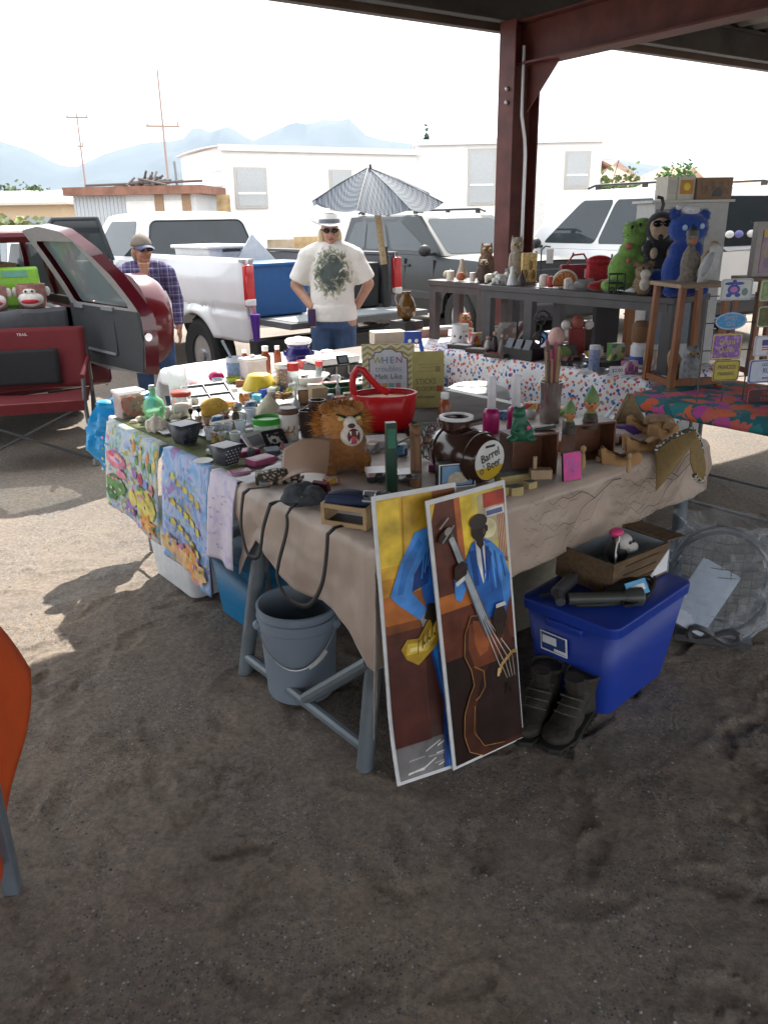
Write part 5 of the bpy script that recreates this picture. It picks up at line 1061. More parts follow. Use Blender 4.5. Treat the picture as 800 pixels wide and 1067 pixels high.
def bag(i, j):
    a = 2 * pi * i; z = .005 + .53 * j; r = 1.12 * math.sqrt(max(.05, 1 - ((z - cz) / .3) ** 2)) if z < .47 else .55 + .3 * (z - .47) / .06
    n_ = 1 + .2 * noise.noise(Vector((cos(a) * 2.4, sin(a) * 2.4, z * 11))) + .16 * abs(noise.noise(Vector((cos(a) * 5, sin(a) * 5, z * 22)))) + .06 * noise.noise(Vector((cos(a) * 14, sin(a) * 14, z * 60)))
    return (.215 * r * cos(a) * n_, .12 * r * sin(a) * n_ + .02, z * (1 + .04 * noise.noise(Vector((a * 2, 0, 3)))))
g.sheet(bag, 64, 36); it.part("plastic_bag", g, glass((.75, .8, .85), .07, .16), smooth=12)
# floor oddments: a board frame and a flattened carton beyond the tote
g = MB(); g.box((0, 0, .12), (.5, .03, .03)); g.box((0, 0, .02), (.5, .03, .03)); g.box((-.24, 0, .07), (.03, .03, .14)); g.box((.24, 0, .07), (.03, .03, .14)); g.finish("wooden_crate", mat((.06, .05, .045), .8), None, uv(1.55, -.02, 0), TH, label="dark low wooden rack standing on the dirt under the straw hat", cat="rack")
g = MB(); g.box((0, 0, .05), (.36, .24, .1)); g.finish("foam_box", mat((.5, .52, .53), .7), None, uv(1.95, .3, .0), TH, bevel=.02, label="whitish foam box in the shade below the straw hat", cat="box")
# ---- neighbouring table at the edge with an orange cloth
nb = empty("trestle_table", "grey legged table under an orange cloth at the picture's edge", "table", (-1.045, 1.733, 0), R(8)); nb["label"] = "grey legged table under a plain orange cloth"
g = MB(); g.box((-1.07, -.2, .73), (1.8, 1.1, .03)); g.finish("tabletop", PLAST, nb)
for x in (0, -1.8):
    for y in (-.02, -.7): g = MB(); g.box((x, y, .355), (.042, .042, .73)); g.finish("leg", mat((.17, .2, .24), .4, .4), nb, bevel=.006)
g = MB()
OC = mat((.55, .075, .01), .8, 0, .1, 12, .15, 30)
def oc(i, j):
    x = -1.85 + 1.89 * i; s = j * 1.9
    x -= .165
    if s < .25: return (x + .17 * (.25 - s) * i ** 8, .36 + .02 * sin(i * 9) * (.25 - s), .502 + s)
    if s < 1.4: return (x, .36 - (s - .25) * .965, .752)
    return (x, -.75 - .02 * sin(i * 7), .752 - (s - 1.4))
g.sheet(oc, 30, 40)
def os_(i, j):                                         # end flap with loose folds, longer at the corner
    y = .36 - 1.11 * i; L_ = .645 - 1.15 * max(0, y - .05) - .25 * max(0, .0 - y) + .012 * sin(i * 20); z = .752 - L_ * j
    return (-.125 + .125 * j * (1 + .2 * sin(i * 14 + 1)) + .02 * sin(j * 3), y + .0 * j, z)
g.sheet(os_, 30, 16); g.finish("tablecloth", OC, None, (-1.045, 1.733, 0), R(8), solid=.004, smooth=60, label="plain orange cloth hanging from the neighbouring table", cat="tablecloth")
# ================================================================ garden flags on the end of the white tables
def flagart(name, base, spots, sc, stripes=None):
    m, b, N, L, tc = nodes_mat(name, .75); nz = N("TexNoise"); nz.inputs["Scale"].default_value = sc; nz.inputs["Detail"].default_value = 3; nz.inputs["Distortion"].default_value = 1.2
    L(tc.outputs["Object"], nz.inputs["Vector"]); n = len(spots); r = ramp(N, [(.32 + .36 * i / (n - 1), c) for i, c in enumerate(spots)]); L(nz.outputs["Fac"], r.inputs[0]); L(r.outputs[0], b.inputs["Base Color"]); return m
SKYB, PNK, GRN, YLW, ORA, PRP, PKR = (.25, .42, .7), (.7, .25, .35), (.15, .32, .1), (.7, .6, .15), (.7, .3, .08), (.35, .2, .5), (.6, .1, .15)
FA = flagart("flag a", SKYB, [(.6, .2, .3), (.35, .5, .75), (.5, .6, .75), (.65, .6, .3), (.3, .5, .75), (.2, .4, .15), (.7, .4, .1)], 11); FB = flagart("flag b", SKYB, [(.6, .5, .2), (.2, .4, .75), (.3, .5, .8), (.5, .55, .75), (.2, .38, .7), (.45, .25, .5)], 9); FC = flagart("flag c", SKYB, [(.6, .55, .72), (.7, .66, .75), (.55, .5, .72)], 9)
def flag(label, v0, v1, drop0, drop1, m, art):
    t = empty("garden_flag", label, "garden flag", uv(0, 0, 0), TH)
    def P(i, j, off=0):
        v = v1 + (v0 - v1) * i; L_ = drop1 + (drop0 - drop1) * i
        return (-.012 - .016 * min(1, j * 4) - .03 * j - .012 * sin(i * 7 + j * 2) * j - off, v, TZ + .004 - L_ * j)
    g = MB(); g.sheet(lambda i, j: P(i, j), 20, 24); g.sheet(lambda i, j: (-.013 + .11 * i, v1 + (v0 - v1) * j, TZ + .0035), 3, 10); c = g.finish("cloth", m, t, solid=.0015)
    mats, idx, g, k = [], {}, MB(), [0]
    def blob(col, i, j, ri, rj, n=10, ph=0, jag=0):
        if col not in idx: idx[col] = len(mats); mats.append(mat(col, .75, 0, .25, 22))
        k[0] += 1; g.mi(idx[col]); pts = [P(min(.995, max(.005, i + ri * (1 + jag * (q % 2)) * cos(2 * pi * q / n + ph))), min(.99, max(.01, j + rj * (1 + jag * (q % 2)) * sin(2 * pi * q / n + ph))), .0022 + .0003 * k[0]) for q in range(n)]
        ctr = P(i, j, .0022 + .0003 * k[0]); g.add([ctr] + pts, [(0, q + 1, (q + 1) % n + 1) for q in range(n)])
    art(blob); g.finish("print", mats, t, smooth=0); return t
def fa(B):
    rr = random.Random(5)
    for k in range(4): B(YLW if k % 2 else ORA, .55 + .13 * k, .13 + .03 * k, .03, .09, 4)
    for k in range(3): B(GRN, .62 + .12 * k, .26, .035, .06, 6)
    B(PNK, .22, .38, .2, .1, 8, .3); B((.75, .45, .5), .22, .36, .13, .05); B(PKR, .15, .33, .06, .03)
    for k in range(4): B((PRP, PKR, (.2, .3, .6), PNK)[k], .56 + .11 * k, .42 + .02 * k, .05, .07, 5)
    B(YLW, .75, .68, .22, .16, 9); B(GRN, .68, .58, .1, .07, 7); B(GRN, .2, .68, .18, .13, 7); B((.08, .2, .08), .12, .8, .1, .09, 6); B(PNK, .32, .52, .09, .05)
    B(ORA, .8, .87, .1, .07, 14, 0, .9); B((.8, .45, .15), .8, .87, .06, .035, 12, .2, .6); B(PRP, .45, .85, .1, .09); B(YLW, .5, .72, .08, .09)
    for k in range(90): B(rr.choice([PNK, GRN, YLW, WHT, SKYB, PRP]), rr.uniform(.05, .95), rr.uniform(.05, .95), .025, .02, 5, rr.uniform(0, 3))
def fb(B):
    rr = random.Random(8)
    for j, col in ((.2, YLW), (.42, YLW), (.6, YLW)):
        for k in range(5): B(col, .25 + .13 * k, j + .03 * k, .07, .035, 5, k)
        for k in range(6): B((.15, .2, .45), .2 + .13 * k, j + .03 * k, .015, .03, 4)
    for k in range(9): B(rr.choice([ORA, PNK, (.7, .35, .15), (.75, .5, .25)]), rr.uniform(.1, .9), rr.uniform(.78, .97), .13, .07, 12, k, .5)
    B(ORA, .62, .8, .13, .08, 14, 0, .6); B(YLW, .62, .8, .06, .035); 
    for k in range(60): B(rr.choice([PRP, GRN, YLW, WHT, (.3, .45, .75)]), rr.uniform(.05, .95), rr.uniform(.05, .95), .02, .02, 5)
def fc(B):
    rr = random.Random(9)
    for k in range(22): B(rr.choice([(.4, .4, .65), (.5, .35, .6), (.65, .5, .65)]), rr.uniform(.1, .8), rr.uniform(.1, .9), .04, .012, 5, rr.uniform(0, 3))
flag("garden flag of pink lettering, green cactus and yellow petals on the table end", 1.54, 2.17, .47, .43, FA, fa)
flag("bright blue garden flag with yellow lettering above orange flowers", 1.06, 1.5, .56, .5, FB, fb)
flag("pale lilac garden flag half covered by the tan cloth", .84, 1.05, .36, .36, FC, fc)
# blue plastic bag on the table corner
it = Item("plastic_bag", "bright blue plastic carrier bag hanging from the table corner", "bag", 0, 0, p=uv(.19, 2.37, TZ), rz=TH); it.s = 1
g = MB()
def bg_(i, j):
    a = 2 * pi * i; z = .03 - .36 * j; w = .13 + .08 * sin(pi * min(1, j * .9)); n_ = 1 + .2 * noise.noise(Vector((cos(a) * 1.8, sin(a) * 1.8, j * 4))) + .12 * abs(noise.noise(Vector((cos(a) * 5 + j * 3, sin(a) * 5, j * 10)))) + .05 * noise.noise(Vector((cos(a) * 14, sin(a) * 14, j * 26)))
    return ((w * cos(a)) * n_, .085 + (.05 + .06 * sin(pi * j)) * sin(a) * n_, z)
g.sheet(bg_, 48, 26)
for k, x in enumerate((-.1, .09)): g.ball((x, .02, .035), (.075, .05, .03), 14, ry=.2)
g.tube([(-.12, .03, .03), (-.05, -.02, .075), (.04, -.01, .05), (.12, .02, .06)], .022, 8); it.only(g, glass((.02, .4, .8), .78, .3), smooth=25)
# ================================================================ goods on the white tables
def I(*a, **k): return Item(*a, **k)
def jar(name, label, cat, px, py, prof, m, lid=None, lm=None, z=TZ + .004, n=24, ln="lid", fill=None, fm=None, fn="contents", group=None, body="body"):
    it = I(name, label, cat, px, py, z, group=group)
    if not (lid or fill): g = it.mb(); g.lathe(prof, n=n); it.only(g, m, smooth=50); return it
    g = it.mb(); g.lathe(prof, n=n); it.part(body, g, m, smooth=50)
    if lid: g = it.mb(); g.lathe(lid, n=n); it.part(ln, g, lm, smooth=50)
    if fill: g = it.mb(); g.lathe(fill, n=n); it.part(fn, g, fm, smooth=50)
    return it
def bx(name, label, cat, px, py, d, m, rz=TH, z=TZ + .004, face=None, fm=None, fn="printed_face", rx=0, ry=0, bevel=.5, group=None, side='front'):
    """a box d=(w, depth, h) in pixels; face: fraction of the front (or top) covered by a print"""
    it = I(name, label, cat, px, py, z, rz, group); g = it.mb(); g.box((0, 0, d[2] / 2), d, rx=rx, ry=ry)
    if not face: it.only(g, m, bevel=bevel * it.s); return it
    it.part("body", g, m, bevel=bevel * it.s); g = it.mb()
    M = Euler((rx, ry, 0)).to_matrix()
    if side == 'front': c = Vector((0, -d[1] / 2 - .12, 0)); dd = (d[0] * face, .2, d[2] * face)
    else: c = Vector((0, 0, d[2] / 2 + .12)); dd = (d[0] * face, d[1] * face, .2)
    g.box(Vector((0, 0, d[2] / 2)) + M @ c, dd, rx=rx, ry=ry); it.part(fn, g, fm); return it
CLEAR = glass((.9, .93, .93), .16); CLEARG = glass((.35, .8, .5), .4); SHELL = mat((.68, .62, .52), .5, 0, .12, 60, .3)
CANDY = confetti("sweets", [(.6, .05, .05), (.7, .4, .05), (.1, .3, .1), (.7, .6, .5), (.3, .08, .05)], 110, .6, (.3, .1, .06), .4)
TOYS = confetti("small toys", [(.6, .05, .05), (.5, .2, .05), (.06, .06, .06), (.6, .5, .4), (.25, .08, .05), (.1, .1, .15)], 55, .55, (.35, .15, .1), .5)
it = I("toy_box", "clear box crammed with small red and orange toys at the table corner", "box", 137, 434, rz=TH)
g = it.mb(); g.box((0, 0, 13), (26, 22, 26)); it.part("box", g, glass((.9, .9, .92), .05), bevel=.004); g = it.mb(); g.box((0, 0, 11.5), (24.5, 20.5, 22)); it.part("toys", g, TOYS); g = it.mb(); g.box((0, 0, 27), (28, 24, 3)); it.part("lid", g, glass((.95, .95, .97), .4), bevel=.004)
jar("bottle", "round green glass bottle beside the box of toys", "bottle", 162, 436, [(5, 0), (9, 2), (11, 9), (11.5, 12), (9.5, 19), (5, 23), (3, 25), (3, 29), (3.6, 31), (3.6, 32)], CLEARG, [(3, 32), (3, 35), (0, 35.5)], STEEL, ln="cap")
g0 = I("ornament", "white garlic shaped ceramic ornament on the table's near edge", "ornament", 164, 450); g = g0.mb(); g.lathe([(4, 0), (8, 1.5), (10.5, 7), (9.5, 12), (5, 15.5), (2, 17), (1.6, 20), (0, 20.5)], n=20); [g.ball((9 * cos(a), 9 * sin(a), 7), (3, 3, 7), 8) for a in [k * pi / 4 for k in range(8)]]; g0.only(g, SHELL, remesh=.004, sm=2)
for px, py, r, lb in ((147, 440, 4.5, "small white stone between the toy box and the garlic ornament"), (154, 437, 3.2, "tiniest white stone behind the garlic ornament"), (140, 442, 3.4, "small white stone just before the toy box")):
    i_ = I("stone", lb, "stone", px, py); g = i_.mb(); g.ball((0, 0, r * .7), (r * 1.3, r, r * .8), 10); i_.only(g, SHELL)
jar("vase", "tall clear glass cylinder vase near the table's far corner", "vase", 188, 423, [(8, 0), (9, 1), (10, 40), (9.4, 40), (8.3, 2), (0, 2)], CLEAR)
jar("glass_jar", "clear jar with a red lid in front of the tall glass vase", "jar", 191, 433, [(8, 0), (10, 1), (10.3, 17), (9, 20), (9, 21)], CLEAR, [(10, 21), (10.4, 21.5), (10.4, 25), (9, 26), (0, 26)], mat((.5, .06, .04), .4), fill=[(8.8, 1), (9.4, 3), (9.4, 12), (0, 12.5)], fm=mat((.75, .68, .6), .6))
jar("candle", "small red candle in front of the clear jar", "candle", 182, 430, [(2.4, 0), (2.4, 13), (1, 14), (.4, 17), (0, 17)], mat((.6, .05, .03), .5), n=12)
i_ = I("figurine", "cream lying animal figurine below the red candle", "figurine", 184, 438); g = i_.mb(); g.ball((0, 0, 3.5), (7, 3.5, 3.5)); g.ball((6, -1, 6), (3, 2.6, 3)); g.ball((-4, -2, 2), (3, 2, 2)); i_.only(g, SHELL, remesh=.004, sm=2)
jar("goblet", "small dark stemmed goblet near the orange knitted hat", "goblet", 200, 440, [(2.6, 0), (2.6, .8), (.7, 1.2), (.7, 8), (2.2, 10), (2.8, 14), (2.4, 14), (0, 10)], mat((.04, .035, .03), .3, .5), n=14)
jar("goblet", "second small dark goblet tight against the orange knitted hat", "goblet", 208, 436, [(2.6, 0), (2.6, .8), (.7, 1.2), (.7, 6), (2.4, 8), (2.8, 11), (2.4, 11), (0, 8)], mat((.05, .04, .03), .3, .5), n=14)
i_ = I("knitted_hat", "orange yellow puffy knitted hat before the framed panel", "hat", 224, 432); g = i_.mb(); g.ball((0, 0, 8), (15, 13, 9.5), 22); g.ball((3, 0, 11), (9, 9, 7), 16); g.lathe([(13.5, 0), (14.5, 2), (13.5, 5)], n=24); i_.only(g, mat((.62, .38, .07), .9, 0, .2, 60, .5, 150), remesh=.006, sm=3)
i_.o = None
it = I("picture", "blue grey four pane picture with black frame lying tilted on the table", "framed picture", 218, 421, rz=TH - .15)
g = it.mb(); g.box((0, 0, 9), (48, 36, 2), rx=.42); it.part("print", g, mat((.42, .47, .55), .4)); g = it.mb()
M_ = Euler((.42, 0, 0)).to_matrix()
for c, d in (((-24, 0, 1), (2, 38, 3)), ((24, 0, 1), (2, 38, 3)), ((0, -18, 1), (50, 2, 3)), ((0, 18, 1), (50, 2, 3)), ((0, 0, 1.1), (1, 36, 2.5)), ((0, 0, 1.15), (48, 1, 2.5))): g.box(Vector((0, 0, 9)) + M_ @ Vector(c), d, rx=.42)
it.part("frame", g, mat((.05, .06, .08), .4)); g = it.mb(); g.prism([(-18, 0), (16, 0), (16, 15)], 20.5, 21.5, 'x'); it.part("easel_side", g, mat((.03, .2, .24), .6))
it = I("basket", "pale woven tray with wooden sticks beneath the orange hat", "tray", 226, 447, rz=TH); g = it.mb(); g.box((0, 0, 2), (40, 16, 4)); it.part("tray", g, mat((.6, .45, .3), .8), bevel=.003); g = it.mb(); g.box((2, 0, 5.5), (34, 11, 3)); it.part("cloth", g, mat((.7, .6, .5), .9), bevel=.004)
def planter(px, py, lb, pat):
    it = I("planter", lb, "planter", px, py, rz=TH + .2); w = 13
    g = it.mb(); p0, p1 = 7, w; g.add([(-p0, -p0, 0), (p0, -p0, 0), (p0, p0, 0), (-p0, p0, 0), (-p1, -p1, 23), (p1, -p1, 23), (p1, p1, 23), (-p1, p1, 23)], [(3, 2, 1, 0), (0, 1, 5, 4), (1, 2, 6, 5), (2, 3, 7, 6), (3, 0, 4, 7)]); it.part("pot", g, mat((.025, .03, .045), .35), solid=.003)
    g = it.mb(); n_ = 0
    for r in range(6):
        for c in range(5):
            if pat < 1 and (c + r) % 2: continue
            z = 2.4 + r * 3.4; t = z / 23; hw2 = p0 + (p1 - p0) * t; x = (-.8 + .4 * c + (.2 if r % 2 else 0)) * hw2
            if abs(x) > hw2 * .9: continue
            for sgn in (0, 1):
                yy = -(hw2 + .25); q = [(x - 1.3, yy, z), (x, yy - .06, z - 1.3), (x + 1.3, yy, z), (x, yy + .1, z + 1.3)]
                if sgn: q = [(-yy, a, c_) for a, b_, c_ in q]
                g.add(q, [(0, 1, 2, 3)])
    it.part("diamond_pattern", g, mat((.6, .6, .6), .5) if pat else mat((.12, .13, .15), .5), smooth=0)
    g = it.mb(); g.box((0, 0, 21.5), (23, 23, 3)); it.part("filling", g, PAPER, bevel=.002)
planter(194, 463, "dark tapered square planter with a faint pattern near the garlic ornament", 0)
planter(237, 485, "dark tapered square planter with a white diamond pattern", 1)
for px, py, w, h, lb, m_ in ((177, 450, 20, 14, "white open card between the garlic ornament and the plain dark planter", PAPER), (262, 500, 22, 15, "white card at the tablecloth edge, lowest of the fanned cards", PAPER), (277, 494, 22, 15, "white card overlapping the fan's middle", PAPER), (291, 488, 20, 14, "white card tucked under the tan leather sheet", PAPER), (213, 452, 16, 18, "crumpled silver foil sheet between the two dark planters", mat((.5, .5, .5), .35, .6))):
    i_ = I("card", lb, "card", px, py, TZ + .014, rz=TH + (px % 7 - 3) * .12); g = i_.mb(); g.sheet(lambda a, c: ((a - .5) * w, (c - .5) * h * 1.6, 1 + 2.2 * (a - .3) ** 2 + (.8 * noise.noise(Vector((a * 4, c * 4, px))) if px == 213 else 0)), 10, 8); i_.only(g, m_, solid=.0015)
jar("plate", "small round white plate at the edge above the flags", "plate", 212, 482, [(0, .6), (6, .6), (10, 2), (10.4, 2.6), (10, 2.8), (6, 1.4), (0, 1.3)], WHITE)
for px, py, h, c1, c2, lb in ((208, 450, 17, (.16, .09, .05), (.4, .28, .18), "little carved brown bear figure behind the plain dark planter"), (217, 453, 18, (.3, .12, .1), (.4, .25, .16), "little reddish wooden figure beside the carved bear"), (224, 462, 12, (.5, .36, .12), (.5, .3, .2), "squat straw coloured figure near the silver sheet"), (246, 438, 15, (.13, .1, .08), (.3, .2, .14), "small brown doll beside the clear glasses"), (236, 441, 12, (.2, .11, .07), (.35, .2, .13), "small brown owl figure behind the crystal pieces")):
    it = I("figurine", lb, "figurine", px, py); g = it.mb(); g.lathe([(3.4, 0), (4.2, 2), (4, h * .35), (3, h * .55), (1.6, h * .62)], n=12); it.part("body", g, mat(c1, .7)); g = it.mb(); g.ball((0, -.3, h * .78), (3.2, 3, h * .22), 10); [g.ball((k * 2.6, 0, h * .93), 1.3, 8) for k in (-1, 1)]; it.part("head", g, mat(c2, .7))
GLS = glass((.8, .85, .9), .28)
for px, py, r, h, lb in ((246, 465, 6, 15, "frosted white glass cup in front of the clear tumblers"), (251, 452, 6, 14, "clear tumbler tallest among the crystal"), (238, 450, 5, 9, "clear crystal bowl beside the tumbler"), (232, 457, 5, 7, "small crystal dish nearest the patterned planter"), (262, 441, 6, 16, "clear wine glass bowl by the wrapped bundle"), (246, 458, 4.5, 8, "little crystal cup between tumbler and frosted cup"), (228, 449, 5.5, 8, "faceted glass dish behind the silver sheet")):
    jar("drinking_glass", lb, "glass", px, py, [(r * .6, 0), (r * .65, .6), (r, h), (r * .88, h), (r * .55, 1.2), (0, 1.2)], mat((.6, .66, .66), .25) if py == 465 else GLS, n=16)
GRT = mat((.45, .52, .4), .3)
jar("tub", "round tub with bright green lid and glassy sides", "tub", 280, 457, [(13, 0), (14.5, 2), (15, 18), (14, 19)], glass((.6, .75, .6), .5), [(15.6, 17), (15.8, 22), (14.6, 23), (14, 20.5), (0, 20.5)], mat((.03, .32, .02), .35))
for px, py, w, h, lb, rz in ((267, 466, 22, 17, "white picture frame lying tilted beside the green lidded tub", .2), (287, 464, 20, 17, "black and white striped frame lying beside the white one", -.1)):
    it = I("picture", lb, "framed picture", px, py, rz=TH + rz); M_ = Euler((.75, 0, 0)).to_matrix(); fm = PAPER if px < 280 else BLACK
    g = it.mb()
    for c, d in (((-w / 2, 0, 0), (4, h + 3, 2.4)), ((w / 2, 0, 0), (4, h + 3, 2.4)), ((0, -h / 2, .02), (w, 4, 2.4)), ((0, h / 2, .02), (w, 4, 2.4))): g.box(Vector((0, 0, 7)) + M_ @ Vector(c), d, rx=.75)
    it.part("frame", g, fm); g = it.mb(); g.box((0, 0, 7), (w, h, 1), rx=.75); it.part("print", g, mat((.35, .38, .42), .3) if px < 280 else confetti("stripes", [(.7, .7, .7), (.03, .03, .03)], 60, .7, (.6, .6, .6), .4))
MAG = mat((.35, .03, .13), .45, 0, .15, 20)
bx("box", "deep magenta slim box beside the patterned planter", "box", 257, 473, (24, 15, 5), MAG, face=.7, fm=mat((.5, .2, .3), .4), side='top')
bx("box", "pinkish magenta box with grey stripe, biggest of the pink boxes", "box", 272, 483, (27, 18, 7), mat((.42, .1, .22), .45), TH + .1, face=.65, fm=mat((.45, .2, .3), .45), side='top')
bx("box", "pale pink envelope box half beneath the white cards", "box", 250, 493, (22, 15, 3), mat((.5, .25, .35), .5), TH - .2, face=.7, fm=mat((.6, .4, .48), .5), side='top')
bx("book", "blue and white booklet leaning by the tan leather sheet", "booklet", 299, 478, (20, 14, 2), mat((.7, .72, .75), .4), TH + .5, rx=.4, face=.6, fm=mat((.04, .25, .45), .4), side='top')
bx("box", "grey blue patterned gift box beside the striped frame", "box", 284, 474, (15, 12, 7), mat((.16, .18, .24), .6, 0, .4, 90), TH - .3, rx=.2)
bx("book", "pink and white booklet standing behind the blue booklet", "booklet", 297, 467, (18, 10, 3), mat((.55, .35, .4), .5), TH + .9, rx=.3, face=.8, fm=mat((.45, .1, .18), .5), side='top')
bx("box", "grey silver packet leaning on the horse canister's foot", "packet", 306, 466, (20, 12, 3), mat((.4, .45, .45), .3, .3), TH + .4, rx=.25)
it = I("bowl", "yellow bowl turned upside down on a blue box", "bowl", 271, 405, TZ + .03); g = it.mb(); g.lathe([(19, 0), (18.6, 1), (12, 14.5), (10, 15.5), (0, 15.6)], n=30); it.part("bowl", g, mat((.72, .55, .06), .4), smooth=50); g = it.mb(); g.lathe([(19, 0), (19.6, .6), (19, 1.4)], n=30); it.part("rim", g, mat((.75, .6, .1), .4))
bx("box", "blue box under the upturned yellow bowl", "box", 279, 411, (26, 20, 8), BLUE)
i_ = I("bundle", "white cloth wrapped bundle gathered to a point", "bundle", 281, 436); g = i_.mb(); g.lathe([(13, 0), (15.5, 3), (15, 9), (9, 16), (5, 21), (2, 25), (0, 26)], n=24); [g.ball((13 * cos(a), 13 * sin(a), 6), (4, 4, 6), 8) for a in (.4, 1.6, 3, 4.2, 5.3)]; i_.only(g, mat((.7, .67, .5), .8, 0, .15, 40, .3), remesh=.005, sm=3)
jar("cup", "little turquoise cup behind the wrapped bundle", "cup", 268, 418, [(4, 0), (5, 3), (5, 7), (4, 7.5), (0, 6)], mat((.03, .35, .5), .35), n=14)
i_ = I("figurine", "orange brown squirrel figure beside the turquoise cup", "figurine", 256, 423); g = i_.mb(); g.ball((0, 0, 5), (5, 4, 5)); g.ball((2, -2, 11), (3, 3, 3)); g.ball((-4, 1, 8), (3, 3, 6)); i_.only(g, mat((.4, .18, .06), .8, 0, .3, 80), remesh=.005, sm=2)
i_ = I("toy_ball", "bright pink round purse lying behind the framed panel", "purse", 226, 398); g = i_.mb(); g.ball((0, 0, 5.5), (8.5, 7, 6)); i_.only(g, mat((.6, .02, .15), .4))
jar("dish", "small yellow green dish beside the pink purse", "dish", 243, 398, [(4, 0), (5, .6), (8, 5), (7.4, 5), (4, 1.4), (0, 1.2)], mat((.45, .5, .04), .4), n=18)
it = jar("mug", "white and blue printed tin with a pen standing in it", "tin", 246, 395, [(8, 0), (8.6, 1), (8.8, 22), (8, 23), (8, 3), (0, 3)], mat((.6, .63, .68), .4), [(8.75, 4), (9, 4.2), (9, 18), (8.75, 18.2)], mat((.2, .3, .5), .45, 0, .4, 60), ln="printed_band")
i_ = I("pen", "grey brush handle standing in the blue printed tin", "brush", 246, 395); g = i_.mb(); g.tube([(0, 0, 4), (-4, 0, 24), (-11, 0, 40)], [1, 1.2, 1.6], 8); i_.only(g, mat((.2, .25, .3), .4))
it = I("canister", "square white canister with an open lid beside the brown bottle", "canister", 265, 397, rz=TH); g = it.mb(); g.box((0, 0, 11), (22, 18, 22)); it.part("body", g, mat((.66, .58, .56), .4), bevel=.008); g = it.mb(); g.box((0, 0, 23), (24, 20, 3)); it.part("lid", g, mat((.75, .72, .7), .4), bevel=.005); g = it.mb(); g.lathe([(3, 24.5), (2.4, 27), (0, 28)], n=12); it.part("knob", g, mat((.75, .72, .7), .4))
jar("bottle", "brown bottle with white cap behind the square canister", "bottle", 278, 393, [(5, 0), (5.4, 1), (5.4, 22), (3, 26), (2.6, 27)], mat((.3, .08, .03), .2), [(3, 27), (3.4, 27.5), (3.4, 32), (0, 32.4)], WHITE, ln="cap")
jar("candy_jar", "tall clear jar of red and brown sweets", "jar", 295, 408, [(6, 0), (6.6, 1), (6.8, 24), (5.8, 26)], glass((.9, .9, .9), .15), [(6.6, 25), (6.8, 25.5), (6.8, 29), (0, 30)], WHITE, fill=[(5.6, 1), (6, 2), (6, 23), (0, 23.5)], fm=CANDY)
i_ = I("flower", "tan dried flower rosette between the sweets jar and the horse canister", "flower", 296, 421); g = i_.mb(); [g.ball((5 * cos(a) * q, 5 * sin(a) * q, 6 + 3 * q), (3, 3, 2), 8, rx=a) for q in (.5, 1, 1.4) for a in [k * 1.05 + q for k in range(6)]]; i_.only(g, mat((.4, .26, .13), .8, 0, .3, 80))
it = jar("cookie_jar", "navy blue ceramic jar with white lid near the woman in the hat", "jar", 312, 379, [(10, 0), (12, 1), (14.5, 7), (14.5, 12), (11, 16), (11, 18), (12, 19), (12, 21), (10, 21)], mat((.02, .02, .14), .15), [(12.5, 21), (14, 22.5), (14, 24.5), (12, 26), (5, 26.5), (3, 28), (0, 28)], WHITE)
for k in (-1, 1): g = it.mb(); g.ball((k * 14.5, 0, 11), (2, 2, 3), 8); it.part("handle", g, mat((.02, .02, .14), .15))
jar("spray_bottle", "slim white nozzle bottle before the dark glass pitchers", "bottle", 309, 430, [(4, 0), (4, 10), (2, 14), (1.2, 16), (1.2, 26), (0, 26)], mat((.6, .62, .66), .35), n=12)
it = jar("container", "clear straight container with a red lid beside the sweets jar", "container", 307, 408, [(5, 0), (5.4, 1), (5.4, 22), (5, 23)], glass((.6, .65, .65), .35), [(5.8, 22), (6, 22.5), (6, 30), (0, 30.5)], mat((.6, .04, .03), .4))
bx("box", "red and white packet lying behind the red lidded container", "packet", 318, 383, (14, 12, 8), mat((.6, .05, .05), .4), face=.7, fm=WHITE, side='top')
it = jar("platter", "wide oval white bowl between the red lid and the projector", "bowl", 322, 400, [(10, 0), (12, 1), (21, 9), (22, 10), (20.5, 10), (11, 2.5), (0, 2.3)], mat((.66, .7, .68), .25), n=32)
bx("box", "open tan card box beside the dark pitchers", "box", 332, 425, (17, 14, 22), mat((.42, .31, .18), .8), rz=TH - .3)
bx("picture", "small brown print leaning on the tan card box", "framed picture", 319, 421, (16, 3, 15), mat((.2, .11, .07), .5), rz=.2, rx=-.2, face=.8, fm=mat((.4, .22, .12), .4))
it = I("canister", "white canister with galloping brown horses and a brown lid", "canister", 302, 458); g = it.mb(); g.lathe([(9, 0), (9.6, 1), (9.8, 28), (9, 29)], n=28); it.part("body", g, mat((.62, .6, .56), .35), smooth=50); g = it.mb(); g.lathe([(10.2, 28), (10.6, 29), (10.4, 32), (9, 34), (0, 34.4)], n=28); it.part("lid", g, mat((.1, .05, .035), .4), smooth=50)
for k in (-1, 1):
    g = it.mb(); o = k * 3; c = lambda x, z: (9.95 * sin((x + o) / 9.9), -9.95 * cos((x + o) / 9.9), z)
    for pts in ([(-4, 9), (-4, 12), (0, 13), (3, 13), (3, 10), (0, 9)], [(2, 12), (3.4, 17), (5, 16), (4.4, 12.5)], [(-4, 10), (-3.2, 10), (-4.6, 6), (-5.2, 6.4)], [(2, 10), (3, 10), (4.6, 6.5), (4, 6)]): g.add([c(*p) for p in pts], [tuple(range(len(pts)))])
    it.part("horse_print", g, mat((.4, .17, .04), .5), smooth=0)
DGL = glass((.09, .06, .05), .72)
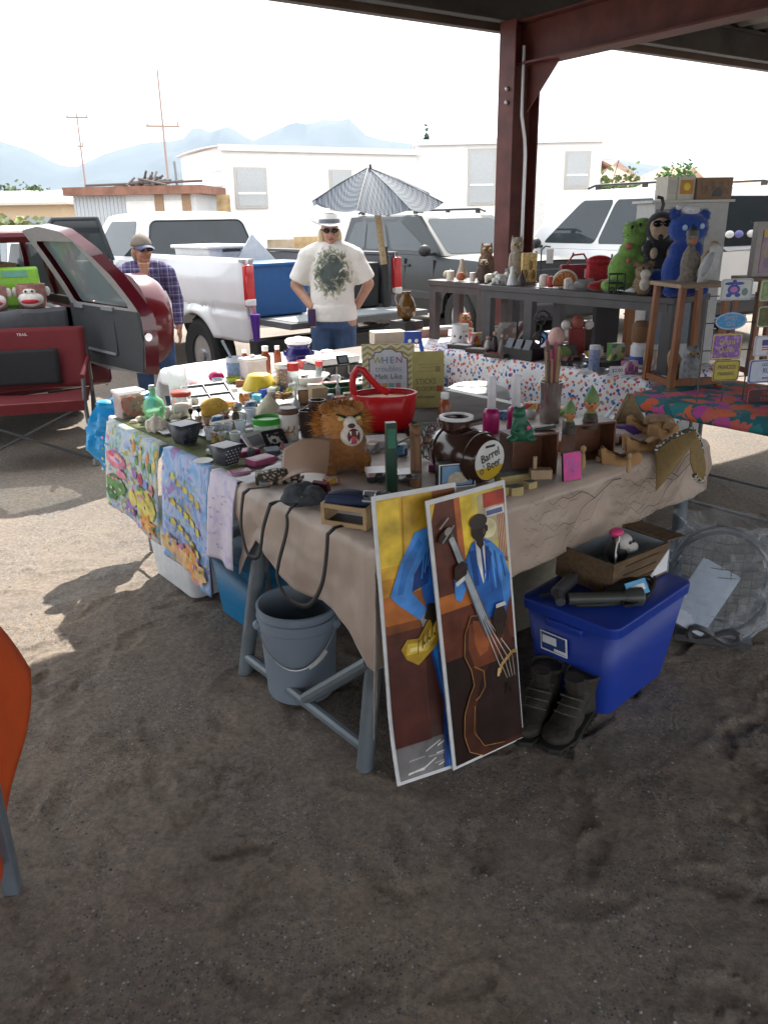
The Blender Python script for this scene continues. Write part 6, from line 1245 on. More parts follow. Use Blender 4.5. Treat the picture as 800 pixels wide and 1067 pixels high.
for px, py, r, h, lb in ((332, 452, 9.5, 36, "tall dark brown glass pitcher beside the lion"), (320, 455, 8, 28, "shorter dark glass pitcher beside the horse canister")):
    it = I("pitcher", lb, "pitcher", px, py); g = it.mb(); g.lathe([(r * .75, 0), (r * .8, 1), (r, h * .5), (r * .92, h), (r * .84, h), (r * .7, 2), (0, 2)], n=22); it.part("body", g, DGL, smooth=50); g = it.mb(); g.tube([(-r * .9, -2, h * .85), (-r * 1.5, -3, h * .75), (-r * 1.5, -3, h * .35), (-r * .9, -2, h * .25)], 1.2, 8); it.part("handle", g, mat((.2, .17, .15), .2))
it = I("projector", "white topped machine on a black base with dangling wires", "machine", 347, 391, rz=.55); g = it.mb(); g.box((0, 0, 17), (46, 34, 7)); it.part("case", g, mat((.75, .75, .74), .4), bevel=.008); g = it.mb(); g.box((0, 0, 6.5), (50, 38, 13)); it.part("stand", g, mat((.035, .035, .035), .4), bevel=.005)
for k in range(3): g = it.mb(); g.tube([(-20 + k * 14, -19, 12), (-22 + k * 14, -23, 5), (-16 + k * 15, -25, 1)], .8, 6); it.part("wire", g, mat((.5, .45, .4), .5))
it = I("phone_stand", "small black handheld device standing on the white machine", "device", 357, 380, TZ + .13, rz=.5); g = it.mb(); g.box((0, 0, 5), (13, 2, 10), rx=-.5); it.part("case", g, BLACK, bevel=.002); g = it.mb(); g.box((0, -1.15, 5.5), (9, .3, 6.5), rx=-.5); it.part("screen", g, mat((.25, .3, .35), .1))
it = I("tray", "shallow black wire tray with green rim behind the lion", "tray", 355, 410, rz=.4); g = it.mb(); g.box((0, 0, 2), (34, 26, 3)); it.part("bottom", g, BLACK)
for c, d in (((0, -13, 5), (35, 1.2, 8)), ((0, 13, 5), (35, 1.2, 8)), ((-17, 0, 5), (1.2, 25, 8)), ((17, 0, 5), (1.2, 25, 8))): g = it.mb(); g.box(c, d); it.part("side", g, mat((.02, .09, .04), .4))
bx("book", "dark red slim book in the black tray", "book", 353, 416, (22, 12, 3), mat((.3, .02, .03), .4), .4, z=TZ + .02)
it = bx("book", "thick white covered book lying between the lion and the red basket", "book", 358, 424, (36, 22, 6), mat((.68, .7, .74), .35), .55, face=.8, fm=WHITE, side='top')
# green runner under the goods and assorted small boxes, tins and toys
g = MB(); g.sheet(lambda a, c: tuple(uv(.03 + .3 * a, 1.0 + 1.2 * c, TZ + .0055 + .003 * noise.noise(Vector((a * 3, c * 9, 4))))), 10, 40); g.finish("table_runner", mat((.12, .14, .05), .85, 0, .3, 14), smooth=180, label="olive green runner cloth under the planters on the white tables", cat="cloth", solid=.002)
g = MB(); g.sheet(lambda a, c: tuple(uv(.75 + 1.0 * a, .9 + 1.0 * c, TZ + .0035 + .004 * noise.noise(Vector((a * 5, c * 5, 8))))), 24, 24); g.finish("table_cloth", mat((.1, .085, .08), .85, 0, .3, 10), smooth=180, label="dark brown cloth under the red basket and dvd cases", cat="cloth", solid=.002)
for px, py, d, m_, fm_, lb in ((214, 412, (16, 9, 5), (.5, .5, .52), (.2, .25, .4), "pale booklet lying beside the tall glass vase"), (238, 409, (18, 10, 4), (.65, .62, .6), (.5, .3, .3), "white folded leaflet behind the yellow bowl's near side"), (252, 402, (12, 8, 6), (.3, .1, .05), (.6, .4, .1), "rust coloured matchbox like carton near the blue printed tin"), (290, 398, (13, 9, 7), (.6, .58, .5), (.1, .2, .35), "cream carton behind the sweets jar"), (336, 412, (22, 12, 5), (.05, .05, .06), (.3, .3, .32), "black flat case before the white oval bowl"), (343, 404, (20, 8, 6), (.3, .03, .03), (.6, .55, .5), "red edged book near the black wire tray"), (376, 408, (22, 12, 9), (.05, .09, .05), (.25, .3, .25), "dark green carton behind the red basket handle"), (372, 436, (20, 14, 6), (.45, .43, .4), (.65, .63, .6), "cream magazine at the red basket's side"), (324, 434, (14, 10, 8), (.12, .09, .07), (.3, .2, .12), "dark brown small chest by the pitchers"), (262, 452, (13, 9, 5), (.5, .45, .42), (.7, .66, .6), "cream soap box beside the green lidded tub"), (233, 432, (14, 8, 5), (.6, .5, .3), (.5, .35, .15), "straw coloured little box behind the wooden tray"), (172, 428, (10, 8, 4), (.62, .6, .58), (.4, .4, .42), "white trinket box near the green glass bottle"), (443, 455, (26, 14, 8), (.03, .03, .035), (.2, .2, .22), "black case standing before the olive gold sign"), (456, 470, (16, 12, 9), (.5, .5, .53), (.25, .25, .3), "pale blue grey box under the jewellery rack"), (421, 440, (18, 10, 12), (.06, .05, .05), (.3, .25, .2), "black box peeping out behind the red basket")):
    bx("small_box", lb, "box", px, py, d, mat(m_, .5), TH + (px % 9 - 4) * .12, face=.8, fm=pack((fm_, m_, tuple(min(.7, c * 1.6) for c in fm_)), 34), side='top')
for px, py, r, h, m_, lb in ((204, 424, 4, 9, (.6, .6, .58), "tiny white pot by the tall glass vase"), (249, 428, 4, 8, (.2, .3, .35), "slate blue pot between squirrel and orange hat"), (289, 430, 4, 7, (.45, .3, .15), "tan clay pot behind the horse canister"), (300, 436, 3.4, 9, (.7, .68, .66), "little white vase touching the horse canister"), (345, 432, 5, 10, (.1, .1, .12), "black mug beside the lion's mane"), (350, 399, 5, 8, (.55, .56, .58), "grey tin beside the white oval bowl"), (380, 424, 5, 9, (.25, .05, .05), "maroon mug behind the red basket's near rim"), (461, 455, 5, 8, (.5, .48, .45), "pale cup beside the dark barrel's mouth"), (524, 462, 4, 10, (.3, .3, .32), "grey tin between the two pink bottles"), (552, 436, 6, 9, (.6, .6, .62), "white tub behind the green statue"), (600, 462, 4, 8, (.4, .36, .3), "stone coloured cup between the two dark boxes")):
    jar("small_pot", lb, "pot", px, py, [(r * .7, 0), (r, h * .2), (r * 1.05, h * .8), (r * .9, h), (r * .75, h), (r * .7, h * .4), (0, h * .35)], mat(m_, .4), n=14)
# --- roaring lion puppet
it = I("plush_lion", "orange brown plush lion with open roaring mouth", "plush toy", 358, 492, rz=R(10)); LION = mat((.3, .12, .025), .95, 0, .35, 60, .6, 180, fuzz=.5)
g = it.mb(); g.ball((2, 6, 18), (25, 17, 20)); g.ball((4, 4, 32), (22, 17, 18)); g.ball((-14, -8, 6), (9, 8, 7)); g.ball((20, -8, 6), (8, 7, 7)); g.ball((23, -6, 14), (6, 6, 9)); it.part("body", g, LION, remesh=.006, sm=4)
g = it.mb(); rr = random.Random(3)
g.ball((0, 2, 52), (22, 17, 20), 20); it.part("head", g, mat((.45, .2, .05), .95, 0, .3, 60, .5, 160, fuzz=.4))
g = it.mb()
for k in range(1300):
    a = rr.uniform(0, 2 * pi); e = rr.uniform(-.5, 1.3); rx_ = cos(e); p = Vector((23 * rx_ * cos(a), 2 + 17 * rx_ * abs(sin(a)) * (1 if rr.random() < .75 else -.55), 52 + 19 * sin(e)))
    d = (p - Vector((0, 2, 50))).normalized(); l = rr.uniform(6, 12); t_ = Vector((rr.uniform(-1, 1), rr.uniform(-1, 1), rr.uniform(-1.4, .3))) * .45; s_ = d.orthogonal().normalized() * .9
    if p.y < -9 and p.z < 60: continue
    g.mi(k % 3); g.add([p - s_, p + s_, p + (d + t_) * l], [(0, 1, 2)])
it.part("mane", g, [mat((.4, .16, .03), .9), mat((.5, .23, .05), .9), mat((.3, .11, .02), .9)], smooth=0)
g = it.mb(); g.ball((8, -13, 43), (12, 8, 12), 18); g.ball((6, -15, 55), (7, 6, 8), 14); it.part("muzzle", g, mat((.68, .62, .55), .9, 0, .2, 70, fuzz=.3), remesh=.004, sm=3)
g = it.mb(); g.ball((9, -20, 43), (6.5, 2.6, 8), 16); it.part("mouth", g, mat((.1, .012, .012), .5)); g = it.mb(); g.ball((9, -21.5, 40), (4, 2, 4.5), 12); it.part("tongue", g, mat((.45, .08, .1), .4))
for k in (-1, 1):
    for z in (48.5, 37.5): g = it.mb(); g.tube([(9 + k * 3.4, -21.5, z), (9 + k * 3, -22.6, z - (4 if z > 45 else -3.5))], [1.1, .2], 8); it.part("tooth", g, WHITE)
    g = it.mb(); g.ball((6 + k * 8.5, -13, 60), (3.4, 2.4, 2.6), 12); it.part("eye", g, mat((.6, .5, .2), .15)); g = it.mb(); g.tube([(6 + k * 4, -16, 62), (6 + k * 13, -12, 64.5)], [1.4, .8], 8); it.part("eyebrow", g, BLACK)
    g = it.mb(); g.ball((k * 17, 1, 68), (6, 4, 6), 12); it.part("ear", g, LION)
g = it.mb(); g.ball((7, -20, 54), (4, 2.6, 2.6), 12); it.part("nose", g, mat((.07, .03, .025), .4))
it = I("handbag", "mustard yellow quilted purse lying against the lion", "purse", 342, 484, rz=TH - .9); g = it.mb(); g.box((0, 0, 8), (40, 16, 14)); it.part("bag", g, mat((.28, .22, .03), .5, 0, .2, 30), bevel=.012)
for k in (-1, 0, 1): g = it.mb(); g.tube([(k * 11, -8.6, 2), (k * 11, -8.8, 14), (k * 11, 0, 15.6), (k * 11, 8.6, 12)], 1.1, 6); it.part("strap", g, mat((.4, .32, .06), .45))
i_ = I("leather_sheet", "smooth tan leather sheet draped over the yellow purse", "leather sheet", 318, 497, TZ + .02, rz=TH - .75); g = i_.mb(); g.sheet(lambda a, c: ((a - .5) * 50, (c - .5) * 40, 12 * sin(a * 2.2) + 22 * c * c + 3 * c + 2 * noise.noise(Vector((a * 2, c * 2, 1)))), 18, 14); i_.only(g, mat((.36, .23, .16), .5, 0, .1, 12, .1), solid=.003)
m, b, N, L, tc = nodes_mat("animal print", .6); vo = N("TexVoronoi"); vo.feature = 'DISTANCE_TO_EDGE'; vo.inputs["Scale"].default_value = 48; L(tc.outputs["Object"], vo.inputs[0]); r = ramp(N, [(.05, (.02, .016, .013)), (.16, (.42, .35, .25))], 'CONSTANT'); L(vo.outputs["Distance"], r.inputs[0]); nzz = N("TexNoise"); nzz.inputs["Scale"].default_value = 40; L(tc.outputs["Object"], nzz.inputs["Vector"]); r2 = ramp(N, [(.47, (0, 0, 0)), (.53, (1, 1, 1))]); L(nzz.outputs["Fac"], r2.inputs[0]); mx = N("Mix"); mx.data_type = 'RGBA'; mx.inputs[6].default_value = (.03, .022, .016, 1); L(r2.outputs[0], mx.inputs[0]); L(r.outputs[0], mx.inputs[7]); L(mx.outputs[2], b.inputs["Base Color"]); LEO = m
it = I("handbag", "brown and cream animal print clutch bag at the table edge", "handbag", 290, 503, rz=TH - .55); g = it.mb(); g.box((0, 0, 7), (46, 20, 12)); g.ball((0, 0, 9), (20, 9, 7)); it.part("bag", g, LEO, remesh=.006, sm=4)
STRAP = mat((.016, .016, .017), .7)
def cpt(u, d, out=.0):      # a point on the hanging end of the tan cloth: v, drop, proud
    return uv(-.055 - .05 * max(0, d) - out, u, TZ + .012 - d)
g = MB(); 
def strap(name, label, pts, w=.011):
    g = MB(); P3 = []
    for i in range(len(pts) - 1):
        for k in range(8):
            t = k / 8; a, b_, c, d = pts[max(0, i - 1)], pts[i], pts[i + 1], pts[min(len(pts) - 1, i + 2)]
            P3.append(tuple(.5 * (2 * b_[q] + (c[q] - a[q]) * t + (2 * a[q] - 5 * b_[q] + 4 * c[q] - d[q]) * t * t + (3 * b_[q] - a[q] - 3 * c[q] + d[q]) * t ** 3) for q in (0, 1)))
    vs = []
    for i, (v_, d_) in enumerate(P3):
        j = min(i + 1, len(P3) - 1); k = max(i - 1, 0); tv, td = P3[j][0] - P3[k][0], P3[j][1] - P3[k][1]; l = math.hypot(tv, td) or 1
        for s in (-1, 1):
            vv, dd = v_ - td / l * w * s, d_ + tv / l * w * s
            vs.append(cpt(vv, dd, .012) if d_ > 0 else uv(-.05 - d_ * 1.0, vv, TZ + .02))
    g.add(vs, [(2 * i, 2 * i + 1, 2 * i + 3, 2 * i + 2) for i in range(len(P3) - 1)]); g.finish(name, STRAP, None, solid=.002, smooth=30, label=label, cat="strap")
strap("bag_strap", "black strap looping down the cloth from the animal print clutch", [(.66, -.07), (.7, .02), (.72, .14), (.68, .235), (.6, .22), (.56, .1), (.52, .02), (.48, -.05)], .009)
strap("bag_strap", "long black strap of the denim bag reaching lowest on the cloth", [(.44, -.05), (.4, .04), (.46, .2), (.47, .27), (.4, .32), (.28, .3), (.2, .2), (.17, .08), (.16, -.05)], .009)
it = I("handbag", "crumpled dark denim bag on the tan cloth's edge", "handbag", 318, 525, rz=TH - .5); g = it.mb(); g.ball((0, 0, 7), (26, 15, 10)); g.ball((-10, 3, 14), (12, 10, 9)); g.ball((9, -4, 12), (12, 9, 9)); g.ball((2, 6, 16), (9, 7, 7)); it.part("bag", g, mat((.06, .068, .08), .8, 0, .5, 40, .6, 50), remesh=.005, sm=2); g = it.mb(); g.tube([(-15, -8, 9), (-4, -12, 12), (10, -10, 9)], .8, 6); it.part("zip", g, STEEL)
it = bx("wallet", "dark maroon wallet standing beside the navy pouch", "wallet", 336, 520, (18, 5, 20), mat((.09, .012, .025), .5), TH - 1.1, rx=.3)
it = I("crate", "small pine crate holding a navy pouch at the table corner", "crate", 366, 545, TZ + .004, rz=R(-25)); PINE = wood((.5, .34, .17), .75, 5)
for c, d in (((0, -16, 22), (52, 2, 5)), ((0, -16, 4), (52, 2, 5)), ((0, 16, 22), (52, 2, 5)), ((-25, 0, 13), (3, 30, 23)), ((25, 0, 13), (3, 30, 23)), ((-24, -16, 13), (4, 2.6, 24)), ((24, -16, 13), (4, 2.6, 24))): g = it.mb(); g.box(c, d); it.part("slat", g, PINE, bevel=.001)
g = it.mb(); g.box((0, 0, 2), (48, 29, 2)); it.part("bottom", g, mat((.05, .04, .035), .8))
p_ = it.p
it = I("pouch", "navy blue fabric pouch filling the pine crate", "pouch", 0, 0, p=p_ + Vector((-.005, .01, .05)), rz=R(-10)); g = it.mb(); g.ball((0, 0, 10), (26, 14, 10)); g.box((0, 0, 8), (48, 22, 14)); it.part("bag", g, mat((.03, .045, .1), .85, 0, .15, 20, .3, 40), remesh=.006, sm=6); g = it.mb(); g.tube([(-22, -8, 16), (0, -12, 19.5), (22, -8, 16)], .9, 6); it.part("zip", g, mat((.02, .025, .05), .6))
it = I("camera", "silver compact camera resting at the edge of the pine crate", "camera", 0, 0, p=p_ + Vector((.085, -.02, .075)), rz=R(-12)); g = it.mb(); g.box((0, 0, 5), (29, 9, 14), rx=-.9); it.part("body", g, mat((.45, .46, .47), .3, .6), bevel=.004)
g = it.mb(); g.lathe([(6, 0), (6, 3), (5, 4), (4, 4), (3.6, 2.5), (0, 2.5)], (5, -2.5, 8.5), 20, rx=.65); it.part("lens", g, mat((.3, .3, .32), .25, .7)); g = it.mb(); g.tube([(-14, -3, 4), (-16, -6, -4), (-10, -9, -14), (-8, -9, -22)], .9, 6); it.part("wrist_strap", g, STRAP)
i_ = I("binoculars", "small black rubbery object behind the silver camera", "binoculars", 392, 503); g = i_.mb(); [g.tube([(k * 5, -6, 6), (k * 5, 2, 6), (k * 4, 8, 6)], [5, 4.6, 3.4], 14) for k in (-1, 1)]; g.box((0, 0, 6), (6, 6, 4)); i_.only(g, mat((.02, .02, .022), .5), smooth=40)
# --- red basket (plain)
it = I("basket", "bright red plastic basket with a tall arched handle", "basket", 401, 447, rz=R(4)); RB = mat((.5, .008, .012), .35)
g = it.mb(); pr_ = [(22, 0), (27, 3), (32, 20), (33, 36), (31, 37), (29, 20), (24, 5), (0, 4)]; g.lathe(pr_, n=36, sx=1, sy=.72); it.part("tub", g, RB, smooth=60); g = it.mb(); g.lathe([(31, 35), (34, 36), (34, 38.5), (31, 38.5)], n=36, sx=1, sy=.72, cap=False); it.part("rim", g, RB)
g = it.mb(); g.tube([(-31, 0, 36), (-32.5, 0, 48), (-31, 0, 58), (-27, 0, 64), (-21, 0, 62), (-15, 0, 54), (-6, 0, 44), (4, 0, 38)], 3.6, 10); it.part("handle", g, RB); g = it.mb(); g.lathe([(28, 33.5), (0, 34.5)], n=30, sx=1, sy=.7); it.part("lining", g, mat((.6, .16, .03), .5))
bx("book", "white magazine stack under the red basket", "magazine", 402, 463, (46, 30, 7), mat((.66, .68, .72), .35), R(8), face=.85, fm=WHITE, side='top')
CDM = confetti("spines", [(.02, .02, .02), (.5, .5, .52), (.25, .12, .18), (.1, .1, .12), (.3, .3, .25), (.6, .6, .6)], 60, .8, (.1, .1, .1), .3)
for k in range(5): bx("dvd_case", ["dvd case lowest in the stack before the red basket", "second dvd case up in the stack before the red basket", "middle dvd case in the stack before the red basket", "dvd case fourth up in the stack before the red basket", "dvd case on top of the stack before the red basket"][k], "dvd case", 398 + k % 2, 493, (34, 24, 4.4), mat([(.03, .03, .03), (.4, .4, .42), (.25, .1, .16), (.05, .05, .06), (.45, .4, .42)][k], .3), R(8), z=TZ + .004 + k * .0125, face=.9, fm=[pack(((.03, .03, .03), (.4, .1, .1), (.3, .3, .32)), 40), DGREY, pack(((.1, .2, .4), (.5, .5, .5), (.03, .03, .03)), 40), PAPER, pack(((.4, .35, .3), (.03, .03, .03), (.5, .2, .2)), 36)][k])
for k in range(4): bx("dvd_case", ["dvd case lowest in the stack by the carved bear post", "second dvd case in the stack by the carved bear post", "third dvd case in the stack by the carved bear post", "top dvd case in the stack by the carved bear post"][k], "dvd case", 424, 496, (26, 22, 5.4), mat([(.3, .3, .3), (.04, .06, .04), (.5, .48, .42), (.15, .12, .1)][k], .3), R(8), z=TZ + .004 + k * .0155, face=.8, fm=[CDM, PAPER, CDM, CDM][k])
it = I("box", "narrow dark green upright box before the red basket", "box", 408, 522, rz=R(12)); g = it.mb(); g.box((0, 0, 42), (11, 9, 84)); it.part("carton", g, mat((.012, .045, .028), .35), bevel=.002); g = it.mb(); g.box((0, -4.65, 68), (8, .3, 20)); it.part("printed_face", g, mat((.03, .14, .09), .3))
it = I("carving", "upright brown carved wooden post with a bear's head", "carving", 433, 508); g = it.mb(); g.tube([(0, 0, 0), (.5, 0, 30), (-.5, 0, 58)], [6.5, 6, 5.4], 12); g.ball((0, -1, 62), (6.5, 6, 6)); g.ball((1, -5, 60), (3.4, 3.4, 3)); [g.ball((k * 5, 0, 67), 2.2, 8) for k in (-1, 1)]; it.part("post", g, wood((.22, .11, .05), .5, 7, .6, (6, 6, 1)), remesh=.004, sm=2); g = it.mb(); g.tube([(-5, -4, 56), (-14, -8, 52), (-27, -8, 46)], 1.1, 6); it.part("arm", g, mat((.12, .13, .05), .5))
it = I("wire_basket", "tangle of costume jewellery on a wire rack beside the dark barrel", "jewellery rack", 447, 480); g = it.mb(); rr = random.Random(6)
for k in range(9): x = -12 + 3 * k; g.tube([(x, 0, 2), (x, -1, 20), (x + 1, 2, 38)], .5, 5)
for z in (4, 16, 28, 40): g.tube([(-13, 0, z), (0, -2, z + 1), (13, 0, z)], .6, 5)
it.part("rack", g, STEEL)
for k in range(16): g = it.mb(); c = Vector((rr.uniform(-12, 12), -4 + rr.uniform(-2, 2), rr.uniform(4, 36))); q = rr.uniform(3, 6); g.tube([c + Vector((q * cos(a), 0, q * sin(a) * 1.4)) for a in [2 * pi * j / 14 for j in range(15)]], .8, 5); it.part("necklace", g, [STEEL, WHITE, mat((.3, .05, .1), .3), DGREY, mat((.1, .3, .2), .3)][k % 5])
# --- signs
it = I("sign", "chevron bordered sign with a white scalloped plaque of words", "sign", 405, 411, rz=R(3)); w, h = 54, 52
g = it.mb(); g.box((0, 1, h / 2), (w, 2, h), rx=-.12); it.part("board", g, mat((.62, .6, .48), .6)); M_ = Euler((-.12, 0, 0)).to_matrix()
def sg(x, z, o): return Vector((0, 1, h / 2)) + M_ @ Vector((x, -1 - o, z - h / 2))
g = it.mb()
for r in range(11):
    z0 = -4 + r * 6
    for c in range(9):
        x0, x1 = -27 + c * 6, -21 + c * 6; up = c % 2 == 0; za, zb = (z0, z0 + 4) if up else (z0 + 4, z0)
        q = [(x0, za), (x1, zb), (x1, zb + 2.6), (x0, za + 2.6)]; q = [(x, min(h - .3, max(.3, z))) for x, z in q]
        if q[0][1] < q[3][1] or q[1][1] < q[2][1]: g.add([sg(x, z, .12) for x, z in q], [(0, 1, 2, 3)])
it.part("chevron_print", g, mat((.4, .33, .08), .6), smooth=0)
def plaque(k): return [(x * k, 26 + (z - 26) * k) for x, z in [(-19, 3), (19, 3), (19, 36), (15, 38), (13, 43), (8, 43), (4, 46), (-4, 46), (-8, 43), (-13, 43), (-15, 38), (-19, 36)]]
g = it.mb(); g.add([sg(x, z, .3) for x, z in plaque(1.06)], [tuple(range(12))]); it.part("plaque_edge", g, mat((.13, .08, .11), .5), smooth=0); g = it.mb(); g.add([sg(x, z, .45) for x, z in plaque(1)], [tuple(range(12))]); it.part("plaque", g, mat((.6, .62, .7), .6), smooth=0)
for t_, z, sz, c, sx in (("WHEN", 35, 9.5, None, 1), ("troubles", 26.5, 8.5, (.25, .3, .4), .95), ("Melt Like", 18.5, 8, (.12, .12, .16), .95)):
    if c: it.text(t_, sz, mat(c, .5), sg(0, z, .7), (pi / 2 - .12, 0, 0), sx=sx)
    else:
        for k, (ch, cc) in enumerate(zip(t_, ((.4, .4, .03), (.1, .2, .4), (.1, .2, .35), (.4, .08, .25)))): it.text(ch, sz, mat(cc, .5), sg(-11 + 7.4 * k, z, .7), (pi / 2 - .12, 0, 0))
g = it.mb()
for k, cc in enumerate(range(4)): g.mi(k).add([sg(-14 + 7 * k, 4.5, .65), sg(-8.5 + 7 * k, 4.5, .65), sg(-8.5 + 7 * k, 12, .65), sg(-14 + 7 * k, 12, .65)], [(0, 1, 2, 3)])
it.part("colour_squares", g, [mat((.3, .4, .1), .5), mat((.6, .3, .1), .5), mat((.2, .4, .4), .5), mat((.5, .2, .3), .5)], smooth=0)
it = I("sign", "olive gold canvas sign leaning behind the chevron sign", "sign", 446, 425, rz=R(6)); g = it.mb(); g.box((0, 1.5, 29), (33, 3, 58), rx=-.1); it.part("board", g, mat((.34, .3, .1), .55, 0, .1, 30)); M_ = Euler((-.1, 0, 0)).to_matrix()
def sg2(x, z, o=.2): return Vector((0, 1.5, 29)) + M_ @ Vector((x, -1.5 - o, z - 29))
for t_, z, sz in (("STICKS", 27.5, 8), ("FLOORS", 20, 6.4), ("and stones", 12, 5)): it.text(t_, sz, mat((.1, .085, .03), .5), sg2(-2.5, z), (pi / 2 - .1, 0, 0), sx=.85)
g = it.mb(); [g.box(sg2(0, z), (w, .2, .5), rx=-.1) for z, w in ((45, 20), (42, 14), (38, 24))]; g.box(sg2(10, 40), (5, .3, 6), rx=-.1); it.part("printed_lines", g, mat((.2, .17, .06), .5)); g = it.mb(); g.box(sg2(11.5, 20, .3), (6, .3, 6), rx=-.1); it.part("red_square", g, mat((.3, .04, .03), .5))
it = I("step_stool", "blue folding plastic stool with round holes behind the chevron sign", "stool", 430, 372, rz=.1)
for k in (-1, 1): g = it.mb(); g.prism([(k * 4, 24), (k * 8, 24), (k * 13, 0), (k * 9, 0)], -2, 2); it.part("leg", g, BLUE, bevel=.003)
g = it.mb(); g.box((0, 0, 20), (18, 5, 13)); it.part("top", g, mat((.025, .06, .3), .4), bevel=.006)
for k in (-1, 1): g = it.mb(); g.lathe([(2, 0), (0, .3)], (k * 3.5, -2.6, 17), 10, rx=pi / 2); it.part("hole", g, WHITE)
bx("box", "pale open topped card box behind the chevron sign", "box", 404, 358, (34, 22, 13), mat((.68, .58, .46), .7), .25)
it = I("tray", "grey brown mesh tray stacked before the pale card box", "tray", 402, 371, rz=.15); g = it.mb(); g.box((0, 0, 4), (44, 16, 8)); it.only(g, mat((.2, .17, .14), .8, 0, .3, 60), bevel=.003)
# --- barrel jar, photo box, roaster, bottles
it = I("barrel", "dark brown barrel shaped jar with white rimmed mouth and a round label", "barrel", 484, 499, rz=R(-52)); BRL = mat((.045, .02, .014), .16, 0, .25, 10, coat=.3)
ax = Vector((cos(-.12), 0, -.0)); R_ = Euler((0, pi / 2 + .0, 0))
prof = [(0, -36), (20, -36), (22, -34), (26, -18), (27.5, 0), (26, 18), (22, 34), (20.5, 35)]
g = it.mb(); n_ = 32; vs = [(z, r * cos(2 * pi * j / n_), 28 + r * sin(2 * pi * j / n_)) for r, z in prof for j in range(n_)]; g.add(vs, [(i * n_ + j, i * n_ + (j + 1) % n_, (i + 1) * n_ + (j + 1) % n_, (i + 1) * n_ + j) for i in range(len(prof) - 1) for j in range(n_)]); it.part("body", g, BRL, smooth=60)
for zz in (-22, 22): g = it.mb(); g.tube([(zz, 25.6 * cos(a), 28 + 25.6 * sin(a)) for a in [2 * pi * k / 36 for k in range(37)]], 1.1, 6); it.part("hoop", g, BRL)
g = it.mb(); g.lathe([(15, 0), (15, 7), (17.5, 8), (17.5, 12), (15, 12.4), (13.5, 10), (13.5, 2)], (-14, 0, 52), 30); it.part("neck", g, BRL, smooth=60); g = it.mb(); g.lathe([(17.8, 10), (17.8, 12.6), (14, 13), (13.4, 11)], (-14, 0, 52), 30, cap=False); it.part("white_rim", g, mat((.6, .6, .6), .4))
def disc(g, r, off, half=None):
    pts = [(off, r * cos(a), 28 + r * sin(a)) for a in [2 * pi * k / 32 for k in range(32)]]
    if half: pts = [(off, y, min(28 + half[1], max(28 + half[0], z))) for _, y, z in pts]
    g.add(pts, [tuple(range(len(pts)))])
g = it.mb(); disc(g, 20.4, 35.2); lb_ = it.part("round_label", g, mat((.6, .6, .58), .4), smooth=0); g = it.mb(); disc(g, 20.2, 35.4, (-20.2, -7)); it.part("label_band", g, mat((.5, .33, .02), .4), smooth=0)
for t_, y, z, sz in (("Barrel", 0, 33, 12.5), ("o' Beer", 0, 22, 12)): it.text(t_, sz, mat((.03, .03, .03), .4), (35.8, y, z), (pi / 2, R(-14), pi / 2), sx=.85)
g = it.mb(); g.box((35.4, 0, 42.5), (.3, 13, 2.4)); it.part("label_mark", g, BLACK)
bx("photo_box", "black box with a pale blue picture of a dome on its front", "box", 474, 506, (40, 12, 26), mat((.02, .02, .022), .35), R(14), face=.82, fm=mat((.2, .36, .58), .35, 0, .15, 20), fn="picture")
i_ = I("lettering_card", "", "", 0, 0, p=(0, 0, 0))
it2 = [o for o in bpy.data.objects if o.name == "photo_box"][0]
s_ = mpp(it2.location); g = MB(s_); g.lathe([(0, 0), (12, 0)], (0, 0, 0), 18); g = MB(s_); g.prism([(-12, 5), (12, 5), (10, 11), (5, 16), (-3, 17), (-9, 13)], -6.6, -6.3); g.finish("dome_print", mat((.55, .48, .36), .5, 0, .25, 60), it2)
g = MB(s_); [g.box((x, -6.5, 13), (1.2, .3, 26)) for x in (-19.4, 19.4)]; [g.box((0, -6.5, z), (38, .3, 1.2)) for z in (.7, 25.3)]; g.finish("white_border", WHITE, it2)
it = I("roaster", "white octagonal lidded roaster with navy body behind the pink bottles", "appliance", 494, 430, .463, rz=R(10))
def octo(g, prof, n=8):
    vs = [(r * cos(2 * pi * (j + .5) / n), r * .66 * sin(2 * pi * (j + .5) / n), z) for r, z in prof for j in range(n)]; g.add(vs, [(i * n + j, i * n + (j + 1) % n, (i + 1) * n + (j + 1) % n, (i + 1) * n + j) for i in range(len(prof) - 1) for j in range(n)] + [tuple(range((len(prof) - 1) * n, len(prof) * n))])
g = it.mb(); octo(g, [(34, 0), (35, 14), (37, 15)]); it.part("body", g, mat((.025, .03, .06), .35), bevel=.004); g = it.mb(); octo(g, [(37, 15), (38, 17), (36, 24), (24, 29)]); it.part("lid", g, mat((.62, .65, .66), .35), bevel=.006); g = it.mb(); octo(g, [(24, 29), (22, 30.5), (6, 32)]); it.part("lid_panel", g, WHITE, bevel=.003)
g = it.mb(); g.tube([(-13, -23, 18), (-12, -28, 17), (12, -28, 17), (13, -23, 18)], 1.5, 8); it.part("handle", g, STEEL)
it = I("dish_rack", "black wire rack before the white octagonal roaster", "rack", 490, 440, .463, rz=R(8)); g = it.mb()
for k in range(11): g.tube([(-22 + 4.4 * k, -7, 0), (-22 + 4.4 * k, -7, 12)], .5, 5); g.tube([(-22 + 4.4 * k, -7, 2), (-22 + 4.4 * k, 8, 2)], .5, 5)
for z in (0.6, 7, 12): g.tube([(-23, 8, z), (-23, -7, z), (23, -7, z), (23, 8, z)], .6, 5)
it.only(g, mat((.03, .035, .05), .4))
bx("box", "white box lid beside the black wire rack", "box", 468, 443, (22, 16, 7), mat((.7, .7, .72), .4), .2)
PKB = mat((.42, .012, .14), .3)
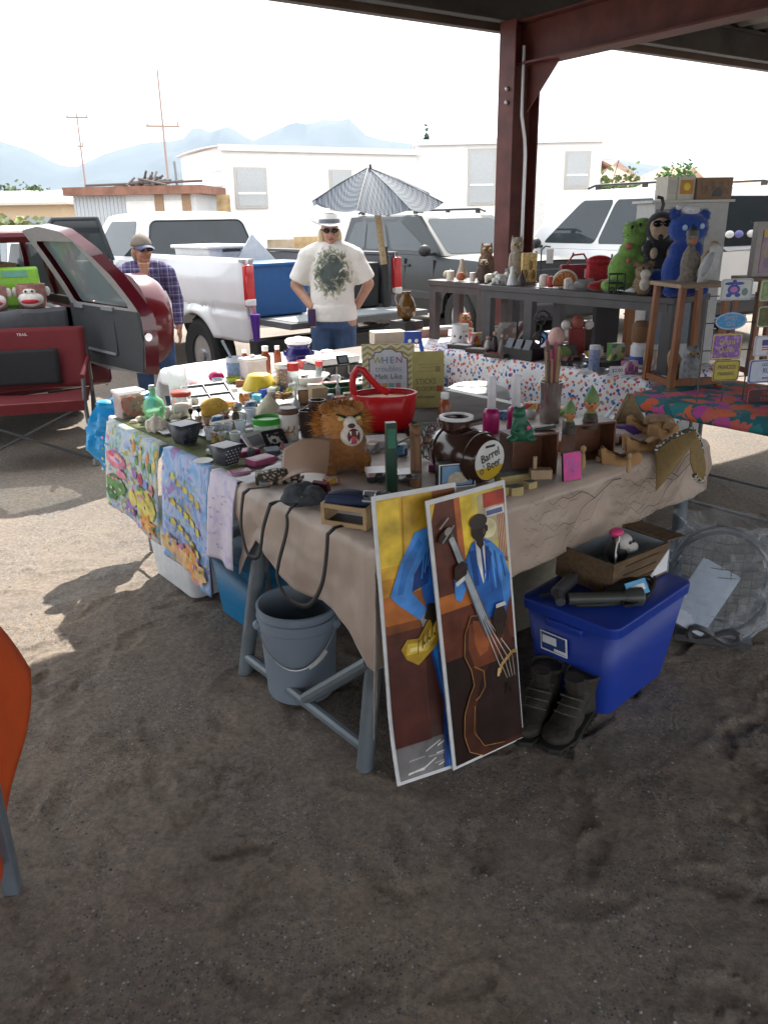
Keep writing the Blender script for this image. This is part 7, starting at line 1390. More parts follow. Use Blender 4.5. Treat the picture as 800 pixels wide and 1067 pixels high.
for px, py, lb in ((511, 451, "pink bottle with tall white cap nearest the barrel"), (536, 449, "pink bottle with tall white cap behind the green statue")):
    jar("bottle", lb, "bottle", px, py, [(7.5, 0), (8.6, 1), (8.8, 21), (7, 25), (5, 26)], PKB, [(4.3, 26), (4.5, 26.5), (4.2, 58), (3.6, 59), (0, 59.2)], mat((.66, .64, .68), .4), ln="cap", group="tall capped pink bottles")
# --- dark wooden boxes with figures
DWD = wood((.15, .058, .03), .6, 5, .35)
def shelfbox(label, px, py, w, d, h, rz):
    it = I("wooden_box", label, "box shelf", px, py, rz=rz)
    for c, dd in (((0, 0, 1), (w, d, 2)), ((0, 0, h - 1), (w, d, 2)), ((-w / 2 + 1, 0, h / 2), (2, d - .6, h - 4)), ((w / 2 - 1, 0, h / 2), (2, d - .6, h - 4)), ((0, d / 2 - 1, h / 2), (w - 4, 1.4, h - 4))): g = it.mb(); g.box(c, dd); it.part("board", g, DWD, bevel=.001)
    return it
shelfbox("open dark wooden box carrying the green statue", 549, 494, 52, 30, 46, TH - .35)
shelfbox("open dark wooden box under the green capped elves", 611, 477, 48, 26, 40, TH - .35)
i_ = I("carved_block", "pale wooden block inside the dark box under the green statue", "block", 562, 497, TZ + .03); g = i_.mb(); g.box((0, -3, 5), (22, 12, 10)); g.box((-6, -1, 16), (4, 4, 14)); i_.only(g, mat((.34, .24, .15), .7), bevel=.002)
i_ = I("statue", "green frog statue sitting on the dark wooden box", "statue", 541, 459, TZ + .155); g = i_.mb(); g.ball((2, 0, 9), (12.5, 9, 10)); g.ball((-1, -1, 20), (8.5, 7, 10)); g.ball((-2, -2, 30), (7, 6.5, 6)); [g.ball((-2 + k * 4, -4, 35), 2.6, 10) for k in (-1, 1)]; g.tube([(-7, -5, 20), (-9, -8, 12), (-3, -9, 9)], 2.4, 8); g.tube([(6, -5, 20), (10, -7, 14), (5, -8, 12)], 2.4, 8); g.ball((-9, -5, 3), (6, 6, 3.4)); g.ball((11, -4, 3), (6, 6, 3.4)); i_.part("body", g, mat((.015, .1, .055), .45, 0, .15, 30), remesh=.004, sm=2); g = i_.mb(); g.ball((7, -9.5, 16), (2.2, 1, 2.2)); i_.part("flower", g, PINK); g = i_.mb(); [g.ball((-2 + k * 4, -6, 35.5), 1, 8) for k in (-1, 1)]; i_.part("eye", g, BLACK)
it = I("stapler", "black stapler on the dark wooden box beside the green statue", "stapler", 567, 452, TZ + .155, rz=.2); g = it.mb(); g.box((0, 0, 1.5), (22, 7, 3)); it.part("base_plate", g, BLACK, bevel=.002); g = it.mb(); g.box((0, 0, 6.5), (23, 6, 3.6), ry=-.1); it.part("arm", g, mat((.03, .035, .03), .3), bevel=.003)
it = I("vase", "silver metal vase holding a bunch of sticks", "vase", 572, 441); g = it.mb(); g.lathe([(9, 0), (10, 1), (10.5, 30), (12, 44), (11, 44), (9.5, 28), (9, 2), (0, 2)], n=26); it.part("body", g, mat((.42, .38, .37), .22, .85, .1), smooth=60)
rr = random.Random(2)
for k in range(24): g = it.mb(); a = rr.uniform(0, 6.3); q = rr.uniform(1, 6); g.tube([(q * .6 * cos(a), q * .6 * sin(a), 5), (q * 1.4 * cos(a) - 1, q * 1.2 * sin(a), 62 + rr.uniform(0, 24))], 1.35, 6); it.part("stick", g, [mat((.3, .2, .12), .7), mat((.2, .13, .08), .7), mat((.35, .06, .12), .6), mat((.12, .09, .07), .7)][k % 4])
def elf(px, py, h, lb, rz):
    it = I("elf_figurine", lb, "figurine", px, py, TZ + .13, rz); k = h / 40
    g = it.mb(); g.lathe([(8 * k, 0), (8.5 * k, 4 * k), (6.5 * k, 14 * k), (3 * k, 18 * k)], n=16); g.ball((0, -5 * k, 9 * k), (5 * k, 4 * k, 3 * k)); it.part("coat", g, mat((.05, .04, .03), .6)); g = it.mb(); g.lathe([(3 * k, 15 * k), (6 * k, 16 * k), (3 * k, 19 * k)], n=14); it.part("collar", g, mat((.2, .25, .08), .6))
    g = it.mb(); g.ball((0, -1 * k, 24 * k), (6.6 * k, 6 * k, 7 * k)); g.ball((0, -7.4 * k, 23 * k), (1.5 * k, 1.6 * k, 1.5 * k), 8); [g.ball((s * 6.6 * k, 0, 24 * k), (1.6 * k, 1.4 * k, 2.4 * k), 8) for s in (-1, 1)]; it.part("head", g, mat((.45, .17, .07), .5)); g = it.mb(); g.lathe([(7.2 * k, 27 * k), (7.4 * k, 29 * k), (6 * k, 34 * k), (3 * k, 38.5 * k), (.6 * k, 42 * k), (0, 42.4 * k)], n=16); it.part("hat", g, mat((.12, .2, .07), .55)); g = it.mb(); [g.ball((s * 2.6 * k, -6.4 * k, 26 * k), 1 * k, 8) for s in (-1, 1)]; it.part("eye", g, BLACK)
elf(614, 446, 42, "taller elf figure with green cap and rosy face on the dark box", -.1); elf(592, 452, 34, "shorter elf figure with green cap looking aside", .6)
it = bx("book", "bright pink patterned book leaning on the dark box", "book", 594, 500, (22, 3, 30), mat((.02, .02, .02), .5), TH - .3, rx=-.15, face=.97, fm=mat((.55, .04, .25), .4, 0, .2, 30)); g = it.mb(); rr = random.Random(3)
for k in range(10): x, z = rr.uniform(-7, 5), rr.uniform(8, 24); g.add([Vector((0, 0, 15)) + Euler((-.15, 0, 0)).to_matrix() @ Vector((x + a, -2.0, z - 15 + b_)) for a, b_ in ((-1.6, 0), (0, -1.6), (1.6, 0), (0, 1.6))], [(0, 1, 2, 3)])
it.part("flower_print", g, mat((.25, .12, .4), .5), smooth=0)
i_ = I("doll", "tiny tan wooden doll standing beside the pink book", "doll", 606, 489); g = i_.mb(); g.lathe([(3, 0), (3.4, 8), (2.4, 16), (1.2, 18)], n=10); g.ball((0, 0, 22), (3.2, 3, 4)); i_.only(g, mat((.4, .26, .13), .7), remesh=.004, sm=2)
for k, (px, py, d, lb) in enumerate(((517, 516, (22, 13, 9), "grey topped wooden puzzle block nearest the posters"), (536, 515, (14, 12, 9), "short grey topped wooden block beside the first"), (533, 503, (34, 14, 10), "long grey topped wooden block behind the other two"))): bx("wooden_block", lb, "block", px, py, d, mat((.4, .31, .13), .7), TH - .3, face=.98, fm=mat((.16, .17, .17), .7, 0, .2, 40), side='top', fn="grey_top", bevel=.2)
# --- slippers, purple cloth, hats at the far end of the tan cloth
TANF = mat((.36, .2, .085), .8, 0, .2, 25, .2)
def clog(px, py, rz, lb, s=1):
    it = I("carved_shoe", lb, "shoe", px, py, rz=rz); g = it.mb(); g.prism([(a * s, b_ * s) for a, b_ in ((-15, 0), (11, 0), (15, 3), (16, 9), (12, 12), (7, 11), (3, 7), (-7, 6.5), (-11, 9), (-14, 15), (-17, 14))], -5 * s, 5 * s); it.part("upper", g, TANF, bevel=.006, sub=1); g = it.mb(); g.ball((-1 * s, 0, 7 * s), (7 * s, 3 * s, 1.4 * s), 12); it.part("opening", g, mat((.12, .05, .02), .9))
clog(646, 484, -.15, "tan wooden clog nearest the pink book", 1.3); clog(668, 470, .1, "tan wooden clog behind the first, toe toward the straw hat", 1.25); clog(690, 458, .7, "tan clog standing higher beside the straw hat", 1.3); clog(672, 452, -.6, "brown clog behind the purple cloth", 1.2)
i_ = I("cloth", "folded purple cloth between the clogs", "cloth", 648, 456, rz=-.8); g = i_.mb(); g.sheet(lambda a, c: ((a - .5) * 34, (c - .5) * 16, 7 + 5 * sin(a * 3) + 1.6 * noise.noise(Vector((a * 5, c * 3, 2)))), 14, 8); i_.only(g, mat((.08, .02, .2), .8), solid=.006)
i_ = I("cloth", "small teal folded cloth beside the purple one", "cloth", 634, 462, rz=.3); g = i_.mb(); g.box((0, 0, 5), (16, 12, 10)); i_.only(g, mat((.01, .12, .14), .8), bevel=.006)
it = I("hat", "folded olive brown straw hat standing behind the purple cloth", "hat", 655, 440, rz=.3); g = it.mb(); g.prism([(-20, 0), (20, 0), (8, 16), (0, 30), (-4, 30), (-12, 14)], -4, 4); it.only(g, mat((.2, .14, .075), .9, 0, .3, 60, .4, 200), bevel=.008)
it = I("hat", "tan knitted hat crumpled beside the clogs", "hat", 685, 450, rz=.2); g = it.mb(); g.ball((0, 0, 9), (18, 12, 10)); g.ball((-8, 0, 13), (9, 8, 7)); it.only(g, mat((.3, .2, .13), .95, 0, .3, 40, .5, 120), remesh=.006, sm=2)
it = I("sun_hat", "olive straw hat with animal print trim hanging over the tablecloth corner", "hat", 703, 474, TZ + .005, rz=R(8)); SH = mat((.22, .15, .06), .85, 0, .15, 60, .3, 260); TRM = confetti("trim print", [(.6, .58, .52), (.03, .03, .03), (.5, .45, .3), (.02, .02, .02)], 120, .6, (.04, .035, .03), .6)
def bez(P, t): a, b_, c = map(Vector, P); return a * (1 - t) ** 2 + b_ * 2 * t * (1 - t) + c * t * t
def flap(A, B_): return lambda i, j: tuple(bez(A, i) * (1 - j) + bez(B_, i) * j + Vector((0, -5 * sin(pi * j) * (.4 + i), 0)))
TA, BA = [(-22, 2, 6), (-6, -2, 24), (16, -2, 27)], [(-26, -16, -34), (-20, -18, -26), (14, -8, 14)]
TB, BB = [(12, 0, 26), (24, 4, 26), (31, 6, 6)], [(9, -14, -2), (16, -16, -26), (30, -8, -28)]
g = it.mb(); g.sheet(flap(TA, BA), 20, 10); it.part("brim", g, SH, solid=.004); g = it.mb(); g.sheet(flap(TB, BB), 16, 10); it.part("brim", g, SH, solid=.004)
g = it.mb(); g.tube([bez(TA, k / 20) for k in range(21)], 2.7, 8); it.part("trim", g, TRM); g = it.mb(); g.tube([bez(TB, k / 12) for k in range(13)] + [bez([TB[2], (33, 2, -12), BB[2]], k / 8) for k in range(1, 9)] + [bez(BB, 1 - k / 10) for k in range(1, 7)], 2.7, 8); it.part("trim", g, TRM)
jar("plate", "white paper plate beyond the elf figures", "plate", 622, 438, [(0, .6), (13, .6), (20, 3), (20.4, 3.4), (13, 1.4), (0, 1.3)], WHITE, n=28)
i_ = I("paper", "white sheet of paper under the silver vase", "paper", 600, 448, rz=.5); g = i_.mb(); g.box((0, 0, .5), (48, 26, 1)); i_.only(g, PAPER)
i_ = I("knife", "long grey paper knife leaning beside the taller elf", "knife", 634, 440, TZ + .02, rz=.2); g = i_.mb(); g.tube([(-8, 0, 0), (0, 0, 10), (9, 0, 22)], [1.2, 2, .6], 6); i_.only(g, mat((.2, .22, .24), .3, .7))
for o in [o for o in bpy.data.objects if o.name.startswith("lettering_card")]: bpy.data.objects.remove(o)
# ================================================================ star clothed table: risers and goods
def scr(p):
    d = p - Vector((0, 0, EYE)); dep = d.y * cos(PITCH) - d.z * sin(PITCH); x = d.x / dep; y = (d.y * sin(PITCH) + d.z * cos(PITCH)) / dep; c, s = cos(ROLL), sin(ROLL)
    return 400 + FPX * (c * x - s * y), 533.5 - FPX * (s * x + c * y)
def lp(px, u, z):                      # point on the row line u at height z that stands at photo column px
    a, b_ = -3, 5
    for _ in range(40):
        m_ = (a + b_) / 2
        if scr(uv(u, m_, z))[0] > px: a = m_
        else: b_ = m_
    return uv(u, m_, z)
BZ = 1.256
def B(name, label, cat, px, u=3.2, z=BZ, rz=0, group=None): return Item(name, label, cat, 0, 0, p=lp(px, u, z), rz=rz, group=group)
RISER = mat((.07, .055, .055), .5, 0, .2, 9)
def riser(label, v0, v1, u0, u1, zt, m, legs=None):
    t = empty("bench_riser", label, "bench", uv(u0, v0, TZ), TH); w, l, h = u1 - u0, v1 - v0, zt - TZ
    g = MB(); g.box((w / 2, l / 2, h - .02), (w, l, .04)); g.finish("top", m, t, bevel=.004)
    for y in legs or (.05, l - .05):
        for x in (.04, w - .04): g = MB(); g.box((x, y, h / 2 - .02), (.055, .075, h - .042)); g.finish("leg", m, t, bevel=.003)
    g = MB(); g.box((.02, l / 2, h - .065), (.02, l - .1, .05)); g.finish("apron", m, t)
riser("brown wooden riser bench at the far end, under the owl carvings", 2.58, 3.22, 3.1, 3.45, 1.25, RISER)
riser("long dark wooden riser bench carrying the plush toys", .93, 2.56, 3.02, 3.42, 1.25, mat((.055, .052, .056), .5, 0, .2, 9), (.05, 1.15, 1.55))
OWLW = mat((.2, .12, .075), .7, 0, .35, 60, .3); STONE = mat((.3, .26, .21), .8, 0, .3, 50, .3); CREAM = mat((.68, .64, .54), .5, 0, .1, 40); TERRA = mat((.4, .13, .06), .6)
def owl(label, px, h, w, m, u=3.25, z=BZ, rz=0, cat="carving"):
    it = B("owl_carving", label, cat, px, u, z, rz); g = it.mb(); r = w / 2
    g.lathe([(r * .8, 0), (r, h * .12), (r * 1.0, h * .4), (r * .8, h * .62)], n=18); g.ball((0, 0, h * .76), (r * .85, r * .8, h * .2)); [g.tube([(k * r * .5, 0, h * .86), (k * r * .62, 0, h * 1.0)], [r * .28, r * .06], 8) for k in (-1, 1)]; [g.ball((k * r * .8, -1, h * .38), (r * .28, r * .6, h * .26), 10) for k in (-1, 1)]
    it.part("body", g, m, remesh=.0065, sm=2)
    for k in (-1, 1): g = it.mb(); g.ball((k * r * .38, -r * .74, h * .8), (r * .26, r * .16, r * .26), 12); it.part("eye", g, mat((.4, .3, .14), .4)); g = it.mb(); g.ball((k * r * .38, -r * .9, h * .8), (r * .12, r * .08, r * .12), 8); it.part("pupil", g, BLACK)
    g = it.mb(); g.tube([(0, -r * .8, h * .76), (0, -r * 1.05, h * .68)], [r * .16, r * .03], 8); it.part("beak", g, mat((.12, .08, .05), .5))
owl("large brown owl carving in front of the dark car's windscreen", 506, 37, 16, OWLW, 3.36)
owl("smaller dark brown owl carving in front of the large owl", 503, 23, 14, mat((.09, .055, .045), .7, 0, .3, 60, .3), 3.2)
owl("pale grey slender owl carving standing against the steel post", 537, 46, 16, STONE, 3.34)
owl("orange and tan owl carving under the first riser bench", 484, 26, 15, TERRA, 3.35, TZ + .004)
def lath(name, label, cat, px, prof, m, u=3.18, z=BZ, lid=None, lm=None): 
    it = B(name, label, cat, px, u, z); g = it.mb(); g.lathe(prof, n=18)
    if not lid: it.only(g, m, smooth=50); return it
    it.part("body", g, m, smooth=50); g = it.mb(); g.lathe(lid, n=18); it.part("top", g, lm, smooth=50); return it
lath("candle", "cream pillar candle at the near corner of the first riser", "candle", 469, [(4, 0), (4, 9), (1, 9.6), (.4, 11), (0, 11)], CREAM, 3.16)
lath("candle", "orange globe candle beside the cream pillar candle", "candle", 480, [(2.6, 0), (4.6, 2.5), (4.6, 5.5), (2.4, 8.2), (0, 8)], TERRA, 3.16)
lath("ornament", "pale ribbed pyramid ornament behind the orange globe candle", "ornament", 481, [(6, 0), (6.5, 1), (6, 3), (2.4, 14), (2.6, 16), (1.6, 19), (0, 20)], mat((.5, .42, .34), .7, 0, .2, 60), 3.36)
lath("ornament", "small round cream ornament at the first riser's edge", "ornament", 465, [(1.5, 0), (3.4, 2), (3.4, 5), (1.5, 7), (0, 7.2)], mat((.6, .55, .4), .6), 3.3)
lath("candle", "white votive cup with pink wax before the brown owls", "candle", 492, [(2.6, 0), (3, 1), (3.2, 9), (2.6, 9), (0, 8)], mat((.66, .58, .54), .4), 3.14)
lath("candle", "thin cream taper beside the white votive cup", "candle", 498, [(1.4, 0), (1.4, 9), (.4, 10), (0, 11)], CREAM, 3.16)
def animal(name, label, px, s, m, u=3.12, z=BZ, rz=0, trunk=True):
    it = B(name, label, "figurine", px, u, z, rz); g = it.mb(); g.ball((0, 0, 6 * s), (6 * s, 3.6 * s, 3.6 * s)); [g.tube([(x * s, y * s, 5 * s), (x * s, y * s, 0)], [1.6 * s, 1.4 * s], 8) for x in (-3.8, 3.6) for y in (-2, 2)]; g.ball((6.5 * s, 0, 8.6 * s), (3.2 * s, 2.6 * s, 3 * s))
    if trunk: g.tube([(8.6 * s, 0, 8 * s), (10.2 * s, 0, 5.4 * s), (9.6 * s, 0, 3 * s)], [1.4 * s, 1 * s, .7 * s], 8)
    [g.ball((6.2 * s, k * 2.8 * s, 9.4 * s), (1.2 * s, .7 * s, 2 * s), 8) for k in (-1, 1)]; it.only(g, m, remesh=.0055, sm=2)
animal("elephant_figurine", "cream elephant figurine behind the steel post's foot", 510, 1.0, CREAM); animal("elephant_figurine", "white elephant figurine facing the bell ornament", 521, 1.05, mat((.66, .66, .64), .4), 3.1, rz=.2); animal("elephant_figurine", "smaller grey white elephant figurine in front of the pair", 516, .7, mat((.55, .56, .56), .4), 3.06, rz=-.3); animal("cat_figurine", "tiny tan cat figurine between owls and elephants", 512, .7, mat((.45, .33, .2), .6), 3.3, trunk=False)
lath("bell", "white porcelain bell ornament on the long riser's end", "bell", 533, [(5.4, 0), (5.6, 1), (4.4, 5), (3.4, 10), (2, 12), (2.6, 15), (1.6, 18), (0, 19)], mat((.62, .64, .66), .3), 3.08)
lath("oil_burner", "dark teardrop shaped burner beside the porcelain bell", "oil burner", 543, [(3.4, 0), (5, 3), (4.6, 7), (1.6, 12), (.5, 16), (0, 16.4)], mat((.06, .045, .045), .4), 3.08)
lath("candle", "grey stub candle holder behind the porcelain bell", "candle", 530, [(4.4, 0), (4.4, 13), (3.6, 13), (0, 12)], mat((.25, .23, .22), .6), 3.3)
it = B("candle_holder", "yellow printed square lantern behind the dark burner", "lantern", 550, 3.28); g = it.mb(); g.box((0, 0, 15), (15, 10, 30)); it.part("glass", g, mat((.55, .4, .14), .4, 0, .5, 50), bevel=.004); g = it.mb(); [g.ball((x, -5.2, z), (2.2, .5, 5), 8) for x, z in ((-4, 9), (1, 18), (4, 9))]; it.part("leaf_print", g, mat((.25, .14, .03), .5)); g = it.mb(); g.box((0, 0, .8), (17, 12, 1.6)); it.part("foot_plate", g, OWLW)
it = B("hanging_stand", "thin black wire stand with a white hanging tag on the long riser", "stand", 562, 3.1); g = it.mb(); g.tube([(0, 0, 0), (0, 0, 36), (4, 0, 40), (9, 0, 39)], .7, 6); g.lathe([(5, 0), (0, 1)], n=14); it.part("stand", g, BLACK); g = it.mb(); g.box((9, 0, 30), (7, .6, 14)); it.part("tag", g, PAPER)
for px, s, m_, lb in ((566, 1, mat((.6, .55, .5), .5), "white floral teacup on the long riser by the wire stand"), (573, .9, mat((.4, .06, .05), .5), "small red and white trinket jar beside the teacup")): lath("trinket", lb, "trinket", px, [(3 * s, 0), (5 * s, 3 * s), (5 * s, 9 * s), (4 * s, 12 * s), (0, 13 * s)], m_, 3.1)
it = B("shell_ornament", "orange scalloped fan ornament on the long riser", "ornament", 588, 3.16); g = it.mb(); [g.tube([(0, 0, 2), (11 * cos(a), 0, 3 + 12 * sin(a))], [1.2, 2.6], 8) for a in [pi * k / 8 for k in range(9)]]; it.part("fan", g, mat((.5, .18, .06), .5)); g = it.mb(); g.tube([(13 * cos(a), 0, 3 + 14 * sin(a)) for a in [pi * k / 16 for k in range(17)]], 1.2, 8); it.part("edge", g, CREAM)
lath("glass_jar", "small clear lidded jar in front of the orange fan ornament", "jar", 591, [(4, 0), (4.4, 1), (4.4, 9), (3, 11), (0, 11.4)], glass((.8, .8, .75), .35), 3.06)
it = B("handbag", "dull red handbag standing behind the grey plush", "handbag", 600, 3.34, rz=.2); g = it.mb(); g.box((0, 0, 11), (38, 8, 20)); it.part("bag", g, mat((.22, .03, .045), .5, 0, .3, 30), bevel=.012); g = it.mb(); g.tube([(-12, 0, 20), (-6, 0, 30), (6, 0, 31), (13, 0, 21)], 1, 8); it.part("handle", g, mat((.35, .02, .03), .4)); g = it.mb(); g.box((8, -4.3, 12), (4, .5, 9)); it.part("buckle", g, PAPER)
it = B("handbag", "bright red patterned purse lying beside the green plush", "purse", 622, 3.3, rz=.1); g = it.mb(); g.ball((0, 0, 26), (14, 6, 6)); g.box((0, 0, 11), (24, 8, 22)); it.only(g, mat((.4, .015, .03), .5, 0, .5, 60), remesh=.006, sm=2)
def plush(name, label, px, parts, mats_, u=3.15, rz=0, z=BZ, vox=.008):
    it = B(name, label, "plush toy", px, u, z, rz)
    for nm, shapes, m_ in parts:
        g = it.mb()
        for c, r in shapes: g.ball(c, r, 16)
        if nm in ("body", "head") and len(shapes) > 2:      # short pile standing off the cloth
            rr = random.Random(px); f = it.mb()
            for k in range(1500):
                c, r = shapes[min(rr.randrange(len(shapes)), rr.randrange(len(shapes)))]; n_ = Vector((rr.gauss(0, 1), rr.gauss(0, 1), rr.gauss(0, 1))).normalized(); q = Vector([c[i] + n_[i] * r[i] * .97 for i in range(3)]); t = n_.orthogonal().normalized() * .35
                f.add([q - t, q + t, q + n_ * rr.uniform(1, 2) + Vector((rr.uniform(-.6, .6), 0, rr.uniform(-.9, .2)))], [(0, 1, 2)])
            it.part("pile", f, m_, smooth=0)
        it.part(nm, g, m_, remesh=vox if nm not in ("eye", "nose", "badge") else 0, sm=3 if nm not in ("eye", "nose", "badge") else 0)
    return it
FUR = lambda c: mat(c, .95, 0, .2, 50, .5, 160, fuzz=.4)
plush("plush_elephant", "small grey plush toy lying on the long riser", 605, [("body", [((0, 0, 5), (9, 5, 5)), ((8, -1, 6), (5, 4, 5)), ((-9, -1, 3), (5, 3, 3)), ((12, -3, 3), (4, 3, 3))], FUR((.34, .34, .35)))], None, 3.08)
plush("plush_heart", "small dark red plush lying before the green plush", 622, [("body", [((0, 0, 5), (11, 5, 5)), ((6, 0, 8), (6, 4, 4))], FUR((.25, .01, .015)))], None, 3.06)
plush("plush_turtle", "bright green plush reptile sitting upright with its head raised", 648, [("body", [((0, 0, 20), (17, 13, 20)), ((5, 0, 38), (12, 10, 12)), ((9, 0, 52), (12, 9, 11)), ((15, -2, 62), (12, 9, 9)), ((3, -2, 60), (8, 8, 8)), ((-16, -6, 6), (10, 8, 7)), ((16, -8, 7), (9, 9, 9)), ((18, -7, 30), (9, 6, 7))], FUR((.17, .33, .07))), ("eye", [((1, -9, 62), (1.6, 1.2, 2)), ((9, -10, 64), (1.6, 1.2, 2))], BLACK), ("badge", [((-2, -12, 44), (3.4, 2, 3.4)), ((-1, -12.5, 30), (2.4, 1.6, 2.4))], mat((.5, .12, .12), .7))], None, 3.2, .1)
plush("plush_tiger", "small brown and white plush tiger at the long riser's edge", 668, [("body", [((0, 0, 10), (10, 8, 11)), ((0, -1, 24), (9, 7, 8)), ((-7, 0, 31), (3, 2, 3)), ((7, 0, 31), (3, 2, 3))], mat((.26, .19, .12), .95, 0, .6, 90, .4, 160)), ("muzzle", [((0, -7, 21), (6, 3, 5)), ((0, -7, 11), (6, 3, 7))], FUR((.6, .57, .5))), ("eye", [((-3, -7.5, 27), (1.2, 1, 1.2)), ((3, -7.5, 27), (1.2, 1, 1.2))], BLACK)], None, 3.02)
it = plush("plush_figure", "black hooded plush figure with dark shades and a curled antenna", 681, [("body", [((0, 0, 18), (18, 12, 20)), ((0, 0, 40), (16, 10, 14)), ((-12, -6, 42), (6, 6, 9)), ((13, -6, 42), (6, 6, 9))], FUR((.015, .015, .018))), ("hood", [((0, 0, 62), (15, 12, 16))], FUR((.014, .014, .016))), ("face_patch", [((-2, -8, 61), (10, 6, 11)), ((-9, -7, 63), (4, 3, 6)), ((8, -7, 65), (5, 3, 7))], FUR((.4, .29, .2))), ("paw", [((-8, -12, 38), (4, 4, 6)), ((9, -12, 38), (4, 5, 7))], FUR((.38, .3, .22))), ("nose", [((-3, -13.5, 53), (3, 2, 3))], BLACK)], None, 3.3)
g = it.mb(); [g.ball((-2 + k * 5, -13, 66), (5, 2, 3.4), 12) for k in (-1, 1)]; it.part("shades", g, SHADES); g = it.mb(); g.tube([(-1, 0, 76), (1, 0, 84), (-1, 0, 90), (-6, 0, 91)], 1.8, 8); it.part("antenna", g, BLACK)
it = plush("plush_bear", "big royal blue plush sitting with round belly and a white tuft", 709, [("body", [((0, 0, 24), (23, 17, 26)), ((0, 0, 46), (17, 12, 12)), ((-14, -10, 6), (9, 8, 7)), ((15, -10, 6), (9, 8, 7))], FUR((.008, .045, .26))), ("head", [((0, 0, 66), (20, 14, 16)), ((-15, 0, 80), (5, 4, 6)), ((15, 0, 78), (6, 4, 6))], FUR((.01, .055, .3))), ("tuft", [((0, -2, 83), (9, 7, 5)), ((-13, -2, 86), (3, 3, 3))], FUR((.6, .62, .66))), ("eye", [((-8, -13, 67), (2.6, 1.6, 2.8)), ((9, -13, 68), (2.6, 1.6, 2.8))], mat((.35, .5, .65), .3)), ("nose", [((0, -14.5, 63), (3, 2, 2.4))], mat((.01, .01, .06), .3))], None, 3.12, 0)
plush("plush_pillow", "blue and white folded plush blanket behind the plush tiger", 684, [("body", [((0, 0, 12), (20, 8, 13))], FUR((.01, .05, .25)))], None, 3.12)
it = B("toy_cart", "little black wire cart beside the plush tiger", "cart", 640, 3.02); g = it.mb()
for z in (1, 10, 19): g.tube([(-8, -5, z), (8, -5, z), (8, 5, z), (-8, 5, z), (-8, -5, z)], .6, 5)
for x in (-8, 0, 8): g.tube([(x, -5, 0), (x, -5, 19)], .6, 5)
[g.tube([(k * 5 + 3 * cos(a), -6, 3 + 3 * sin(a)) for a in [2 * pi * j / 12 for j in range(13)]], .6, 5) for k in (-1, 1)]; it.only(g, BLACK)
# below the risers
bx("box", "flat pinkish brown boxes laid at the star cloth's far end", "box", 448, 350, (34, 18, 8), mat((.45, .28, .22), .7), TH - .4, face=.85, fm=mat((.6, .45, .38), .7), side='top')
bx("paper", "white paper laid on the pinkish boxes", "paper", 460, 343, (24, 12, 3), PAPER, TH - .4, z=TZ + .06)
it = jar("mug", "white mug with black marks at the star cloth edge", "mug", 479, 357, [(8, 0), (8.6, 1), (8.8, 19), (8, 19), (7.6, 2), (0, 2)], mat((.68, .68, .67), .3), [(8.75, 5), (9, 5), (9, 13), (8.75, 13)], confetti("mug marks", [(.02, .02, .02), (.6, .6, .6), (.05, .05, .05)], 40, .4, (.7, .7, .7), .3), ln="printed_band"); g = it.mb(); g.tube([(8, 0, 15), (13, 0, 14), (13, 0, 6), (8, 0, 5)], 1.2, 8); it.part("handle", g, WHITE)
lath("candle", "wide white pillar candle before the red steel post", "candle", 516, [(10.5, 0), (11, 1), (11, 17), (9, 17.6), (2, 16.8), (.5, 19), (0, 19)], mat((.64, .62, .54), .5), 3.25, TZ + .006)
DARKC = mat((.045, .03, .026), .4, 0, .2, 20)
for k, (px, py, w) in enumerate(((482, 363, 30), (499, 367, 26), (517, 372, 24))): bx("display_case", ["flat dark case with a pale card, left by the mug", "flat dark case with a pale card, middle of three", "flat dark reddish case nearest the cassette box"][k].replace("left by", "next to"), "case", px, py, (w, 14, 4), DARKC, TH - pi / 2 + .25, face=.6, fm=[PAPER, mat((.5, .48, .45), .6), mat((.2, .03, .03), .4)][k], side='top')
for px, h, m_, lb in ((508, 16, mat((.4, .38, .36), .5), "pale small figurine beside the dark ones near the white pillar candle"), (515, 22, mat((.03, .015, .02), .4), "dark maroon lady figurine before the white pillar candle"), (523, 20, mat((.2, .16, .16), .5), "mauve grey lady figurine next to the dark maroon one")): it = B("figurine", lb, "figurine", px, 2.95, TZ + .006); g = it.mb(); g.lathe([(4.4, 0), (5, 2), (3.4, h * .5), (2.2, h * .7), (0, h * .75)], n=12); it.part("dress", g, m_); g = it.mb(); g.ball((0, 0, h * .86), (2.4, 2.2, h * .12), 10); it.part("head", g, mat((.35, .22, .16), .6))
it = B("cassette_box", "black slotted cassette box at the star cloth edge", "box", 545, 2.9, TZ + .006, TH - pi / 2); g = it.mb(); g.box((0, 0, 6), (40, 20, 12)); it.part("box", g, mat((.02, .02, .022), .4), bevel=.003)
for k in range(3): g = it.mb(); g.box((-12 + 12 * k, -2, 12), (9, 14, 11), rx=-.5); it.part("cassette", g, mat((.05, .055, .07), .3), bevel=.002)
for px, z_, lb in ((562, .2, "black iron scroll disc above the cassette box"), (561, .06, "lower black iron scroll disc behind the silver vase's sticks")):
    it = B("iron_scroll", lb, "ornament", px, 3.0, TZ + .01); g = it.mb(); zz = z_ / it.s; g.tube([((9 - .42 * k) * cos(k * .55), 0, zz + 9 + (9 - .42 * k) * sin(k * .55)) for k in range(20)], 1.1, 6); g.tube([(0, 1, 0), (0, 1, zz + 2)], 1, 6); it.only(g, BLACK)
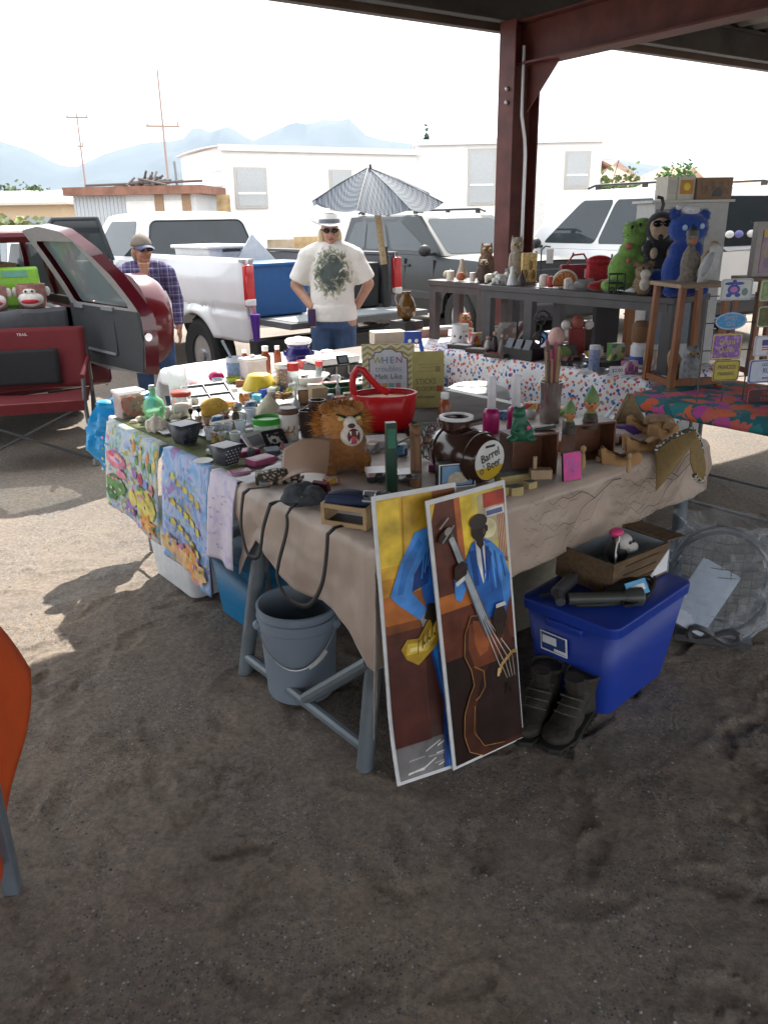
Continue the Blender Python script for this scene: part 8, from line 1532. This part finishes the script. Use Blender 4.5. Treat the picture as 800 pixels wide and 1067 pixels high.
it = B("doll", "bald pink baby doll's head and shoulders beneath the riser", "doll", 578, 2.98, TZ + .006); g = it.mb(); g.ball((0, 0, 24), (9, 9, 10)); g.ball((3, -7, 22), (4, 3, 4)); it.part("head", g, mat((.6, .36, .32), .5), remesh=.007, sm=2); g = it.mb(); g.lathe([(9, 0), (10, 6), (7, 14), (4, 17)], n=16); it.part("dress", g, mat((.25, .03, .12), .8))
it = B("nutcracker", "red and brown nutcracker figure with white arms behind the doll", "figurine", 599, 3.15, TZ + .006); g = it.mb(); g.box((0, 0, 18), (16, 9, 26)); it.part("body", g, mat((.22, .02, .02), .5), bevel=.006); g = it.mb(); g.ball((0, 0, 36), (7, 6, 8)); it.part("head", g, mat((.25, .07, .05), .6)); g = it.mb(); [g.ball((k * 12, 0, 34), (5, 4, 5), 10) for k in (-1, 1)]; it.part("arm", g, mat((.6, .58, .55), .6)); g = it.mb(); g.box((0, 0, 2), (18, 12, 4)); it.part("base_plate", g, mat((.3, .27, .25), .6))
it = B("clock", "dark box with a green oval picture under the long riser", "box", 583, 2.93, TZ + .006, .3); g = it.mb(); g.box((0, 0, 9), (34, 8, 18), rx=-.2); it.part("body", g, mat((.04, .04, .04), .4), bevel=.004); g = it.mb(); g.lathe([(8, 0), (0, .5)], (0, -5.4, 10), 20, sx=1.2, rx=pi / 2 - .2); it.part("oval_picture", g, mat((.17, .25, .06), .5))
bx("tray", "shallow black tray below the long riser", "tray", 618, 380, (74, 26, 5), mat((.018, .018, .02), .5), R(-20), z=TZ + .006)
jar("bottle", "blue printed bottle standing on the black tray's rim", "bottle", 618, 386, [(5, 0), (5.6, 1), (5.6, 20), (5, 22)], mat((.16, .2, .34), .35, 0, .5, 70), [(5.4, 22), (5.6, 22.5), (5.6, 26), (0, 26.4)], mat((.5, .52, .58), .4), ln="cap", z=TZ + .03)
it = I("price_card", "small white price card in front of the black tray", "card", 642, 391, TZ + .006, .1); g = it.mb(); g.box((0, 0, 5), (16, .6, 9), rx=-.2); it.part("card", g, PAPER); it.text("$2.00", 5, mat((.1, .12, .25), .6), (0, -.9, 5), (pi / 2 - .2, 0, 0))
for k, (px, py, lb) in enumerate(((604, 384, "crumpled silver dish under the blue printed bottle"), (627, 390, "round silver tin next to the price card"), (610, 390, "small white bowl at the star cloth's front edge"))): jar("dish", lb, "dish", px, py, [(4, 0), (6, 1), (8, 5), (7, 5.4), (4, 2), (0, 2)], [STEEL, STEEL, WHITE][k], n=14, z=TZ + .006)
it = B("jar", "white jar with blue label and brown wooden top by the riser leg", "jar", 664, 3.15, TZ + .006); g = it.mb(); g.lathe([(8, 0), (9, 1), (9, 22), (6, 26)], n=20); it.part("body", g, mat((.6, .62, .64), .4)); g = it.mb(); g.lathe([(9.1, 4), (9.3, 4), (9.3, 12), (9.1, 12)], n=20); it.part("label_band", g, mat((.04, .1, .35), .4)); g = it.mb(); g.lathe([(8, 26), (9, 28), (9.4, 42), (6, 47), (0, 48)], n=20); it.part("top", g, mat((.16, .08, .04), .5))
for px, w, h, m_, lb in ((628, 26, 56, mat((.02, .02, .023), .5), "black upright box in the dark under the long riser"), (652, 8, 62, mat((.25, .1, .035), .5), "orange wooden post standing under the long riser"), (610, 20, 30, mat((.05, .035, .03), .6), "brown black box behind the nutcracker")): it = B("box" if w > 10 else "wooden_post", lb, "box" if w > 10 else "post", px, 3.5, TZ + .006, .2); g = it.mb(); g.box((0, 0, h / 2), (w, 8, h)); it.only(g, m_, bevel=.003)
bx("box", "yellow packet lying under the riser top", "packet", 618, 372, (14, 8, 6), YELLOW, .2, z=TZ + .03)
# black chairs and a brown ornament by the tailgate end
it = Item("amber_vase", "round dark amber glass vase at the far corner by the tailgate", "vase", 0, 0, p=uv(3.05, 3.42, TZ + .14)); g = it.mb(); g.lathe([(4, 0), (9, 5), (10.5, 14), (7, 22), (4, 26), (5, 29), (0, 28)], n=20); it.only(g, mat((.1, .05, .012), .15, 0, .4, 30), smooth=60)
bx("box", "small dark box carrying the amber vase", "box", 0, 0, (1, 1, 1), DGREY) if False else None
g = MB(); g.box((0, 0, .068), (.2, .2, .13)); g.finish("pedestal", mat((.03, .028, .028), .5), None, uv(3.05, 3.42, TZ + .004), TH, bevel=.004, label="small dark box carrying the amber vase", cat="box")
# ---- cabinet behind the plush toys with cartons on top
cp = lp(704, 3.92, 1.4); cp.z = 0; ct = empty("display_cabinet", "tall pale cabinet behind the blue plush with cartons on top", "cabinet", cp, R(6))
g = MB(); g.box((0, 0, .9), (.52, .3, 1.78)); g.finish("case", mat((.42, .43, .43), .5), ct, bevel=.004); g = MB(); g.box((-.07, -.153, 1.3), (.36, .006, .9)); g.finish("door", mat((.13, .16, .2), .3), ct); g = MB(); g.box((0, 0, 1.798), (.58, .34, .016)); g.finish("top", mat((.5, .5, .48), .5), ct)
def onC(name, label, cat, x, d, m, fm, rz=0):
    c, s = cos(R(6)), sin(R(6)); i_ = Item(name, label, cat, 0, 0, p=cp + Vector((x * c, x * s, 1.807)), rz=R(6) + rz); i_.s = 1; g = i_.mb(); g.box((0, 0, d[2] / 2), d); i_.part("carton", g, m, bevel=.003); g = i_.mb(); g.box((0, -d[1] / 2 - .002, d[2] * .55), (d[0] * .75, .003, d[2] * .6)); i_.part("printed_face", g, fm); return i_
onC("carton", "narrow white carton at the cabinet top's near end", "box", -.12, (.1, .12, .15), mat((.62, .6, .52), .6), mat((.5, .5, .45), .5), .3); i_ = onC("carton", "white carton with an orange and yellow square label on the cabinet", "box", -.01, (.12, .12, .15), mat((.58, .56, .5), .6), mat((.5, .22, .03), .5)); g = i_.mb(); g.ball((0, -.066, .085), (.025, .004, .025), 12); i_.part("yellow_disc", g, YELLOW)
i_ = onC("carton", "brown carton with dark pictures on the cabinet", "box", .18, (.25, .17, .14), mat((.24, .16, .1), .7), mat((.2, .13, .085), .6, 0, .5, 30)); g = i_.mb(); g.prism([(-.02, .02), (.05, .02), (.045, .06), (.03, .085), (.0, .06)], -.091, -.088); i_.part("animal_print", g, DGREY)
# ---- wooden stands and little plates on the floral cloth
ORW = wood((.24, .085, .025), .6, 5, .4, (8, 8, 1))
def stand(label, p, rz, w, d, h):
    t = empty("display_stand", label, "stand", p, rz)
    for x in (-w / 2, w / 2):
        for y in (-d / 2, d / 2): g = MB(); g.tube([(x * 1.12, y * 1.05, 0), (x, y, h - .02)], [.024, .022], 4); g.finish("leg", ORW, t, smooth=0)
    g = MB(); g.box((0, 0, h - .008), (w + .07, d + .07, .022)); g.finish("top", mat((.27, .19, .12), .6), t, bevel=.003)
    g = MB(); g.box((0, -d / 2 * 1.05, .03), (w * 1.1, .028, .035)); g.finish("rail", ORW, t); g = MB(); g.box((-w / 2 * 1.1, 0, .03), (.028, d, .035)); g.finish("rail", ORW, t)
sp_ = at(708, 402, TZ + .005); stand("orange brown wooden stand with open sides on the floral cloth", sp_ + Vector((.04, .1, 0)), R(12), .27, .26, .57)
stand("second orange brown wooden stand beyond the hanging plates", sp_ + Vector((.62, .42, 0)), R(12), .24, .22, .57)
it = Item("gourd", "leaning tan wooden bowl inside the first wooden stand", "bowl", 0, 0, p=sp_ + Vector((.0, .1, .01)), rz=.4); g = it.mb(); g.ball((0, 0, 16), (9, 5, 19), 16, ry=-.5); g.ball((-7, -1, 26), (6, 4, 8)); it.only(g, mat((.3, .19, .09), .6, 0, .3, 30), remesh=.005, sm=3)
owl("grey and brown ceramic owl inside the first wooden stand", 716, 42, 19, mat((.2, .21, .23), .5, 0, .4, 50), 2.86, TZ + .006)
def top(label, dx, dy, h, fn): it = Item("statue", label, "statue", 0, 0, p=sp_ + Vector((.04 + dx, .1 + dy, .562))); fn(it, h); return it
def st1(it, h): g = it.mb(); g.lathe([(11, 0), (11, 3), (8, 8), (9, 20), (7, 30), (4, 36)], n=14); g.ball((0, -1, 44), (6, 6, 8)); g.ball((5, -3, 22), (5, 5, 10)); it.part("figure", g, mat((.16, .14, .12), .8, 0, .4, 60, .4), remesh=.005, sm=1); g = it.mb(); g.ball((0, -5, 42), (3.6, 2.6, 4)); it.part("face_patch", g, mat((.3, .12, .08), .7)); g = it.mb(); g.lathe([(6.5, 47), (6, 52), (0, 58)], n=12); it.part("cap", g, DGREY)
top("tall grey stone gnome statue on the first wooden stand", -.02, .02, 60, st1)
def bird(it, h, m1, m2): g = it.mb(); g.ball((0, 0, 18), (9, 8, 17), 14, ry=.35); g.ball((6, 0, 34), (7, 6, 7)); g.tube([(-6, 0, 10), (-10, 0, -6)], [4, 1.5], 8); it.part("body", g, m1, remesh=.005, sm=2); g = it.mb(); g.tube([(12, 0, 34), (17, 0, 32)], [1.6, .3], 8); it.part("beak", g, mat((.15, .1, .05), .5)); g = it.mb(); g.ball((-3, -4, 20), (4, 5, 13), 12, ry=.35); it.part("wing", g, m2)
top("pale grey bird statue beside the stone gnome", .06, -.06, 40, lambda it, h: bird(it, h, mat((.4, .41, .42), .7, 0, .2, 50), mat((.28, .3, .32), .7)))
top("brown and cream bird statue behind the pale bird", .1, .08, 40, lambda it, h: bird(it, h, mat((.36, .26, .16), .7, 0, .2, 50), mat((.13, .075, .045), .7)))
RK = Y0 = 4.12
rk = empty("wire_rack", "thin black wire rack holding small souvenir plates", "rack", (1.86, Y0 + .03, TZ), R(8))
for x in (-.2, -.06, .06, .2, .34): g = MB(); g.tube([(x, .02, 0), (x, .03, .56)], .004, 6); g.finish("upright", DGREY, rk)
for z in (.13, .27, .41, .545): g = MB(); g.tube([(-.2, .028, z), (.34, .028, z)], .003, 6); g.finish("crossbar", DGREY, rk)
def plate(label, x0, x1, y0, y1, base, words, wc, extra=None, oval=False, rot=0, y=Y0):
    a, b_ = atY(x0, y1, y), atY(x1, y0, y); c = (a + b_) / 2; w, h = b_.x - a.x, b_.z - a.z; t = empty("souvenir_plate", label, "plate", c, R(8) + rot, "souvenir plates on the wire rack")
    g = MB(); pts = [(w / 2 * cos(k * pi / 14), h / 2 * sin(k * pi / 14)) for k in range(28)] if oval else rpoly(-w / 2, w / 2, -h / 2, h / 2, (.012, .012)); g.prism(pts, -.002, .002); g.finish("plate", base, t, smooth=0)
    g = MB(); q = [(x * .9, z * .86) for x, z in pts]; n = len(q); g.add([(x * .97, -.0028, z * .95) for x, z in pts] + [(x, -.0028, z) for x, z in q], [(i, (i + 1) % n, (i + 1) % n + n, i + n) for i in range(n)]); g.finish("border", wc, t, smooth=0)
    for k, (s_, z, sz) in enumerate(words): text(s_, sz * h, wc, t, (0, -.0032, z * h), sx=.8)
    if extra: extra(t, w, h)
    return t
def turtle(t, w, h):
    for c, r in (((-.1, 0), (.2, .24)), ((-.25, .28), (.16, .07)), ((.06, .28), (.16, .07)), ((-.24, -.26), (.09, .1)), ((.04, -.26), (.09, .1)), ((-.1, .36), (.07, .1))): g = MB(); g.add([(c[0] * w + r[0] * w * cos(k * pi / 10), -.0034 - .0002 * (r[0] == .2), c[1] * h + r[1] * h * sin(k * pi / 10)) for k in range(20)], [tuple(range(20))]); g.finish("turtle_print", mat((.02, .05, .3), .4), t, smooth=0)
    g = MB(); g.add([(-.1 * w + .12 * w * cos(k * pi / 10), -.0042, .14 * h * sin(k * pi / 10)) for k in range(20)], [tuple(range(20))]); g.finish("shell_print", mat((.4, .15, .4), .4), t, smooth=0)
    g = MB(); g.add([(.26 * w + .1 * w * cos(k * pi / 8), -.0036, -.12 * h + .18 * h * sin(k * pi / 8)) for k in range(16)], [tuple(range(16))]); g.finish("leaf_print", mat((.12, .2, .22), .4), t, smooth=0)
def flagp(t, w, h):
    for k in range(5): g = MB(); g.box((.02 * w, -.0034, .26 * h - k * .11 * h), (.6 * w, .0008, .055 * h)); g.finish("stripe", mat((.45, .05, .05), .5), t)
    g = MB(); g.box((-.18 * w, -.0042, .17 * h), (.22 * w, .0008, .26 * h)); g.finish("canton", mat((.03, .05, .25), .5), t)
DK = mat((.03, .03, .06), .5)
plate("white souvenir plate with a blue sea turtle, at the rack's top", 748, 786, 290, 313, mat((.5, .53, .52), .4), [], mat((.3, .38, .42), .4), turtle)
plate("glittery blue oval souvenir plate below the turtle plate", 742, 780, 325, 344, mat((.03, .25, .5), .3, 0, .4, 80), [("SWEET", .16, .32), ("Girls", -.16, .34)], mat((.45, .4, .55), .4), None, True)
plate("purple lace edged souvenir plate with yellow letters", 738, 775, 347, 375, confetti("purple lace", [(.2, .08, .35), (.35, .2, .5), (.12, .05, .22)], 60, .6, (.2, .1, .3), .5), [("Drama", .18, .3), ("Queen", -.12, .3)], mat((.5, .4, .06), .4), None, False)
plate("yellow souvenir plate with dark lettering lowest in the near column", 740, 772, 375, 397, mat((.4, .36, .05), .4), [("PRINCESS", .16, .28), ("PARKING", -.16, .26)], mat((.16, .06, .1), .4))
plate("green scenic souvenir plate cut by the photo's edge at the top", 788, 830, 291, 314, mat((.2, .28, .12), .5, 0, .5, 40), [], mat((.45, .44, .38), .4))
plate("dark green framed souvenir plate with a red pepper", 785, 828, 318, 341, mat((.08, .1, .03), .5, 0, .5, 40), [], mat((.4, .38, .33), .4), lambda t, w, h: [MB().box((0, -.0036, .1 * h), (.5 * w, .0008, .2 * h), ry=.2).finish("pepper_print", mat((.35, .03, .02), .4), t)])
plate("white souvenir plate with a stars and stripes flag", 782, 826, 349, 371, mat((.55, .56, .6), .4), [("AMERICA", -.36, .16)], mat((.35, .35, .45), .4), flagp)
plate("blue edged white souvenir plate with bold dark letters", 776, 824, 374, 399, mat((.45, .5, .6), .4), [("OLD GUYS", .28, .18), ("RULE", .02, .3), ("everyday", -.28, .18)], mat((.04, .07, .25), .4))
plate("dark red souvenir plate lowest at the photo's edge", 774, 822, 404, 422, mat((.06, .02, .022), .4), [("TEXAS", .2, .3), ("TOUGH", -.15, .3)], mat((.35, .06, .07), .4))
it = Item("picture", "framed display box with yellow and violet print beside the bird statues", "framed picture", 0, 0, p=sp_ + Vector((.6, .42, .576)), rz=R(10)); g = it.mb(); g.box((0, 0, 26), (38, 8, 54)); it.part("frame", g, mat((.3, .28, .27), .5), bevel=.003); g = it.mb(); g.box((2, -4.2, 24), (28, .6, 42)); it.part("print", g, confetti("display print", [(.25, .15, .3), (.3, .22, .16), (.18, .12, .22), (.35, .28, .2)], 20, .6, (.25, .18, .2), .4)); g = it.mb(); g.box((2, -4.6, 42), (26, .6, 8)); it.part("title_band", g, mat((.5, .33, .05), .4))

# ---- more small goods crowding the tables
PK = [pack(c, sc) for c, sc in ((((.6, .05, .05), (.65, .62, .55), (.7, .4, .05)), 26), (((.03, .12, .35), (.6, .62, .65), (.1, .3, .5)), 30), (((.03, .03, .035), (.3, .05, .06), (.5, .5, .48)), 34), (((.62, .6, .55), (.5, .3, .2), (.3, .3, .32)), 28), (((.1, .25, .08), (.6, .55, .2), (.5, .5, .45)), 30), (((.45, .08, .25), (.62, .5, .55), (.2, .08, .25)), 30))]
small = (
 (186, 444, 14, 9, 6, 3, "cream printed box wedged behind the plain dark planter"), (201, 448, 11, 8, 7, 0, "tiny red printed box behind the plain dark planter's corner"), (228, 441, 12, 9, 8, 1, "blue printed box between the wooden figures"), (222, 473, 13, 9, 5, 4, "green and gold printed tin in front of the straw figure"),
 (254, 462, 12, 9, 7, 5, "rose printed box beside the frosted glass cup"), (270, 446, 12, 8, 12, 2, "dark printed carton behind the green lidded tub"), (241, 424, 13, 9, 6, 0, "red and cream printed packet before the framed panel"), (262, 428, 12, 8, 10, 1, "blue printed carton beside the squirrel figure"),
 (286, 412, 12, 9, 9, 4, "green printed carton behind the wrapped bundle"), (300, 396, 11, 9, 8, 5, "purple printed packet behind the sweets jar's lid"), (318, 396, 14, 9, 6, 2, "black printed case beside the white oval bowl"), (328, 407, 15, 9, 7, 3, "cream printed carton before the white oval bowl"),
 (306, 443, 11, 8, 12, 0, "red printed carton squeezed behind the horse canister"), (341, 421, 14, 9, 10, 1, "blue printed carton above the lion's mane"), (366, 416, 16, 10, 7, 4, "green printed box by the red basket's handle foot"), (383, 402, 16, 10, 8, 2, "black printed case under the chevron sign's lower edge"),
 (388, 470, 17, 11, 9, 3, "cream printed box between the lion and the dvd cases"), (416, 474, 15, 10, 12, 1, "blue printed box behind the dark green upright box"), (440, 462, 15, 10, 10, 0, "red printed box below the olive gold sign"), (452, 490, 15, 9, 8, 5, "purple printed box at the jewellery rack's foot"),
 (470, 462, 16, 10, 9, 2, "dark printed box behind the barrel's neck"), (520, 476, 14, 9, 12, 3, "cream printed carton between barrel and dark wooden box"), (526, 436, 14, 10, 8, 1, "blue printed carton behind the nearer pink bottle"), (553, 428, 15, 10, 9, 0, "red printed carton behind the green statue's head"),
 (588, 432, 16, 10, 8, 4, "green printed carton beyond the shorter elf"), (640, 462, 15, 9, 9, 2, "dark printed carton beside the folded teal cloth"), (345, 503, 15, 10, 5, 0, "red printed wallet like packet by the lion's foot"), (310, 500, 14, 9, 4, 2, "dark printed packet under the tan leather sheet's corner"), (277, 505, 13, 8, 4, 3, "cream printed leaflet beside the animal print clutch"))
for k, (px, py, w, d, h, c, lb) in enumerate(small):
    it = I("printed_box", lb, "box", px, py, TZ + .008, TH + ((k * 37) % 11 - 5) * .13); g = it.mb(); g.box((0, 0, h / 2), (w, d, h)); it.only(g, PK[c], bevel=.0015)
for px, py, w, d, h, c, lb in ((470, 418, 26, 16, 10, 2, "dark printed carton low behind the olive gold sign"), (528, 408, 24, 16, 9, 3, "cream printed carton low beyond the pink bottles"), (455, 408, 24, 14, 14, 1, "blue printed carton low by the star cloth"), (545, 420, 24, 18, 7, 4, "green printed carton low beside the silver vase"), (508, 446, 26, 16, 12, 0, "red printed carton low behind the pink bottle")):
    it = I("printed_box", lb, "box", px, py, .465, TH + px % 5 * .1); g = it.mb(); g.box((0, 0, h / 2), (w, d, h)); it.only(g, PK[c], bevel=.002)
for k, (px, u, h, c, lb) in enumerate(((528, 3.3, 22, 3, "cream printed carton standing by the white pillar candle"), (548, 3.3, 26, 2, "dark printed carton behind the iron scrolls"), (572, 3.35, 18, 1, "blue printed carton behind the bald doll"), (620, 3.1, 16, 0, "red printed carton behind the blue printed bottle"), (640, 3.12, 22, 4, "green printed carton beside the orange post"), (655, 2.95, 12, 5, "purple printed packet near the white jar"), (592, 2.92, 8, 2, "dark printed case before the green oval box"), (676, 3.1, 20, 3, "cream printed carton at the riser's near leg"), (497, 3.05, 14, 0, "red printed carton behind the white mug"))):
    it = B("printed_box", lb, "box", px, u, TZ + .008, TH + (k % 4 - 2) * .2); g = it.mb(); g.box((0, 0, h / 2), (16, 9, h)); it.only(g, PK[c], bevel=.002)

# further repeats of the small goods, each set down in its own gap
def again(src, px, py, label, rz=0, k=1.0, z=TZ + .006):
    st = src.split(".")[0]; q = bpy.data.objects[src]
    if q.parent or not q.get("category"): q = [x for x in bpy.data.objects if x.name.split(".")[0] == st and not x.parent and x.get("category")][0]
    o = copy_tree(q); o.location = at(px, py, z); o.rotation_euler = (0, 0, rz); o["label"] = label; o.scale = (k, k, k)
for a in (("figurine.001", 232, 468, "tiny carved figure leaning by the white diamond planter", .4, .8), ("drinking_glass.001", 219, 458, "clear tumbler by the silver foil sheet", 0, .9), ("drinking_glass", 254, 441, "frosted cup between brown doll and wine glass", 0, .8), ("small_pot", 176, 436, "tiny white pot beside the red candle", 0, .8), ("small_pot.002", 233, 424, "tan clay pot behind the orange hat's end", 0, .9), ("candy_jar", 284, 424, "smaller sweets jar beside the wrapped bundle", 0, .6), ("mug", 228, 409, "small printed tin behind the framed panel", 0, .6), ("cup", 273, 440, "turquoise cup at the wrapped bundle's foot", 0, .8), ("cookie_jar", 341, 378, "smaller navy jar peeping beside the white machine", 0, .5), ("bottle.001", 290, 385, "brown bottle beside the navy ceramic jar", 0, .8),
          ("bottle.001", 256, 386, "brown bottle behind the square canister's lid", 0, .7), ("glass_jar", 206, 415, "clear red lidded jar behind the framed panel's corner", 0, .7), ("container", 333, 396, "red lidded container behind the white oval bowl", 0, .7), ("small_pot.004", 262, 475, "dark little pot between the pink boxes and the planter", 0, .7), ("figurine.002", 292, 448, "reddish figure touching the horse canister", .3, .8), ("goblet", 230, 428, "dark goblet at the orange hat's far end", 0, .9), ("stone", 178, 447, "white stone before the garlic ornament's card", 0, 1.0), ("dish", 300, 410, "yellow green dish near the sweets jars", 0, .8), ("spray_bottle", 352, 412, "white nozzle bottle behind the lion's mane", 0, .8), ("pitcher.001", 348, 440, "small dark glass pitcher hugging the lion", 0, .7),
          ("small_pot.004", 379, 478, "dark mug between the lion and the dvd cases", 0, .9), ("bottle.001", 463, 448, "brown bottle beside the jewellery rack", 0, .9), ("small_pot.008", 500, 470, "grey tin behind the dark barrel", 0, 1.1), ("elf_figurine.001", 634, 470, "little green capped elf beside the tan clogs", -.4, .7), ("candle.002", 584, 470, "small orange candle between the dark boxes", 0, .7), ("doll", 654, 492, "tiny wooden doll in front of the nearest clog", .3, .8), ("wooden_block.001", 552, 508, "small grey topped wooden block alone before the dark box", .5, .8), ("carved_block", 626, 480, "little wooden block beside the second dark box", .4, .6)):
    again(*a)
